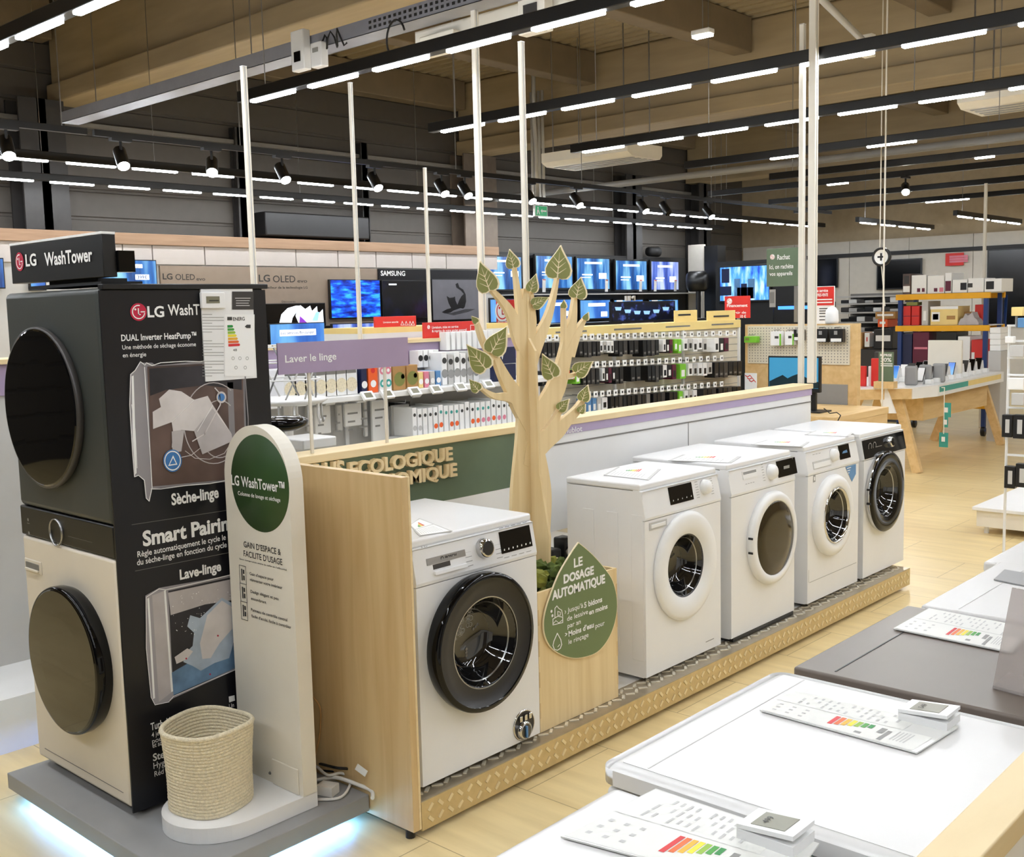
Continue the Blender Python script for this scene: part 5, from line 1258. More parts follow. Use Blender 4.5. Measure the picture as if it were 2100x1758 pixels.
rows = {'top': [[(1115,4,8.5),'k'],[(1188,5,9),'k'],[(1230,4,7.5),'w'],[(1260,3,9.5),'k'],[(1291,2,10),'k'],[(1319,4,8.5),'k'],[(1360,3,7),'x'],[(1383,2,8),'g'],[(1402,5,10),'w'],[(1466,3,10),'x']],
        'middle': [[(1111,2,7),'k'],[(1150,6,5),'r'],[(1180,1,12),'g'],[(1195,4,9),'k'],[(1235,4,7),'x'],[(1262,2,9),'k'],[(1294,2,11),'k'],[(1329,4,8),'k'],[(1360,3,9.5),'x'],[(1395,1,14),'g'],[(1412,5,10),'w'],[(1466,6,9.5),'k']],
        'bottom': [[(1205,3,10),'b'],[(1235,1,13),'w'],[(1253,6,8.5),'k'],[(1308,3,9),'d'],[(1340,3,8.5),'k'],[(1373,2,9),'k'],[(1393,1,9),'g'],[(1404,3,9),'w'],[(1443,3,9),'k'],[(1474,5,9.5),'k']]}
vtop = {'top': lambda u: 703-(u-1110)*.026, 'middle': lambda u: 762-(u-1110)*.052, 'bottom': lambda u: 823-(u-1150)*.082}
hgt = {'k': 30, 'w': 24, 'x': 28, 'g': 26, 'r': 18, 'b': 28, 'd': 30}
cols = {'k': ['black_satin','black_satin','charcoal_satin','black_matt'], 'w': ['letter_white','light_grey','white_plastic'], 'x': ['letter_white','black_satin','claret','black_satin'], 'g': ['lime'], 'r': ['orange','black_satin','cardboard'], 'b': ['blue_print','blue_print','light_grey'], 'd': ['charcoal_satin','black_satin','seam_grey']}
cname = {'black_satin':'black','black_matt':'dull black','charcoal_satin':'dark grey','letter_white':'white','light_grey':'pale grey','white_plastic':'white','claret':'dark red','lime':'bright green','orange':'orange','cardboard':'brown','blue_print':'blue','seam_grey':'grey'}
protoP = None; rr = random.Random(21)
for rname, grps in rows.items():
    n = 0
    for (u0, cnt_, du), kind in grps:
        for j in range(cnt_):
            u = u0+j*du; m_ = cols[kind][j % len(cols[kind])]; v = vtop[rname](u); h = hgt[kind]*(1+.12*rr.uniform(-1, 1))
            pa = at(u, v, 'x', XI); pb = at(u+du*.86, v+h, 'x', XI); lbl = '%s pack, %s from left, %s row of the phone accessory wall' % (cname[m_], ORD[n] if n < 40 else 'last', rname)
            n += 1
            if pb.z < .735: pb.z = .735
            yc = (pa.y+pb.y)/2; hh_ = max(.05, pa.z-pb.z)
            o = thing('accessory_pack', lbl, 'pack', (XI-.05, yc, pb.z), 'accessory packs on the %s row of hooks' % rname)
            B().box(XI-.10, XI, pa.y, pb.y, pb.z, pb.z+hh_, m_, .003).build('blister_pack', None, o)
            b = B(); w_ = pb.y-pa.y
            b.box(XI+.0003, XI+.001, pa.y+w_*.2, pa.y+w_*.75, pb.z+hh_*.15, pb.z+hh_*(.28 if kind in 'kd' else .6), 'seam_grey' if kind in 'kd' else ('black_satin' if kind in 'wx' and m_ != 'black_satin' else 'letter_white'))
            b.build('printed_label', None, o)
# hooks with square price flags
hk = None; n = 0
for rname, us, dv in (('top', [1112+k*14.6 for k in range(28)], -9), ('middle', [1196+k*14.2 for k in range(21)], -8), ('bottom', [1208+k*13.6 for k in range(21)], -8)):
    for k, u in enumerate(us):
        v = vtop[rname](u)+dv; c = at(u, v, 'x', XI+.06)
        if c.y > 5.7: continue
        lb = 'white flag price tag, %s from the left above the %s row of accessory packs' % (ORD[k], rname)
        if hk is None:
            hk = thing('hook_tag', lb, 'price tag', c, 'price flags on the accessory hooks')
            B().box(c.x-.004, c.x+.002, c.y-.022, c.y+.022, c.z-.020, c.z+.022, 'letter_white', .002).build('tag_flag', None, hk)
            B().lathe([(.0025,.009),(.0025,0)], (c.x, c.y, c.z+.002), (1,0,0), 10, 'black_satin').build('tag_dot', None, hk)
            B().cyl((XG+.002, c.y, c.z-.008), (c.x-.004, c.y, c.z-.008), .003, 6, 'steel').build('hook', None, hk)
        else: dup(hk, c, lb)
# red, yellow signs on the tops
def board(nm, ax, val, x0, y0, x1, y1, m, lb, th=.012, cat='sign', post=None):
    p0 = at(x0, y0, ax, val); p1 = at(x1, y1, ax, val)
    t = thing(nm, lb, cat, ((p0.x+p1.x)/2, (p0.y+p1.y)/2, p1.z))
    if ax == 'x': B().box(val-th, val, p0.y, p1.y, p1.z, p0.z, m, .002).build('sign_board', None, t)
    else: B().box(p0.x, p1.x, val, val+th, p1.z, p0.z, m, .002).build('sign_board', None, t)
    return t, p0, p1
def sign_lines(t, ax, val, rows, m='letter_white'):
    lines(t, ax, val, rows, m)
xr = XG-.02
t, _, _ = board('shelf_sign', 'x', xr, 868, 662, 984, 689, 'red_sign', 'wide red service sign with van icon on top of the shelving left of the tree'); t.location.z = t.location.z
sign_lines(t, 'x', xr+.002, [('Livraison, mise en service', (886,674), (940,672), 5, .015), ('& reprise de votre ancien appareil', (886,681), (957,679), 5, .015)])
b = B(); emblem(b, 'x', xr+.002, 879, 671, .012, 'letter_white', 'red_sign'); stroke(b, [(965,667),(974,667),(974,678),(965,678)], 1, xr+.002, 'letter_white', True); stroke(b, [(974,670),(978,672),(978,678)], 1, xr+.002, 'letter_white'); b.build('icon_marking', None, t)
xr2 = -2.6
t, p0, p1 = board('shelf_sign', 'x', xr2, 768, 650, 854, 672, 'red_sign', 'narrow red sign on the yellow-edged shelf left of the first red sign')
sign_lines(t, 'x', xr2+.002, [('Livraison assurée', (786,663), (817,662), 4, .015)])
b = B(); 
for u in (825, 833, 841, 847): stroke(b, [(u,659),(u-3,667),(u+3,667)], 1, xr2+.002, 'letter_white', True)
b.build('icon_marking', None, t)
t = thing('shelving', 'yellow-edged white shelf top behind the purple sign', 'shelving', (-2.75, 2.2, 0))
p0 = at(748, 673, 'x', -2.55); p1 = at(985, 690, 'x', -2.55); p1.z = p0.z-.09
B().box(-2.95, -2.55, p0.y, p1.y+.3, p0.z-.035, p0.z, 'yellow_sign').build('yellow_band', None, t); B().box(-2.95, -2.55, p0.y, p1.y+.3, 0, p0.z-.0355, 'white_plastic').build('cabinet', None, t)
# ================================================================ TELEVISION WALL ON THE LEFT
XT1 = -9.62
b = B(); b.box(XW+.03, XT1, -3, 10.75, 0, 2.60, 'light_grey'); struct(b.build('trim_%d' % tn)); tn += 1
b = B(); b.box(XW+.03, XT1+.06, -3, 10.75, 2.601, 2.735, 'trim_wood', .004); struct(b.build('trim_%d' % tn)); tn += 1
mat('tv_panel', (186,178,172), .5, var=.02); mat('tv_beige', (146,130,115), .55, var=.03)
edges = [at(u, 520, 'x', XT1).y for u in (310,417,520,604,690,768,842,912,980)]
ys = [-3, 1.0, 2.1, 3.2, 4.2]+[e for e in edges if e > 4.3]+[10.74]
b = B()
for i in range(len(ys)-1): b.box(XT1+.001, XT1+.03, ys[i]+.008, ys[i+1]-.008, at(500, 545, 'x', XT1).z, 2.60, 'tv_panel')
struct(b.build('trim_%d' % tn)); tn += 1
y0, y1 = at(326, 560, 'x', XT1).y, at(772, 580, 'x', XT1).y; zb_ = at(500, 546, 'x', XT1).z
B_ = B().box(XT1+.001, XT1+.028, y0, y1, .5, zb_-.01, 'tv_beige'); t = thing('brand_wall', 'beige panel with dark lettering behind the left televisions', 'panel', (XT1, (y0+y1)/2, .5)); B_.build('panel_board', None, t)
q = XT1+.030
for s_, bl, br_, cap, bd in (('LG', (334,573), (354,573), 12, .02), ('OLED', (360,573), (400,575), 12, .005), ('evo', (403,575), (421,576), 7, .01), ('Le meilleur de la technologie LG', (335,585), (436,588), 4, .01),
        ('LG', (531,577), (554,578), 14, .02), ('OLED', (560,578), (606,580), 14, .005), ('evo', (610,579), (630,580), 7, .01), ('Le meilleur de la technologie LG', (534,590), (631,594), 5, .01), ('Découvrez', (578,620), (606,621), 4, 0)): lines(t, 'x', q, [(s_, bl, br_, cap, bd)], 'print_dark', 'dark_lettering')
screen_mat('scr_ad', (14,32,90), (40,110,190), (150,215,245), 2.2, 1.0, (1,1.6,.25), .38, .64)
screen_mat('scr_ad2', (30,40,130), (90,120,215), (200,215,255), 2.2, 1.0, (1,1.6,.25), .38, .62)
screen_mat('scr_water', (4,20,120), (10,80,235), (60,190,255), 5, 1.1, (1,.8,3.2), .36, .66)
screen_mat('scr_dark', (3,4,8), (6,8,18), (22,26,60), 3, .5)
screen_mat('scr_flower', (0,0,0), (250,250,255), (130,60,190), 3.2, 1.1, (1,1,1), .46, .62)
screen_mat('scr_city', (30,70,190), (80,160,245), (190,225,255), 3.5, 1.3, (2.5,1,.6), .36, .64)
screen_mat('scr_stadium', (4,5,12), (10,14,36), (70,90,170), 6, .8, (1,1,1.5), .42, .7)
screen_mat('scr_service', (40,80,170), (70,130,220), (120,190,245), 1.6, .9, (1,1.2,.3), .35, .65)
mat('scr_white', (240,246,255), .4, var=0, emit=.9); mat('scr_black', (4,4,5), .15, var=0); mat('scr_grey', (92,92,98), .3, var=.15, nscale=4, emit=.42)
mat('scr_cat', (20,20,24), .3, var=.2)
G6 = 'televisions on the left wall'
def tv(x, x0, y0, x1, y1, scr, lb, stand=False, grp=G6, ax='x', bez=.012, wid=None, sgn=1):
    p0 = at(x0, y0, ax, x); p1 = at(x1, y1, ax, x); t = thing('television', lb, 'television', ((p0.x+p1.x)/2, (p0.y+p1.y)/2, p1.z), grp)
    if ax == 'x':
        B().box(x-.05, x, p0.y, p1.y, p1.z, p0.z, 'black_satin', .004).build('casing', None, t)
        B().box(x+.0003, x+.002, p0.y+bez, p1.y-bez, p1.z+bez, p0.z-bez, scr).build('screen', None, t)
    else:
        B().box(p0.x, p1.x, x, x+.05, p1.z, p0.z, 'black_satin', .004).build('casing', None, t)
        B().box(p0.x+bez, p1.x-bez, x-.002, x-.0003, p1.z+bez, p0.z-bez, scr).build('screen', None, t)
    return t
def overlay(t, x, rects, ax='x', nm='on_screen_caption', m='scr_white'):
    b = B()
    for (x0, y0, x1, y1) in rects:
        p0 = at(x0, y0, ax, x); p1 = at(x1, y1, ax, x)
        if ax == 'x': b.box(x+.0025, x+.0035, p0.y, p1.y, p1.z, p0.z, m)
        else: b.box(p0.x, p1.x, x-.0035, x-.0025, p1.z, p0.z, m)
    b.build(nm, None, t)
xt = XT1+.09
mat('scr_ink', (40,70,140), .4, var=0)
t = tv(xt, -40, 528, 12, 592, 'scr_ad', 'television at the left edge of the photo')
t = tv(xt, 200, 531, 324, 592, 'scr_ad', 'blue advert television just right of the tower sign'); overlay(t, xt, [(222,541,292,550)]); overlay(t, xt, [(277,563,306,574)], nm='on_screen_price')
b = B(); ptext(b, 'Les services Boulanger', 'x', xt+.004, (226,548.5), (289,549), 5, 'scr_ink', .01); ptext(b, '399€', 'x', xt+.004, (282,572), (302,572), 7, 'scr_ink', .02); b.build('lettering', None, t)
t = tv(xt, 60, 566, 96, 596, 'scr_service', 'small blue display under the tower sign')
t = tv(xt, 470, 624, 669, 672, 'scr_black', 'black television showing a glowing white flower')
b = B(); x_ = xt+.003
ppoly(b, 'x', x_, [(573,662),(577,645),(590,632),(607,627),(617,627),(608,640),(600,652),(598,662)], 'scr_white'); ppoly(b, 'x', x_, [(612,662),(606,648),(610,634),(616,626),(626,634),(636,627),(640,638),(650,628),(652,645),(662,634),(664,662)], 'scr_white')
mat('scr_violet', (140,60,190), .4, var=.2, emit=.5); mat('scr_pale', (150,200,255), .4, var=.2, emit=.8)
ppoly(b, 'x', x_+.001, [(614,662),(615,648),(624,656),(630,662)], 'scr_violet'); ppoly(b, 'x', x_+.001, [(640,658),(648,640),(655,640),(652,658)], 'scr_pale')
b.build('flower_picture', None, t, recalc=False)
t = tv(xt, 676, 573, 782, 651, 'scr_water', 'television with bright blue water picture left of the black display')
t = tv(xt+.5, 552, 664, 668, 710, 'scr_service', 'low blue service screen behind the left end of the purple sign'); overlay(t, xt+.5, [(573,677,648,687)])
p_ = at(610, 709, 'x', xt+.46); B().box(xt+.44, xt+.47, p_.y-.2, p_.y+.2, 0, p_.z+.1, 'black_satin').build('stand', None, t)
b = B(); ptext(b, 'Les services Boulanger', 'x', xt+.504, (576,685), (645,685), 6, 'scr_ink', .01); b.build('lettering', None, t)
t = tv(xt+.5, 681, 664, 772, 706, 'scr_ad2', 'low violet service screen behind the second white pole')
p_ = at(726, 705, 'x', xt+.46); B().box(xt+.44, xt+.47, p_.y-.2, p_.y+.2, 0, p_.z+.1, 'black_satin').build('stand', None, t)
t = thing('low_cabinet', 'dark low cabinet under the blue water television', 'cabinet', (-9.3, 7.5, 0)); p0 = at(681, 655, 'x', -9.3); p1 = at(775, 668, 'x', -9.3)
B().box(-9.55, -9.2, 5.2, 9.9, 0, p1.z+.02, 'black_satin').build('cabinet_body', None, t)
# black brand display
y0, y1 = at(776, 556, 'x', XT1+.05).y, at(985, 556, 'x', XT1+.05).y; zt_ = at(800, 552, 'x', XT1+.05).z
t = thing('brand_display', 'black display wall with white lettering, left of the tallest pole', 'display', (XT1, (y0+y1)/2, 0)); B().box(XT1+.031, XT1+.05, y0, y1, 0, zt_, 'poster_black').build('display_board', None, t)
b = B(); ptext(b, 'SAMSUNG', 'x', XT1+.052, (781,565), (831,566), 10, 'letter_white', .02); b.build('lettering', None, t)
t = tv(xt+.02, 783, 575, 880, 652, 'scr_dark', 'dark television under the white lettering of the black display'); overlay(t, xt+.02, [(797,582,813,585)])
t = tv(xt+.02, 885, 572, 984, 655, 'scr_grey', 'television showing a grey picture of a stretching cat')
b = B(); x_ = xt+.023
ppoly(b, 'x', x_, [(906,640),(917,634),(925,632),(920,622),(917,612),(916,607),(922,611),(930,610),(933,608),(934,616),(938,625),(942,615),(946,608),(951,603),(945,596),(936,590),(934,583),(939,580),(942,589),(950,594),(955,604),(956,618),(953,630),(950,633),(944,632),(930,637),(924,641),(912,643)], 'scr_cat')
mat('scr_shadow', (60,60,64), .4, var=.2, emit=.1)
ppoly(b, 'x', x_-.0004, [(905,641),(925,642),(955,634),(975,634),(960,640),(930,647)], 'scr_shadow')
b.build('cat_picture', None, t, recalc=False)

# blue screens wall further along
xs_ = -9.6
wy0, wy1 = at(988, 560, 'x', xs_-.1).y, at(1408, 560, 'x', xs_-.1).y
t = thing('display_wall', 'long black display wall holding the blue televisions', 'display', (xs_-.2, (wy0+wy1)/2, 0)); zt_ = at(1100, 519, 'x', xs_-.1).z
B().box(XW+.05, xs_-.1, max(wy0, 10.86), wy1, 0, zt_, 'black_satin').build('display_board', None, t)
b = B(); p = at(1200, 601, 'x', xs_+.15); b.box(xs_-.099, xs_+.2, max(wy0, 10.86), wy1, p.z-.03, p.z-.01, 'light_grey'); b.build('display_shelf', None, t)
pos1 = [(999,522,1072,597),(1097,521,1176,594),(1181,526,1252,596),(1261,531,1328,597),(1334,533,1393,597)]
where = ['between the tallest pole and the tree','behind the big top leaf','right of the big top leaf','fourth from the left in the top row','rightmost of the top row, pinker than the rest']
for i, (x0, y0, x1, y1) in enumerate(pos1):
    t = tv(xs_, x0, y0, x1, y1, 'scr_ad2' if i == 4 else 'scr_ad', 'blue advert television, '+where[i], grp='blue televisions on the far left wall', bez=.03)
    w_ = x1-x0; overlay(t, xs_, [(x0+w_*.25, y0+11, x0+w_*.75, y0+16)]); overlay(t, xs_, [(x0+w_*.66, y0+34, x0+w_*.88, y0+46)], nm='on_screen_price'); overlay(t, xs_, [(x0+w_*.18, y0+36, x0+w_*.48, y0+39), (x0+w_*.18, y0+42, x0+w_*.42, y0+44)], nm='on_screen_text')
pos2 = [(1003,611,1072,662),(1104,612,1174,664),(1188,613,1253,655),(1258,613,1320,640),(1330,613,1392,640)]
where = ['half hidden by a red board','behind the thin branch','right of the thin branch','over the stadium screen, left','over the stadium screen, right']
for i, (x0, y0, x1, y1) in enumerate(pos2):
    t = tv(xs_, x0, y0, x1, y1, 'scr_service' if i != 4 else 'scr_ad', 'blue television in the lower row, '+where[i], grp='blue televisions on the far left wall', bez=.03)
    w_ = x1-x0; overlay(t, xs_, [(x0+w_*.28, y0+9, x0+w_*.82, y0+15)]); overlay(t, xs_, [(x0+w_*.68, y0+26, x0+w_*.88, y0+36)] if i < 3 else [(x0+w_*.1, y0+3, x0+w_*.3, y0+8)], nm='on_screen_price')
# slanted price strips in front of the upper televisions
for i, (u, v) in enumerate(((1118,590),(1246,590),(1316,598),(1346,600),(1387,590))):
    p = at(u, v, 'x', xs_+.16); t = thing('price_strip', 'white price strip with red head, %s from the left on the television shelf' % ORD[i], 'price tag', (xs_+.16, p.y, p.z-.15), 'price strips on the television shelf')
    zb_ = at(1200, 601, 'x', xs_+.15).z+.0205
    B().prism([(xs_+.13, p.y-.04, zb_), (xs_+.13, p.y+.04, zb_), (xs_+.16, p.y+.01, zb_+.22), (xs_+.16, p.y-.07, zb_+.22)], (.006, 0, 0), 'letter_white').build('strip_card', None, t)
    B().prism([(xs_+.1395, p.y-.037, zb_+.16), (xs_+.1395, p.y+.035, zb_+.16), (xs_+.1620, p.y+.01, zb_+.215), (xs_+.1620, p.y-.066, zb_+.215)], (.007, 0, 0), 'red_sign').build('red_head', None, t)
t, p0, p1 = board('service_board', 'x', -8.6, 1018, 615, 1058, 664, 'red_sign', 'red service board with round white emblem behind the tree'); b = B(); emblem(b, 'x', -8.598, 1030, 638, .16, 'letter_white', 'red_sign'); ptext(b, 'Envie de', 'x', -8.598, (1021,661), (1040,661), 4, 'letter_white', .02); b.build('emblem', None, t); B().box(-8.64, -8.613, (p0.y+p1.y)/2-.03, (p0.y+p1.y)/2+.03, 0, p1.z+.2, 'steel').build('post', None, t)
t = tv(-6.9, 1254, 619, 1385, 656, 'scr_stadium', 'dark wide television showing a lit stadium', grp='televisions on the left wall', bez=.015)
b = B(); x_ = -6.897
for k in range(6):
    u = 1268+k*19.5; v = 636-abs(k-2.5)*abs(k-2.5)*-1.1-3
    v = 641-abs(k-2.5)**2*1.3
    ppoly(b, 'x', x_, [(u-7, v-3), (u+7, v-3), (u+5, v+4), (u-5, v+4)], 'scr_pale')
b.build('stadium_lights', None, t, recalc=False)
b = B(); ptext(b, '1M', 'x', -6.9, (1281,617), (1300,617), 10, 'letter_white', .03, .03); o = b.build('numeral_sign'); tag(o, 'white 1M numeral standing over the stadium screen', 'sign')
B0 = at(1320, 657, 'x', -6.9); t = thing('display_counter', 'black display counter under the stadium screen', 'counter', (-7.1, B0.y, 0))
ya_, yb_ = at(1040, 657, 'x', -6.85).y, at(1455, 657, 'x', -6.85).y
B().box(-7.4, -6.85, ya_, yb_, 0, B0.z-.002, 'black_satin').build('counter_body', None, t); b = B(); b.box(-6.849, -6.84, ya_, yb_, B0.z-.10, B0.z-.04, 'claret'); b.box(-6.839, -6.835, at(1275, 660, 'x', -6.84).y, at(1340, 660, 'x', -6.84).y, B0.z-.16, B0.z-.03, 'light_grey'); b.build('edge_band', None, t)
for i, (x0, y0, x1, y1) in enumerate(((1384,637,1430,655),(1451,638,1508,660))):
    t, p0, p1 = board('yellow_board', 'x', XG-.03, x0, y0, x1, y1+6, 'yellow_sign', ['small yellow board left of the red financing sign','larger yellow board under the red financing sign'][i]); b = B(); q0 = at((x0+x1)/2-16, (y0+y1)/2, 'x', XG-.028); b.box(q0.x, q0.x+.001, q0.y, q0.y+(p1.y-p0.y)*.55, q0.z-.008, q0.z+.006, 'print_dark'); b.build('printed_text', None, t)
b = B(); p = at(1335, 519, 'x', -9.7); b.lathe([(0,0),(0,.09),(.3,.10),(.32,0)], (-9.75, p.y, zt_+.004), (0,1,.0), 14, 'black_matt'); o = b.build('loudspeaker'); o.location.z += .1; tag(o, 'small black speaker lying on top of the blue television wall', 'speaker')
p = at(1408, 578, 'x', -9.3); b = B().lathe([(0,0),(0,.16),(.05,.2),(.35,.2),(.4,.14),(.4,0)], (-9.25, p.y-.05, p.z), (1,.4,0), 24, 'black_satin').cyl((-9.05, p.y+.03, 0), (-9.05, p.y+.03, p.z), .05, 10, 'black_satin'); tag(b.build('loudspeaker_stand'), 'round black speaker on a post at the right end of the blue televisions', 'speaker')

# ================================================================ FAR BACK, BETWEEN THE WALL AND THE PEGBOARD SCREEN
t = thing('lining_panel', 'pale narrow wall panel with two switches right of the blue televisions', 'panel', (-9.2, 16.5, 0)); p0 = at(1411, 503, 'y', 16.5); p1 = at(1442, 640, 'y', 16.5)
B().box(p0.x, p1.x, 16.5, 16.6, 0, p0.z, 'far_panel').build('panel_board', None, t)
b = B()
for v in (593, 613): p = at(1435, v, 'y', 16.5); b.box(p.x-.06, p.x+.03, 16.49, 16.4995, p.z-.06, p.z+.06, 'charcoal_satin')
b.build('switch', None, t)
t = thing('black_pillar', 'black square pillar between pale panel and city television', 'pillar', (-8.6, 16.2, 0)); p0 = at(1444, 505, 'y', 16.2); p1 = at(1472, 640, 'y', 16.2)
B().box(p0.x, p1.x, 16.2, 16.5, 0, p0.z, 'black_satin').build('pillar_body', None, t)
yb_ = 15.5
t = thing('black_partition', 'black wall behind the city television', 'wall', (-6.5, yb_+.3, 0)); p0 = at(1476, 538, 'y', yb_+.2); p1 = at(1645, 660, 'y', yb_+.2)
B().box(p0.x, p1.x, yb_+.051, yb_+.3, 0, p0.z, 'black_matt').build('wall_board', None, t)
t = tv(yb_, 1474, 546, 1580, 618, 'scr_city', 'large bright television with a blue city scene', grp='televisions at the far end', ax='y', bez=.03)
overlay(t, yb_, [(1480,552,1496,580)], 'y', 'on_screen_poster', 'navy'); overlay(t, yb_, [(1477,588,1500,606)], 'y', 'on_screen_figure', 'navy')
b = B()
for (x0, y0, x1, y1, m) in ((1506,572,1518,610,'blue_print'),(1520,582,1532,612,'navy'),(1534,572,1548,612,'blue_print'),(1512,590,1545,612,'navy')):
    p0 = at(x0, y0, 'y', yb_); p1 = at(x1, y1, 'y', yb_); b.box(p0.x, p1.x, yb_-.005, yb_-.003, p1.z, p0.z, m)
b.build('city_picture', None, t)
t = thing('equipment_rack', 'dark counter with blue lit edge below the green buyback sign', 'counter', (-4.8, 13, 0)); p0 = at(1585, 622, 'y', 13); p1 = at(1640, 668, 'y', 13)
B().box(p0.x, p1.x+.3, 13, 13.6, 0, p0.z, 'black_satin').build('counter_body', None, t); mat('led_edge', (60,130,255), .4, var=0, emit=2)
B().box(p0.x+.1, p1.x+.3, 12.98, 12.999, p0.z-.10, p0.z-.05, 'led_edge').build('light_edge', None, t)
b = B(); p0 = at(1578, 594, 'y', 12.5); p1 = at(1590, 630, 'y', 12.5); b.box(p0.x, p1.x, 12.5, 12.51, p1.z, p0.z, 'light_grey').box(p0.x+.01, p1.x-.02, 12.496, 12.4995, p1.z+.06, p0.z-.04, 'print_grey').box((p0.x+p1.x)/2-.01, (p0.x+p1.x)/2+.01, 12.505, 12.52, 0, p1.z, 'black_satin'); tag(b.build('leaflet_strip'), 'narrow pale notice hanging below the green sign', 'notice')
t, p0, p1 = board('financing_sign', 'y', 7.4, 1486, 608, 1538, 652, 'red_sign', 'red financing sign above the accessory wall')
b = B(); emblem(b, 'y', 7.398, 1496, 618, .03, 'letter_white', 'red_sign'); ptext(b, 'Financement', 'y', 7.398, (1491,630), (1533,629), 6, 'letter_white', .02); ptext(b, 'à partir de', 'y', 7.398, (1491,644), (1530,643), 5, 'letter_white', .01); ptext(b, '10 €', 'y', 7.398, (1518,652), (1530,652), 6, 'letter_white', .02); b.build('lettering', None, t)
B().box((p0.x+p1.x)/2-.012, (p0.x+p1.x)/2+.012, 7.413, 7.43, 0, p0.z-.05, 'steel').build('post', None, t)
t, p0, p1 = board('buyback_sign', 'y', 5.92, 1572, 511, 1638, 586, 'green_board', 'square green buyback sign fixed beside the tall white poles')
b = B(); q = 5.918; emblem(b, 'y', q, 1584, 527, .022, 'letter_white', 'red_sign'); ptext(b, 'Rachat', 'y', q, (1594,532), (1620,532), 10, 'letter_white', .012); ptext(b, 'Ici, on rachète', 'y', q, (1578,551), (1627,551), 9, 'letter_white', .012); ptext(b, 'vos appareils', 'y', q, (1578,565), (1625,565), 8, 'letter_white', .012); b.build('lettering', None, t)
B().box(p1.x-.05, p1.x-.02, 5.935, 5.96, 1.555, p0.z-.05, 'steel').build('post', None, t)
# pegboard screen with desk and monitor
ys_ = 5.9; p0 = at(1528, 663, 'y', ys_); p1 = at(1757, 862, 'y', ys_)
t = thing('pegboard_screen', 'wood-framed pegboard screen at the end of the accessory wall', 'screen', ((p0.x+p1.x)/2, ys_, 0))
B().box(p0.x, p1.x, ys_, ys_+.06, 0, 1.54, 'table_wood').build('wood_frame', None, t)
q0 = at(1533, 669, 'y', ys_-.012); q1 = at(1742, 749, 'y', ys_-.012); B().box(q0.x, q1.x, ys_-.012, ys_-.0005, q1.z, q0.z, 'pegboard', .002).build('pegboard', None, t)
b = B(); nx, nz_ = 34, 13
for i in range(nx):
    for j in range(nz_): 
        xx = q0.x+.02+(q1.x-q0.x-.04)*i/(nx-1); z_ = q1.z+.02+(q0.z-q1.z-.04)*j/(nz_-1); b.poly([(xx-.004, ys_-.0124, z_-.004), (xx+.004, ys_-.0124, z_-.004), (xx+.004, ys_-.0124, z_+.004), (xx-.004, ys_-.0124, z_+.004)], 'seam_grey')
o = b.build('peg_hole', None, t, recalc=False); o['kind'] = 'stuff'
q0 = at(1668, 787, 'y', ys_-.004); q1 = at(1738, 838, 'y', ys_-.004); B().box(q0.x, q1.x, ys_-.006, ys_-.0005, q1.z, q0.z, 'mid_grey').build('grey_panel', None, t)
for i, (x0, y0, x1, y1, m, lb) in enumerate(((1526,690,1552,703,'lime','bright green bag on the left of the pegboard screen'),(1580,680,1602,709,'letter_white','white pack with green edge on the pegboard screen'),(1609,680,1628,708,'letter_white','plain white pack on the pegboard screen'),(1627,676,1646,699,'black_satin','black pack left of the tall pole on the pegboard screen'),(1670,675,1696,702,'black_satin','black pack just right of the tall pole'),(1701,675,1728,702,'black_satin','black pack at the right end of the pegboard screen'))):
    a_ = at(x0, y0, 'y', ys_-.08); c_ = at(x1, y1, 'y', ys_-.08); o = thing('hanging_pack', lb, 'pack', ((a_.x+c_.x)/2, ys_-.06, c_.z), 'packs hanging on the pegboard screen')
    B().box(a_.x, c_.x, ys_-.08, ys_-.03, c_.z, a_.z, m, .003).build('blister_pack', None, o)
    b = B(); w_ = c_.x-a_.x; 
    if m == 'black_satin': b.box(a_.x+w_*.1, c_.x-w_*.1, ys_-.0815, ys_-.0805, c_.z+.004, c_.z+.03, 'letter_white'); b.box(a_.x+w_*.35, a_.x+w_*.6, ys_-.0815, ys_-.0805, c_.z+.06, c_.z+.09, 'mid_grey')
    elif m == 'lime': b.box(a_.x+w_*.1, a_.x+w_*.4, ys_-.0815, ys_-.0805, c_.z+.02, c_.z+.04, 'leaf_green')
    else: b.box(a_.x+w_*.4, a_.x+w_*.75, ys_-.0815, ys_-.0805, (a_.z+c_.z)/2, (a_.z+c_.z)/2+.02, 'print_dark'); b.box(c_.x-w_*.16, c_.x-.001, ys_-.0815, ys_-.0805, c_.z, a_.z-.02, 'lime')
    b.build('printed_label', None, o)
    B().cyl(((a_.x+c_.x)/2, ys_-.11, a_.z+.012), ((a_.x+c_.x)/2, ys_-.013, a_.z+.012), .004, 6, 'steel').build('hook', None, o)
t, a_, c_ = board('sale_leaflet', 'y', 5.45, 1527, 765, 1552, 800, 'letter_white', 'white leaflet with red handwriting-style print left of the monitor', .004, 'leaflet')
b = B()
for k, (u, v) in enumerate(((1528,769),(1532,774),(1536,779))): stroke_pts = [(u,v),(u+5,v+3),(u+10,v),(u+14,v+4)]; [b.poly([at(stroke_pts[i][0], stroke_pts[i][1], 'y', 5.448), at(stroke_pts[i+1][0], stroke_pts[i+1][1], 'y', 5.448), at(stroke_pts[i+1][0], stroke_pts[i+1][1]+2, 'y', 5.448), at(stroke_pts[i][0], stroke_pts[i][1]+2, 'y', 5.448)], 'red_sign') for i in range(3)]
b.build('red_print', None, t, recalc=False); B().box((a_.x+c_.x)/2-.01, (a_.x+c_.x)/2+.01, 5.455, 5.47, 0, c_.z+.05, 'steel').build('post', None, t)
ym = 5.2; p0 = at(1575, 730, 'y', ym); p1 = at(1681, 806, 'y', ym); zd = at(1700, 845, 'y', 5.3).z
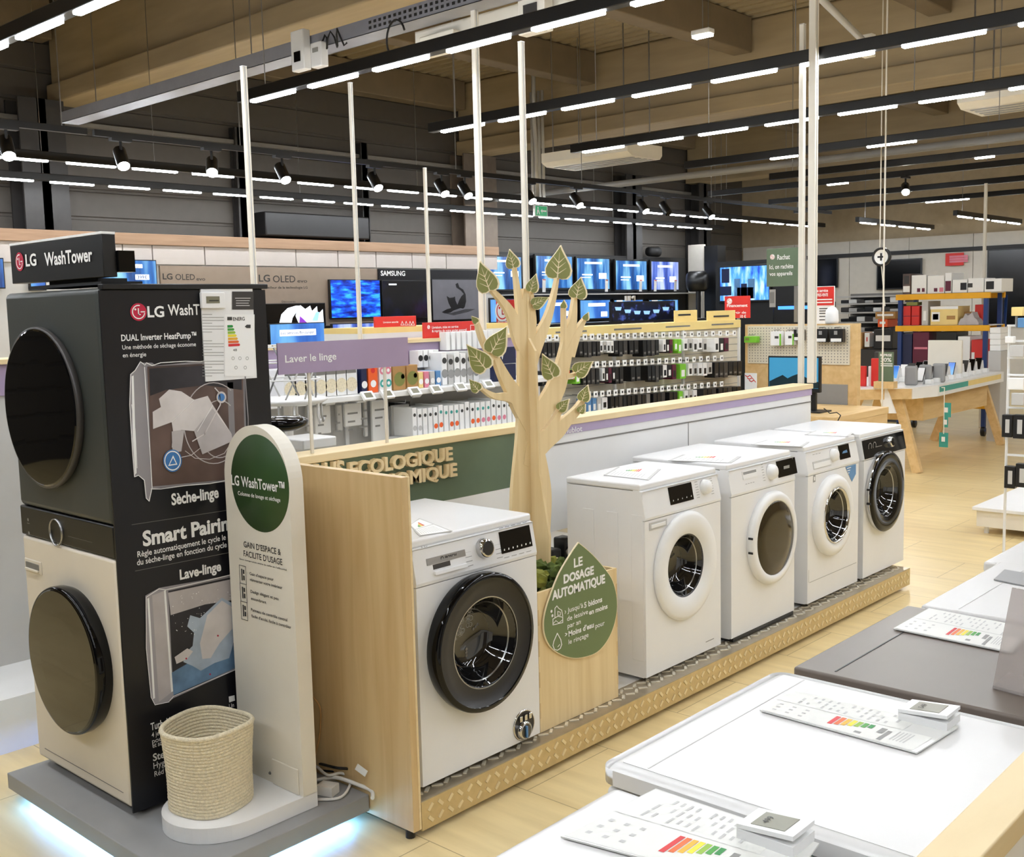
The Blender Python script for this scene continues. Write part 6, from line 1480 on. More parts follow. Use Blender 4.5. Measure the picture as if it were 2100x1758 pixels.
t = thing('monitor', 'computer monitor showing dark mountains under a blue sky', 'monitor', ((p0.x+p1.x)/2, ym, zd))
B().box(p0.x, p1.x, ym, ym+.035, p1.z, p0.z, 'black_satin', .004).build('casing', None, t)
mat('scr_sky', (50,110,140), .3, var=.25, nscale=1.2, emit=.5, ecol=(60,150,195)); mat('scr_mount', (16,40,48), .3, var=.2, emit=.15)
B().box(p0.x+.012, p1.x-.012, ym-.0025, ym-.0003, p1.z+.03, p0.z-.012, 'scr_sky').build('screen', None, t)
b = B(); b.poly([at(u, v, 'y', ym-.0035) for u, v in ((1578,782),(1590,776),(1605,769),(1615,776),(1625,771),(1636,767),(1650,773),(1660,778),(1678,784),(1678,797),(1578,797))], 'scr_mount'); b.build('mountain_picture', None, t, recalc=False)
xc = p1.x-.07; B().box(xc-.02, xc+.02, ym+.036, ym+.06, zd+.01, p1.z+.15, 'black_satin').box(xc-.10, xc+.10, ym-.05, ym+.14, zd+.001, zd+.012, 'black_satin', .003).build('stand', None, t)
q0 = at(1640, 845, 'y', 5.15); q1 = at(1738, 845, 'y', 5.15)
t = thing('desk', 'pale wood desk carrying the mountain monitor', 'desk', ((q0.x+q1.x)/2, 5.4, 0)); B().box(q0.x-.35, q1.x, 4.95, ys_-.02, zd-.05, zd, 'table_wood', .003).build('desk_top', None, t)
B().box(q0.x-.33, (q0.x+q1.x)/2, 5.0, ys_-.04, 0, zd-.0505, 'table_wood').build('drawer_unit', None, t); B().box(q1.x-.03, q1.x-.002, 4.98, ys_-.04, 0, zd-.0505, 'table_wood').build('side_board', None, t)
b = B(); pts = [at(1690, 838, 'y', 5.1), at(1702, 848, 'y', 5.0), at(1716, 846, 'y', 4.98), at(1724, 852, 'y', 4.94), at(1716, 868, 'y', 4.93)]; pts = [Vector((p.x, p.y, max(p.z, zd+.006) if p.y > 4.95 else p.z)) for p in pts]; b.tube(pts, .004, 6, 'black_matt'); tag(b.build('monitor_cable'), 'thin black cable trailing off the pale wood desk', 'cable')
# red promotion poster on a stand beyond the screen
yp = 6.6; t, a_, c_ = board('promotion_poster', 'y', yp, 1670, 588, 1711, 664, 'letter_white', 'white poster with red head right of the tall white pole', .01, 'poster')
b = B(); a1 = at(1671, 589, 'y', yp-.002); c1 = at(1710, 626, 'y', yp-.002); b.box(a1.x, c1.x, yp-.002, yp-.0005, c1.z, a1.z, 'red_sign'); b.build('red_head', None, t)
b = B(); ptext(b, 'Le service', 'y', yp-.003, (1673,599), (1698,599), 6, 'letter_white', .02); ptext(b, 'APRES-VENTE', 'y', yp-.003, (1673,608), (1698,608), 6, 'letter_white', .02)
for v in (616, 622): p_ = at(1674, v, 'y', yp-.003); b.box(p_.x, p_.x+.15, yp-.003, yp-.0025, p_.z, p_.z+.01, 'letter_white')
for v in (634, 639, 644, 650, 657): p_ = at(1680, v, 'y', yp-.003); b.box(p_.x, p_.x+.13, yp-.0022, yp-.0016, p_.z, p_.z+.008, 'print_dark')
b.build('lettering', None, t); B().box((a_.x+c_.x)/2-.015, (a_.x+c_.x)/2+.015, yp+.011, yp+.03, 0, a_.z-.05, 'steel').build('post', None, t)
p = at(1714, 660, 'y', 6.0); b = B().lathe([(0,0),(0,.05),(.02,.055),(.10,.05),(.13,.03),(.14,0)], (p.x, 5.93, 1.5415), (0,0,1), 20, 'white_plastic'); tag(b.build('camera_dome'), 'small white dome device on top of the pegboard screen', 'device')
# round plus sign hung on a thin wire
yq = 9.0; c = at(1808, 527, 'y', yq); t = thing('plus_sign', 'round white hanging sign with black ring and plus', 'sign', tuple(c), None)
B().lathe([(-.02,0),(-.02,.10),(.02,.10),(.02,.078),(.012,.076),(.012,0)], c, (0,-1,0), 40, None, ['black_satin','black_satin','black_satin','black_satin','letter_white']).build('sign_disc', None, t)
B().box(c.x-.040, c.x+.040, yq-.0145, yq-.0125, c.z-.010, c.z+.010, 'black_satin').box(c.x-.010, c.x+.010, yq-.0150, yq-.0130, c.z-.040, c.z+.040, 'black_satin').build('plus_mark', None, t)
B().cyl((c.x-.02, yq, c.z+.08), (c.x-.02, yq, 4.9), .006, 6, 'warm_white').build('suspension_wire', None, t)
p = at(1815, 628, 'y', yq); B().cyl((c.x, yq, c.z-.1), (p.x, yq, p.z), .005, 6, 'warm_white').build('lower_rod', None, t)
# wall displays at the far right back: dark screens and shelf of devices
yw = YW-.10
for i, (x0, y0, x1, y1, lb) in enumerate(((1672,530,1718,590,'black wall screen right of the tall white pole'),(1798,534,1890,592,'wide black wall screen behind the round plus sign'),(2025,512,2140,668,'big black wall panel at the right edge'))):
    a_ = at(x0, y0, 'y', yw); c_ = at(x1, y1, 'y', yw); t = thing('wall_screen', lb, 'screen', ((a_.x+c_.x)/2, yw, c_.z), 'black screens on the far wall')
    B().box(a_.x, c_.x, yw, yw+.025, c_.z, a_.z, 'black_satin', .004).build('casing', None, t); B().box(a_.x+.03, c_.x-.03, yw-.002, yw-.0003, c_.z+.03, a_.z-.03, 'scr_black').build('screen', None, t)
t, a_, c_ = board('wall_notice', 'y', yw, 1939, 520, 1976, 544, 'red_sign', 'red notice high on the far wall'); b = B(); 
for k in range(3): p_ = at(1947, 527+k*5, 'y', yw-.002); b.box(p_.x, p_.x+.35, yw-.002, yw-.0005, p_.z-.02, p_.z+.02, 'pink')
b.build('printed_text', None, t)
t = thing('wall_shelving', 'grey device shelves along the far wall left of the rack', 'shelving', (-5, 16, 0)); yk = 14.5; a_ = at(1716, 606, 'y', yk); c_ = at(1845, 720, 'y', yk)
for v in (607, 622, 640, 660, 680): z_ = at(1760, v, 'y', yk).z; B().box(a_.x, c_.x, yk, yk+.5, z_-.025, z_, 'light_grey').build('shelf', None, t)
B().box(a_.x, c_.x, yk+.51, yk+.55, 0, a_.z+.02, 'seam_grey').build('back_panel', None, t)
B().box(a_.x, c_.x, yk+.02, yk+.50, 0, at(1760, 690, 'y', yk).z, 'charcoal_satin').build('base_cabinet', None, t)
k = 0
for v in (622, 640, 660, 680):
    z_ = at(1760, v, 'y', yk).z+.001
    for j in range(7):
        x = a_.x+.12+(c_.x-a_.x-.24)*j/6; h = rr.uniform(.04, .09); m = ['black_satin','letter_white','charcoal_satin','light_grey','black_satin'][k % 5]; k += 1
        o = tag(B().box(x-.07, x+.07, yk+.04, yk+.32, z_, z_+h, m, .01).build('boxed_device'), '%s flat device, %s from the left on the %s grey far shelf' % (cname[m], ORD[j], {622:'top',640:'second',660:'third',680:'lowest'}[v]), 'device', 'flat devices on the grey far shelves')
for i, (x0, y0, x1, y1, m, lb) in enumerate(((1795,640,1836,654,'cardboard','brown cardboard tray beside the rack'),(1800,655,1820,671,'orange','orange speaker box beside the blue rack'),(1760,682,1768,716,'cardboard','slim brown box standing left of the dark display'),(1773,683,1783,712,'letter_white','slim white box with red top left of the dark display'),(1792,676,1830,716,'black_satin','dark boxed appliance under the orange box'))):
    a_ = at(x0, y0, 'y', 12.6); c_ = at(x1, y1, 'y', 12.6); z0_ = c_.z
    o = thing('display_box', lb, 'box', ((a_.x+c_.x)/2, 12.8, z0_)); B().box(a_.x, c_.x, 12.6, 12.95, z0_, a_.z, m, .006).build('carton', None, o)
    B().box(a_.x+.03, c_.x-.03, 12.597, 12.5995, z0_+(a_.z-z0_)*.4, z0_+(a_.z-z0_)*.7, 'letter_white' if m != 'letter_white' else 'red_sign').build('printed_label', None, o)
a_ = at(1755, 717, 'y', 12.55); c_ = at(1840, 717, 'y', 12.55); t = thing('low_table', 'grey low stand under the boxes left of the rack', 'stand', ((a_.x+c_.x)/2, 12.8, 0)); B().box(a_.x, c_.x, 12.55, 13.0, 0, a_.z, 'charcoal_satin').build('stand_body', None, t)
# ================================================================ BLUE AND YELLOW STOCK RACK
yr = 11.5; a_ = at(1842, 604, 'y', yr); c_ = at(2026, 604, 'y', yr); rx0, rx1 = a_.x, c_.x; rd = .55
zT = a_.z; zM = at(1842, 668, 'y', yr).z; zL = .42
t = thing('stock_rack', 'blue and yellow wheeled stock rack full of boxes', 'rack', ((rx0+rx1)/2, yr+rd/2, 0))
for x in (rx0, rx1-.05):
    for y in (yr, yr+rd-.05):
        B().box(x, x+.05, y, y+.05, .12, zT-.003, 'blue_steel').build('upright', None, t)
        b = B(); b.lathe([(-.02,0),(-.02,.06),(.02,.06),(.02,0)], (x+.025, y+.025, .062), (1,0,0), 20, 'black_satin'); b.box(x, x+.05, y+.01, y+.04, .06, .125, 'blue_steel'); b.build('castor', None, t)
for z in (zT, zM, zL):
    b = B()
    for y in (yr-.012, yr+rd-.03): B().box(rx0-.03, rx1+.03, y, y+.04, z-.075, z-.002, 'yellow_steel', .006).build('beam', None, t)
    B().box(rx0-.02, rx1+.02, yr+.03, yr+rd-.03, z-.012, z, 'light_grey').build('shelf_board', None, t)
for xx in (rx0+.012, rx1-.012): B().tube([(xx, yr+.05, .3), (xx, yr+rd-.05, .9), (xx, yr+.05, 1.4)], .010, 6, 'blue_steel').build('brace', None, t)
G7 = 'cartons on the stock rack'
def carton(x0, y0, x1, z, m, lb, dy=.03, dep=.42, pics=(), h=None):
    a = at(x0, y0, 'y', yr+dy); c = at(x1, y0, 'y', yr+dy); hh = h or max(.04, a.z-z)
    if z < zT and not h: a.x = max(a.x, rx0+.055); c.x = min(c.x, rx1-.055); hh = min(hh, (zT if z == zM else zM)-.085-z)
    o = thing('carton', lb, 'box', ((a.x+c.x)/2, yr+dy+dep/2, z+.001), G7); w_ = c.x-a.x
    B().box(a.x+.003, c.x-.003, yr+dy, yr+dy+dep, z+.001, z+hh, m, .004).build('carton_body', None, o)
    if pics:
        b = B()
        for (s0, r0, s1, r1, mm) in pics: b.box(a.x+w_*s0, a.x+w_*s1, yr+dy-.003, yr+dy-.0003, z+hh*r0, z+hh*r1, mm)
        b.build('carton_print', None, o)
    return o
carton(1851, 562, 1868, zT, 'pic_brown', 'dark patterned carton at the left end of the rack top', pics=[(.1,.1,.9,.4,'letter_white'),(.2,.5,.8,.9,'charcoal_satin')])
carton(1869, 565, 1900, zT, 'letter_white', 'white carton with two small cup pictures, left on the rack top', pics=[(.4,.1,.6,.3,'claret'),(.72,.1,.9,.3,'claret')])
carton(1902, 566, 1937, zT, 'letter_white', 'white carton with two cup pictures, second on the rack top', pics=[(.4,.1,.6,.3,'claret'),(.72,.08,.95,.32,'pink')])
carton(1938, 560, 1952, zT, 'letter_white', 'narrow white carton with a dark oval in the middle of the rack top', pics=[(.1,.1,.9,.6,'claret')])
carton(1953, 574, 1984, zT, 'letter_white', 'white carton with a black square appliance picture on the rack top', pics=[(.55,.2,.95,.75,'black_satin')])
carton(1985, 571, 2018, zT, 'letter_white', 'white carton with a dark curved picture on the rack top', pics=[(.0,.35,.3,.65,'charcoal_satin')])
carton(2019, 572, 2055, zT, 'letter_white', 'white carton with a black oven picture at the right end of the rack top', pics=[(.1,.2,.55,.8,'black_satin')])
for i in range(2): carton(1851+i*18, 628, 1868+i*18, zM, 'red_sign', '%s bright red carton on the upper shelf of the rack' % ['left','right'][i], pics=[(.05,.47,.95,.5,'claret')])
carton(1858, 615, 1882, min(at(1851, 628, 'y', yr+.03).z, zT-.085)+.004, 'leaf_green', 'green boxed item lying on the red cartons', dep=.3, h=.045)
carton(1890, 618, 1904, zM, 'light_grey', 'tall narrow grey carton next to the red cartons', pics=[(.3,.2,.7,.6,'letter_white')])
carton(1908, 629, 1965, zM, 'yellow_sign', 'wide yellow carton with white top and a person picture on the rack', pics=[(.0,.85,1,1.0,'letter_white'),(.05,.2,.35,.7,'letter_white'),(.1,.3,.3,.6,'cardboard'),(.6,.3,.9,.5,'cardboard')])
carton(1968, 640, 1998, zM, 'cardboard', 'brown carton on the right of the rack middle shelf', dy=.24, dep=.2, pics=[(.2,.2,.5,.7,'pic_brown')])
carton(1999, 625, 2014, zM, 'red_sign', 'small red carton at the right of the rack middle shelf', dy=.24, dep=.2)
b = B(); p0 = at(1970, 660, 'y', yr+.1); p1 = at(2012, 660, 'y', yr+.1); rnd = random.Random(8); q_ = [(p0.x+(p1.x-p0.x)*k/9, zM+.004+.16*math.sin(math.pi*(k+.4)/9.8)*rnd.uniform(.7,1.1)) for k in range(10)]; b.prism([(x_, yr+.02, z_) for x_, z_ in [(p0.x, zM+.002)]+q_+[(p1.x, zM+.002)]], (0, .18, 0), 'pic_cloth_shade'); tag(b.build('plastic_bag'), 'crumpled grey bag lying on the rack middle shelf', 'bag')
carton(1872, 673, 1906, zL, 'claret', 'large dark purple carton with white bars on the low rack shelf', pics=[(.1,.75,.9,.78,'pink'),(.1,.5,.9,.53,'pink'),(.4,.3,.7,.4,'letter_white')])
carton(1851, 685, 1871, zL, 'navy', 'dark blue carton at the left of the low rack shelf')
carton(1920, 675, 1962, zL, 'black_satin', 'black carton on the low rack shelf')
carton(1964, 690, 1990, zL, 'letter_white', 'white carton on the low rack shelf', pics=[(.1,.4,.9,.6,'mid_grey')])
carton(1992, 697, 2022, zL, 'red_sign', 'red carton on the low rack shelf right side', pics=[(.05,.3,.3,.8,'letter_white')])
for k in range(4):
    a = at(2030, 672+k*12, 'y', yr-.4); c = at(2052, 672+k*12, 'y', yr-.4)
    z0 = at(2031, 684+k*12, 'y', yr-.4).z
    tag(B().box(a.x, c.x, yr-.40, yr-.08, z0+.002, a.z, 'letter_white', .003).build('stacked_box'), '%s white box from the top of the stack right of the rack' % ORD[k], 'box', 'white boxes stacked beside the rack')
z0 = at(2031, 720, 'y', yr-.40).z
a = at(2028, 720, 'y', yr-.40); c = at(2054, 720, 'y', yr-.40); tag(B().box(a.x, c.x, yr-.42, yr-.06, 0, z0, 'light_grey').build('box_pedestal'), 'grey pedestal under the white boxes right of the rack', 'stand')
b = B(); p = at(2050, 600, 'y', yr+.7); b.tube([(p.x, yr+.8, 0), (p.x+.05, yr+.8, 1.75)], .02, 8, 'blue_steel').tube([(p.x-.05, yr+.75, 0), (p.x+.02, yr+.78, 1.7)], .012, 8, 'steel'); tag(b.build('trolley_handle'), 'slim blue and grey trolley posts at the right of the rack', 'trolley')

# ================================================================ PHONE TABLE
zt5 = .85
C0, C1, C2, C3 = Vector((-2.12,7.94)), Vector((-1.70,8.27)), Vector((-1.60,8.66)), Vector((-1.70,10.95))
t = thing('phone_table', 'pale wood trestle table covered with phones on stands', 'table', (-2.2, 9.7, 0))
out = [C0, C1, C2, C3, Vector((-2.75,10.95)), Vector((-2.75,7.94))]
B().prism([(p.x, p.y, zt5-.012) for p in out], (0,0,.012), 'white_plastic').build('tabletop', None, t)
def edge(p, q, m, z0=zt5-.115, z1=zt5-.0125, th=.014):
    d = (q-p).normalized(); n = Vector((d.y, -d.x)); B().prism([(p.x, p.y, z0), (q.x, q.y, z0), (q.x-n.x*th, q.y-n.y*th, z0), (p.x-n.x*th, p.y-n.y*th, z0)], (0, 0, z1-z0), m).build('edge_band', None, t)
edge(out[5], C0, 'table_wood'); edge(C0, C0+(C1-C0)*.98, 'table_wood'); edge(C1, C2, 'white_plastic'); edge(C2, C3, 'white_plastic'); edge(C3, out[4], 'white_plastic')
def strip(s0, s1, m):
    p = C2+(C3-C2)*s0; q = C2+(C3-C2)*s1; d = (q-p).normalized(); n = Vector((d.y, -d.x))*.0012
    B().prism([(p.x+n.x, p.y+n.y, zt5-.075), (q.x+n.x, q.y+n.y, zt5-.075), (q.x+n.x, q.y+n.y, zt5-.020), (p.x+n.x, p.y+n.y, zt5-.020)], (n.x, n.y, 0), m).build('coloured_strip', None, t)
strip(.02, .42, 'teal'); strip(.425, .95, 'yellow_sign')
B().prism([(-2.65, 8.6, .47), (-1.78, 8.75, .47), (-1.80, 10.7, .47), (-2.65, 10.7, .47)], (0,0,.26), 'table_wood').build('drawer_box', None, t)
def leg(p, q, w_=.045, m='table_wood'):
    p = Vector(p); q = Vector(q); d = (q-p).normalized(); s = d.cross(Vector((0,1,0))).normalized()*w_; B().obox((p+q)/2, d*(q-p).length/2, s, (0,.03,0), m).build('leg', None, t)
leg((-1.90, 10.8, .74), (-1.66, 10.8, .0)); leg((-2.18, 10.8, .74), (-2.45, 10.8, 0)); leg((-1.86, 8.3, .74), (-1.63, 8.25, 0)); leg((-2.35, 8.3, .74), (-2.55, 8.25, 0))
b = B(); AP = lambda u, v: at(u, v, 'y', 8.1)
b.prism([AP(*q) for q in ((1783,795),(1817,795),(1836,848),(1813,848),(1804,819),(1790,819),(1782,848),(1759,848))], (0,.03,0), 'white_plastic'); b.build('end_frame', None, t)
# small things under the trestle
p = at(1800, 853, 'y', 8.4); b = B(); b.box(p.x-.08, p.x+.02, 8.4, 8.44, .0, .10, 'charcoal_satin', .01).box(p.x-.24, p.x-.14, 8.4, 8.44, 0, .06, 'seam_grey', .01); tag(b.build('power_strip'), 'dark power boxes on the floor under the white trestle frame', 'power strip')
# phones on wedge stands
G8 = 'phones displayed on the trestle table'
cols8 = ['black_satin','charcoal_satin','letter_white','mid_grey']
n8 = 0
for r_ in range(2):
    for k in range(9):
        y = 8.75+k*.25; x = -1.80-.015*k-r_*.36; 
        m = cols8[(k+r_) % 4]
        o = thing('display_phone', '%s phone on stand, %s from the near end, %s row of the trestle table' % (cname.get(m, 'grey'), ORD[k], ['outer','inner'][r_]), 'phone', (x, y, zt5+.001), G8)
        B().prism([(x-.03, y+.10, zt5+.001), (x-.03, y-.06, zt5+.001), (x-.03, y+.02, zt5+.14), (x-.03, y+.06, zt5+.14)], (.06, 0, 0), 'white_plastic').build('wedge_stand', None, o)
        B().obox((x, y-.045+.01, zt5+.10), (.038, 0, 0), Vector((0, .052, .095)).normalized()*.078, Vector((0, -.095, .052)).normalized()*.005, m).build('handset', None, o)
        B().obox((x, y-.0405-.001, zt5+.1035), (.034, 0, 0), Vector((0, .052, .095)).normalized()*.073, Vector((0, -.095, .052)).normalized()*.0008, ['letter_white','scr_black','charcoal_satin','scr_service','black_gloss'][(k*2+r_) % 5]).build('phone_screen', None, o)
        B().box(x+.05, x+.11, y-.05, y+.03, zt5+.001, zt5+.05, 'letter_white', .003).build('price_card', None, o); n8 += 1
for i, (u, v) in enumerate(((1868,745),(1897,742),(1925,738))):
    p = at(u, v, 'y', 8.5+.25*i); o = tag(B().box(p.x-.065, p.x+.065, 8.5+.25*i, 8.53+.25*i, zt5+.001, zt5+.20, 'mid_grey', .02).build('phone_divider'), 'grey rounded divider, %s from the left on the trestle table' % ORD[i], 'divider', 'grey dividers on the trestle table')
p0 = at(1903, 698, 'y', 9.9); p1 = at(1972, 735, 'y', 9.9); tag(B().box(p0.x, p1.x, 9.9, 9.94, zt5+.001, p0.z, 'warm_white', .006).build('upright_divider'), 'white upright board in the middle of the trestle table', 'panel')
a = at(1802, 722, 'y', 8.05); c = at(1832, 757, 'y', 8.05); t = thing('table_notice', 'small green notice on a wood block at the near corner of the trestle table', 'sign', ((a.x+c.x)/2, 8.1, zt5+.001))
B().box(a.x, c.x, 8.05, 8.06, zt5+.07, a.z, 'green_board').build('sign_board', None, t); B().box(a.x-.035, c.x+.015, 8.02, 8.12, zt5+.001, zt5+.0695, 'table_wood').build('wood_block', None, t)
b = B(); q = 8.048; ptext(b, 'REPRISE', 'y', q, (1805,731), (1829,731), 5, 'letter_white', .02); ptext(b, '30%', 'y', q, (1806,742), (1828,742), 8, 'letter_white', .01)
for v in (747, 751): p_ = at(1806, v, 'y', q); b.box(p_.x, p_.x+.12, q, q+.001, p_.z, p_.z+.008, 'letter_white')
b.build('lettering', None, t)
for i, (u, v, m) in enumerate(((1765,755,'red_sign'),(1790,740,'red_sign'),(1778,757,'letter_white'),(1785,728,'charcoal_satin'))):
    p = at(u, v, 'y', 8.2); tag(B().box(p.x-.05, p.x+.05, 8.2+.07*i, 8.24+.07*i, zt5+.001, max(p.z+.02, zt5+.06), m, .006).build('phone_box'), '%s item among the clutter left of the green table notice' % ['lower red','upper red','low white','dark grey'][i], 'phone accessory')
# hanging strip of teal cards in front of the table
YC = 8.74
p = at(1936, 900, 'y', YC); t = thing('card_strip', 'hanging strip of teal gift cards in front of the trestle table', 'card strip', (p.x, YC, at(1936, 918, 'y', YC).z))
for k, (x0, y0, x1, y1) in enumerate(((1936,826,1950,856),(1934,855,1944,877),(1926,887,1944,918))):
    a = at(x0, y0, 'y', YC+.004*k); c = at(x1, y1, 'y', YC+.004*k); B().box(a.x, c.x, YC+.004*k, YC+.003+.004*k, c.z, a.z, 'teal', .001).build('gift_card', None, t)
a = at(1937, 795, 'y', YC); B().cyl((a.x, YC, at(1936,890,'y',YC).z), (a.x, YC, zt5-.03), .005, 6, 'warm_white').cyl((a.x-.03, YC, zt5-.03), (a.x+.004, YC, zt5-.03), .005, 6, 'warm_white').build('string', None, t)
b = B()
for (u, v) in ((1941,840),(1939,865),(1935,900)): c = at(u, v, 'y', YC-.003); b.box(c.x-.02, c.x+.015, YC-.006, YC-.003, c.z-.03, c.z+.02, 'letter_white')
b.build('card_print', None, t)
# black boxed items hanging at the right edge, on a wire stand
ye = 4.9; a = at(2085, 640, 'y', ye+.06)
t = thing('wire_display', 'white wire display stand cut by the right edge', 'stand', (a.x+.2, ye+.1, 0))
b = B()
for x in (at(2066,800,'y',ye+.05).x, at(2125,800,'y',ye+.05).x): b.cyl((x, ye+.06, .0), (x, ye+.06, at(2080,668,'y',ye).z), .009, 8, 'white_plastic')
for v in (668, 700, 735, 770, 838, 936): z_ = at(2090, v, 'y', ye).z; b.box(at(2062,v,'y',ye).x, at(2130,v,'y',ye).x, ye+.03, ye+.05, z_-.006, z_+.006, 'white_plastic')
b.box(at(2062,900,'y',ye).x, at(2130,900,'y',ye).x, ye+.0, ye+.3, 0, .03, 'white_plastic')
b.build('wire_frame', None, t)
for i, (x0, y0, x1, y1) in enumerate(((2057,850,2077,897),(2080,850,2104,900),(2062,955,2083,1002),(2085,950,2108,1000))):
    a = at(x0, y0, 'y', ye); c = at(x1, y1, 'y', ye); o = thing('boxed_charger', ['upper left','upper right','lower left','lower right'][i]+' black box with silver cylinder picture at the right edge', 'box', ((a.x+c.x)/2, ye, c.z), 'black boxes on the wire display')
    B().box(a.x, c.x, ye-.02, ye+.028, c.z, a.z, 'black_satin', .003).build('carton', None, o); w_ = c.x-a.x; h = a.z-c.z
    B().box(a.x+w_*.35, a.x+w_*.75, ye-.0215, ye-.0205, c.z+h*.2, c.z+h*.8, 'light_grey').build('carton_print', None, o)
for i, (x0, y0, x1, y1, m, lb) in enumerate(((2062,690,2080,704,'letter_white','white pack at the top of the wire display'),(2072,708,2100,732,'light_grey','pale pack on the second wire of the wire display'),(2068,775,2100,800,'letter_white','flat white pack on the wire display above the black boxes'),(2075,806,2100,832,'light_grey','pale bag just above the black boxes at right'),(2088,652,2104,672,'blue_print','small blue tag at the right edge'),(2075,630,2098,648,'yellow_sign','yellow tag standing over the wire display'))):
    a = at(x0, y0, 'y', ye); c = at(x1, y1, 'y', ye); b = B().box(a.x, c.x, ye-.01, ye+.028, c.z, a.z, m, .004); 
    if i == 5: b.cyl(((a.x+c.x)/2-.01, ye+.02, at(2080,672,'y',ye).z), ((a.x+c.x)/2-.01, ye+.02, c.z), .008, 8, 'mid_grey')
    tag(b.build('small_pack'), lb, 'pack')
# empty white stage
p = at(2000, 1094, 'z', 0); sx, sy_ = p.x, p.y
t = thing('white_stage', 'empty low white display platform at the right edge', 'platform', (sx+.7, sy_+.6, 0))
B().box(sx-.02, sx+1.5, sy_-.02, sy_+1.25, .175, .20, 'white_plastic', .003).build('platform_top', None, t); B().box(sx+.005, sx+1.48, sy_+.005, sy_+1.23, .055, .1745, 'warm_white').build('skirt', None, t)
b = B()
for x in (sx+.06, sx+1.4):
    for y in (sy_+.06, sy_+1.15): b.cyl((x, y, 0), (x, y, .055), .018, 12, 'white_plastic')
b.build('foot', None, t)
# ================================================================ FOREGROUND ROW OF MACHINES SEEN FROM ABOVE
zt6 = .97
def top_machine(name, lb, y0, y1, x0, x1, z, mtop, mbody, cat='washing machine', r=.02):
    t = thing(name, lb, cat, ((x0+x1)/2, (y0+y1)/2, .12), 'machines seen from above in the foreground row')
    B().box(x0+.012, x1, y0+.006, y1-.006, .135, z-.038, mbody, .008).build('body', None, t)
    B().box(x0, x1, y0+.001, y1-.001, z-.034, z, mtop, r, 5).build('lid', None, t)
    each(t, 'foot', [((x, y, .1205), (x, y, .136)) for x in (x0+.07, x1-.07) for y in (y0+.07, y1-.07)], .02, 'black_satin', 12); return t
m1 = top_machine('washing_machine', 'white machine top nearest the viewer at the bottom edge', -1.625, -1.005, 1.565, 2.14, zt6, 'lid_white', 'white_enamel')
m2 = top_machine('washing_machine', 'wide white machine top in the middle of the foreground row', -.965, -.362, 1.500, 2.14, zt6, 'lid_white', 'white_enamel', r=.03)
m3 = top_machine('dark_dryer', 'dark grey-brown machine top between two white ones', -.334, .252, 1.520, 2.14, zt6, 'taupe_enamel', 'taupe_enamel', 'dryer', .006)
m4 = top_machine('washing_machine', 'white machine top beyond the dark one', .270, .845, 1.545, 2.14, zt6, 'lid_white', 'white_enamel', r=.008)
zt7 = .90; p = at(2016, 1152, 'z', zt7)
m5 = top_machine('washing_machine', 'farthest and lowest white machine top of the foreground row', p.y, p.y+.6, p.x, 2.14, zt7, 'lid_white', 'white_enamel', r=.008)
b = B(); b.box(1.53, 2.12, -.935, -.392, zt6+.0002, zt6+.0010, 'lid_white').box(1.575, 1.578, -.93, -.395, zt6+.001, zt6+.0014, 'light_grey'); b.build('lid_inlay', None, m2)
b = B(); b.box(1.600, 1.603, -.31, .23, zt6+.0002, zt6+.0012, 'black_satin'); b.box(1.555, 1.565, .245, .2525, zt6-.03, zt6-.001, 'steel'); b.build('lid_groove', None, m3)
b = B(); b.box(1.63, 1.632, .29, .82, zt6+.0002, zt6+.0008, 'light_grey'); b.build('lid_groove', None, m4)
B().box(1.60, 2.10, -1.59, -1.04, zt6+.0002, zt6+.0012, 'lid_white').build('lid_inlay', None, m1)
b = B()
for k in range(3): b.box(1.5, 1.512, .265+.012*k, .273+.012*k, zt6-.05, zt6-.03, 'black_satin')
b.build('hinge_mark', None, m4)
t = thing('counter_platform', 'low platform under the foreground machines', 'platform', (1.8, .0, 0)); B().box(1.50, 2.145, -1.7, 2.2, .03, .1195, 'white_plastic').build('deck', None, t); B().box(1.55, 2.1, -1.6, 2.1, 0, .03, 'black_satin').build('foot', None, t)
# oak topped partition at the lower right
q0 = at(1850, 1758, 'z', 1.15); q1 = at(2100, 1560, 'z', 1.15); xo = (q0.x+q1.x)/2
t = thing('oak_partition', 'oak-topped partition running along the lower right corner', 'partition', (xo+.08, 0, 0))
wo = at(2062, 1758, 'z', 1.12).x-xo
B().box(xo, xo+wo, -1.75, 2.3, 1.12, 1.15, 'oak_cap', .002).build('oak_cap', None, t); B().box(xo+.008, xo+wo-.008, -1.74, 2.29, 0, 1.1195, 'white_plastic').build('partition_body', None, t)
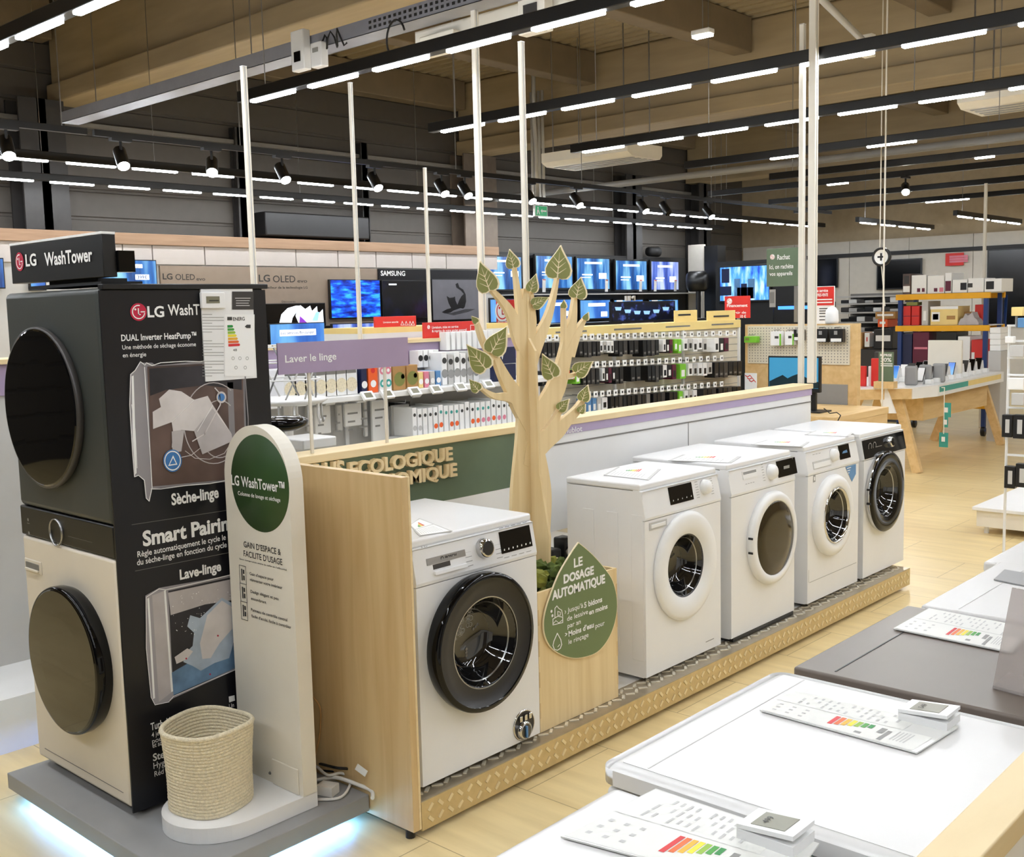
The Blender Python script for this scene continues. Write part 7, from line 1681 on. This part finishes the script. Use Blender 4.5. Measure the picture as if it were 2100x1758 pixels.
# sheets lying on the machine tops, with electronic price blocks
def big_sheet(label, pts, zt, esl_px=None, edge_col='e', two=True):
    Q = [at(u, v, 'z', zt+.001) for u, v in pts]; c = sum(Q, Vector())/4
    t = thing('energy_sheet', label, 'sheet', tuple(c), 'energy sheets on the foreground machines')
    mid = lambda s, r: (Q[0]*(1-s)+Q[1]*s)*(1-r)+(Q[3]*(1-s)+Q[2]*s)*r
    B().prism([q+Vector((0,0,.0012)) for q in Q], (0,0,.0025), 'clear_sheet').build('sheet_holder', None, t)
    b = B(); zz_ = Vector((0,0,.0042))
    def q4(s0, r0, s1, r1, m, dz=0): k = zz_+Vector((0,0,dz)); b.poly([mid(s0, r0)+k, mid(s1, r0)+k, mid(s1, r1)+k, mid(s0, r1)+k], m)
    # s runs along the long side from the far-left end; r across, from the aisle side
    q4(.01, .50, .97, .985, 'sheet_paper'); q4(.01, .02, .80, .485, 'sheet_paper')
    for i, k in enumerate(('e_g','e_f','e_e','e_d','e_c','e_b','e_a')): q4(.42+.035*i, .56, .448+.035*i, .86-.030*i, k, .0004)
    q4(.70, .58, .735, .75, 'print_grey', .0004); q4(.745, .62, .77, .95, 'print_grey', .0004); q4(.60, .86, .64, .92, 'print_grey', .0004)
    for k in range(9): q4(.06+.033*(k % 3)*2.6, .60+.12*(k//3), .085+.033*(k % 3)*2.6, .64+.12*(k//3), 'sheet_ink', .0004)
    for k in range(13):
        for j in range(3):
            if (k*7+j*3) % 5: q4(.14+.048*k, .08+.13*j, .155+.048*k, .18+.13*j-(.03 if k % 3 else 0), 'sheet_ink', .0004)
    for k in range(5): q4(.80+.02*k, .56, .808+.02*k, .86, 'sheet_ink', .0004)
    b.build('printed_sheet', None, t, recalc=False)
    return t
mat('clear_sheet', (226,226,222), .15, var=.01); mat('sheet_paper', (226,226,220), .35, var=.01)
big_sheet('energy sheet on the wide white machine top in the foreground', [(1618,1418),(1965,1495),(1880,1548),(1558,1460)], zt6+.0012)
big_sheet('energy sheet on the dark machine top', [(1905,1250),(2120,1292),(2075,1342),(1832,1292)], zt6)
big_sheet('energy sheet on the machine top at the bottom edge', [(1345,1622),(1680,1735),(1600,1840),(1150,1720)], zt6+.0014)
def price_block(label, u, v, z, txt, tall=.028):
    c = at(u, v, 'z', z); t = thing('price_block', label, 'price tag', (c.x, c.y, z), 'electronic price blocks on the foreground machines')
    ux, uy = Vector((.042, 0, 0)), Vector((0, .030, 0))
    b = B(); b.prism([(c.x-.043, c.y-.031, z), (c.x+.043, c.y-.031, z), (c.x+.043, c.y+.031, z), (c.x-.043, c.y+.031, z)], (0,0,tall*.5), 'white_plastic')
    b.prism([(c.x-.043, c.y-.031, z+tall*.5), (c.x-.043, c.y+.031, z+tall*.5), (c.x-.043, c.y+.031, z+tall*.72), (c.x-.043, c.y-.031, z+tall*.72)], (.086, 0, tall*.28), 'white_plastic'); b.build('block_case', None, t)
    up = Vector((.086, 0, tall*.28)).normalized(); n = Vector((0,1,0)).cross(up)*-1
    if n.z < 0: n = -n
    cc = Vector((c.x, c.y, z+tall*.86)); B().obox(cc, up*.026, (0,.022,0), n*.0008, 'lcd').build('block_display', None, t)
    b = B(); rt = Vector((0,1,0)); text_to(b, txt, cc+n*.0014-up*.006-Vector((0,-.0,0))+Vector((0,.012,0)), -rt, up*-1, .022, .011, 'lcd_ink', .01) if False else text_to(b, txt, cc+n*.0014+Vector((0,-.012,0))-up*.006, rt, -up, .022, .010, 'lcd_ink', .01)
    b.build('lcd_digits', None, t)
price_block('electronic price block on the wide white machine top', 1905, 1478, zt6+.0055, '549')
price_block('electronic price block at the bottom edge of the photo', 1590, 1722, zt6+.006, '499', .03)
# smoked acrylic stand on the dark top, at the right edge
mat('acrylic', (222,214,210), .12, var=.02, trans=.75)
P = [at(u, v, 'z', zt6+.001) for u, v in ((2035,1412),(2140,1440))]
t = thing('acrylic_stand', 'smoky acrylic sign stand on the dark machine at the right edge', 'stand', ((P[0].x+P[1].x)/2, P[0].y, zt6+.001))
a0, a1 = P[0], P[1]; d = (a1-a0); up1 = at(2068, 1205, 'y', a0.y+.10)
B().prism([a0, a1, a1+Vector((.0,.10,up1.z-a0.z)), Vector((a0.x, a0.y+.10, up1.z))], (.0, .004, .0), 'acrylic').build('front_plate', None, t)
B().prism([a0+Vector((0,.005,0)), a1+Vector((0,.005,0)), a1+Vector((0,.10,0)), a0+Vector((0,.10,0))], (0,0,.004), 'acrylic').build('base_plate', None, t)
# grey card lying on the far white top
Q = [at(u, v, 'z', zt6+.001) for u, v in ((2060,1170),(2120,1180),(2110,1205),(2038,1190))]; tag(B().prism(Q, (0,0,.003), 'mid_grey').build('grey_card'), 'grey card lying on the white machine top beyond the dark one', 'card')

# ================================================================ LEFT EDGE, BEHIND THE TOWER
t = thing('white_podium', 'white curved podium on a white base at the left edge behind the tower', 'podium', (-3.3, .6, 0))
p = at(20, 1262, 'z', 0)
B().lathe([(0,0),(0,.75),(.05,.75),(.052,.5),(.72,.5),(.74,.6),(.80,.6),(.80,0)], (p.x-.55, p.y+.8, 0), (0,0,1), 48, 'warm_white').build('podium_body', None, t)
t.location = (p.x-.55, p.y+.8, 0)
for ch in t.children: ch.location = Vector((0,0,0))-(Vector((p.x-.55, p.y+.8, 0))-Vector((-3.3,.6,0)))
t = thing('white_shelf_unit', 'white shelves at the left edge behind the tower', 'shelving', (p.x-1.2, 2.3, 0))
for z in (.45, .78, 1.02): B().box(p.x-1.6, p.x-.3, 2.1, 2.6, z, z+.035, 'white_plastic').build('shelf', None, t)
B().box(p.x-1.6, p.x-.3, 2.61, 2.65, 0, 1.2, 'light_grey').build('back_panel', None, t)
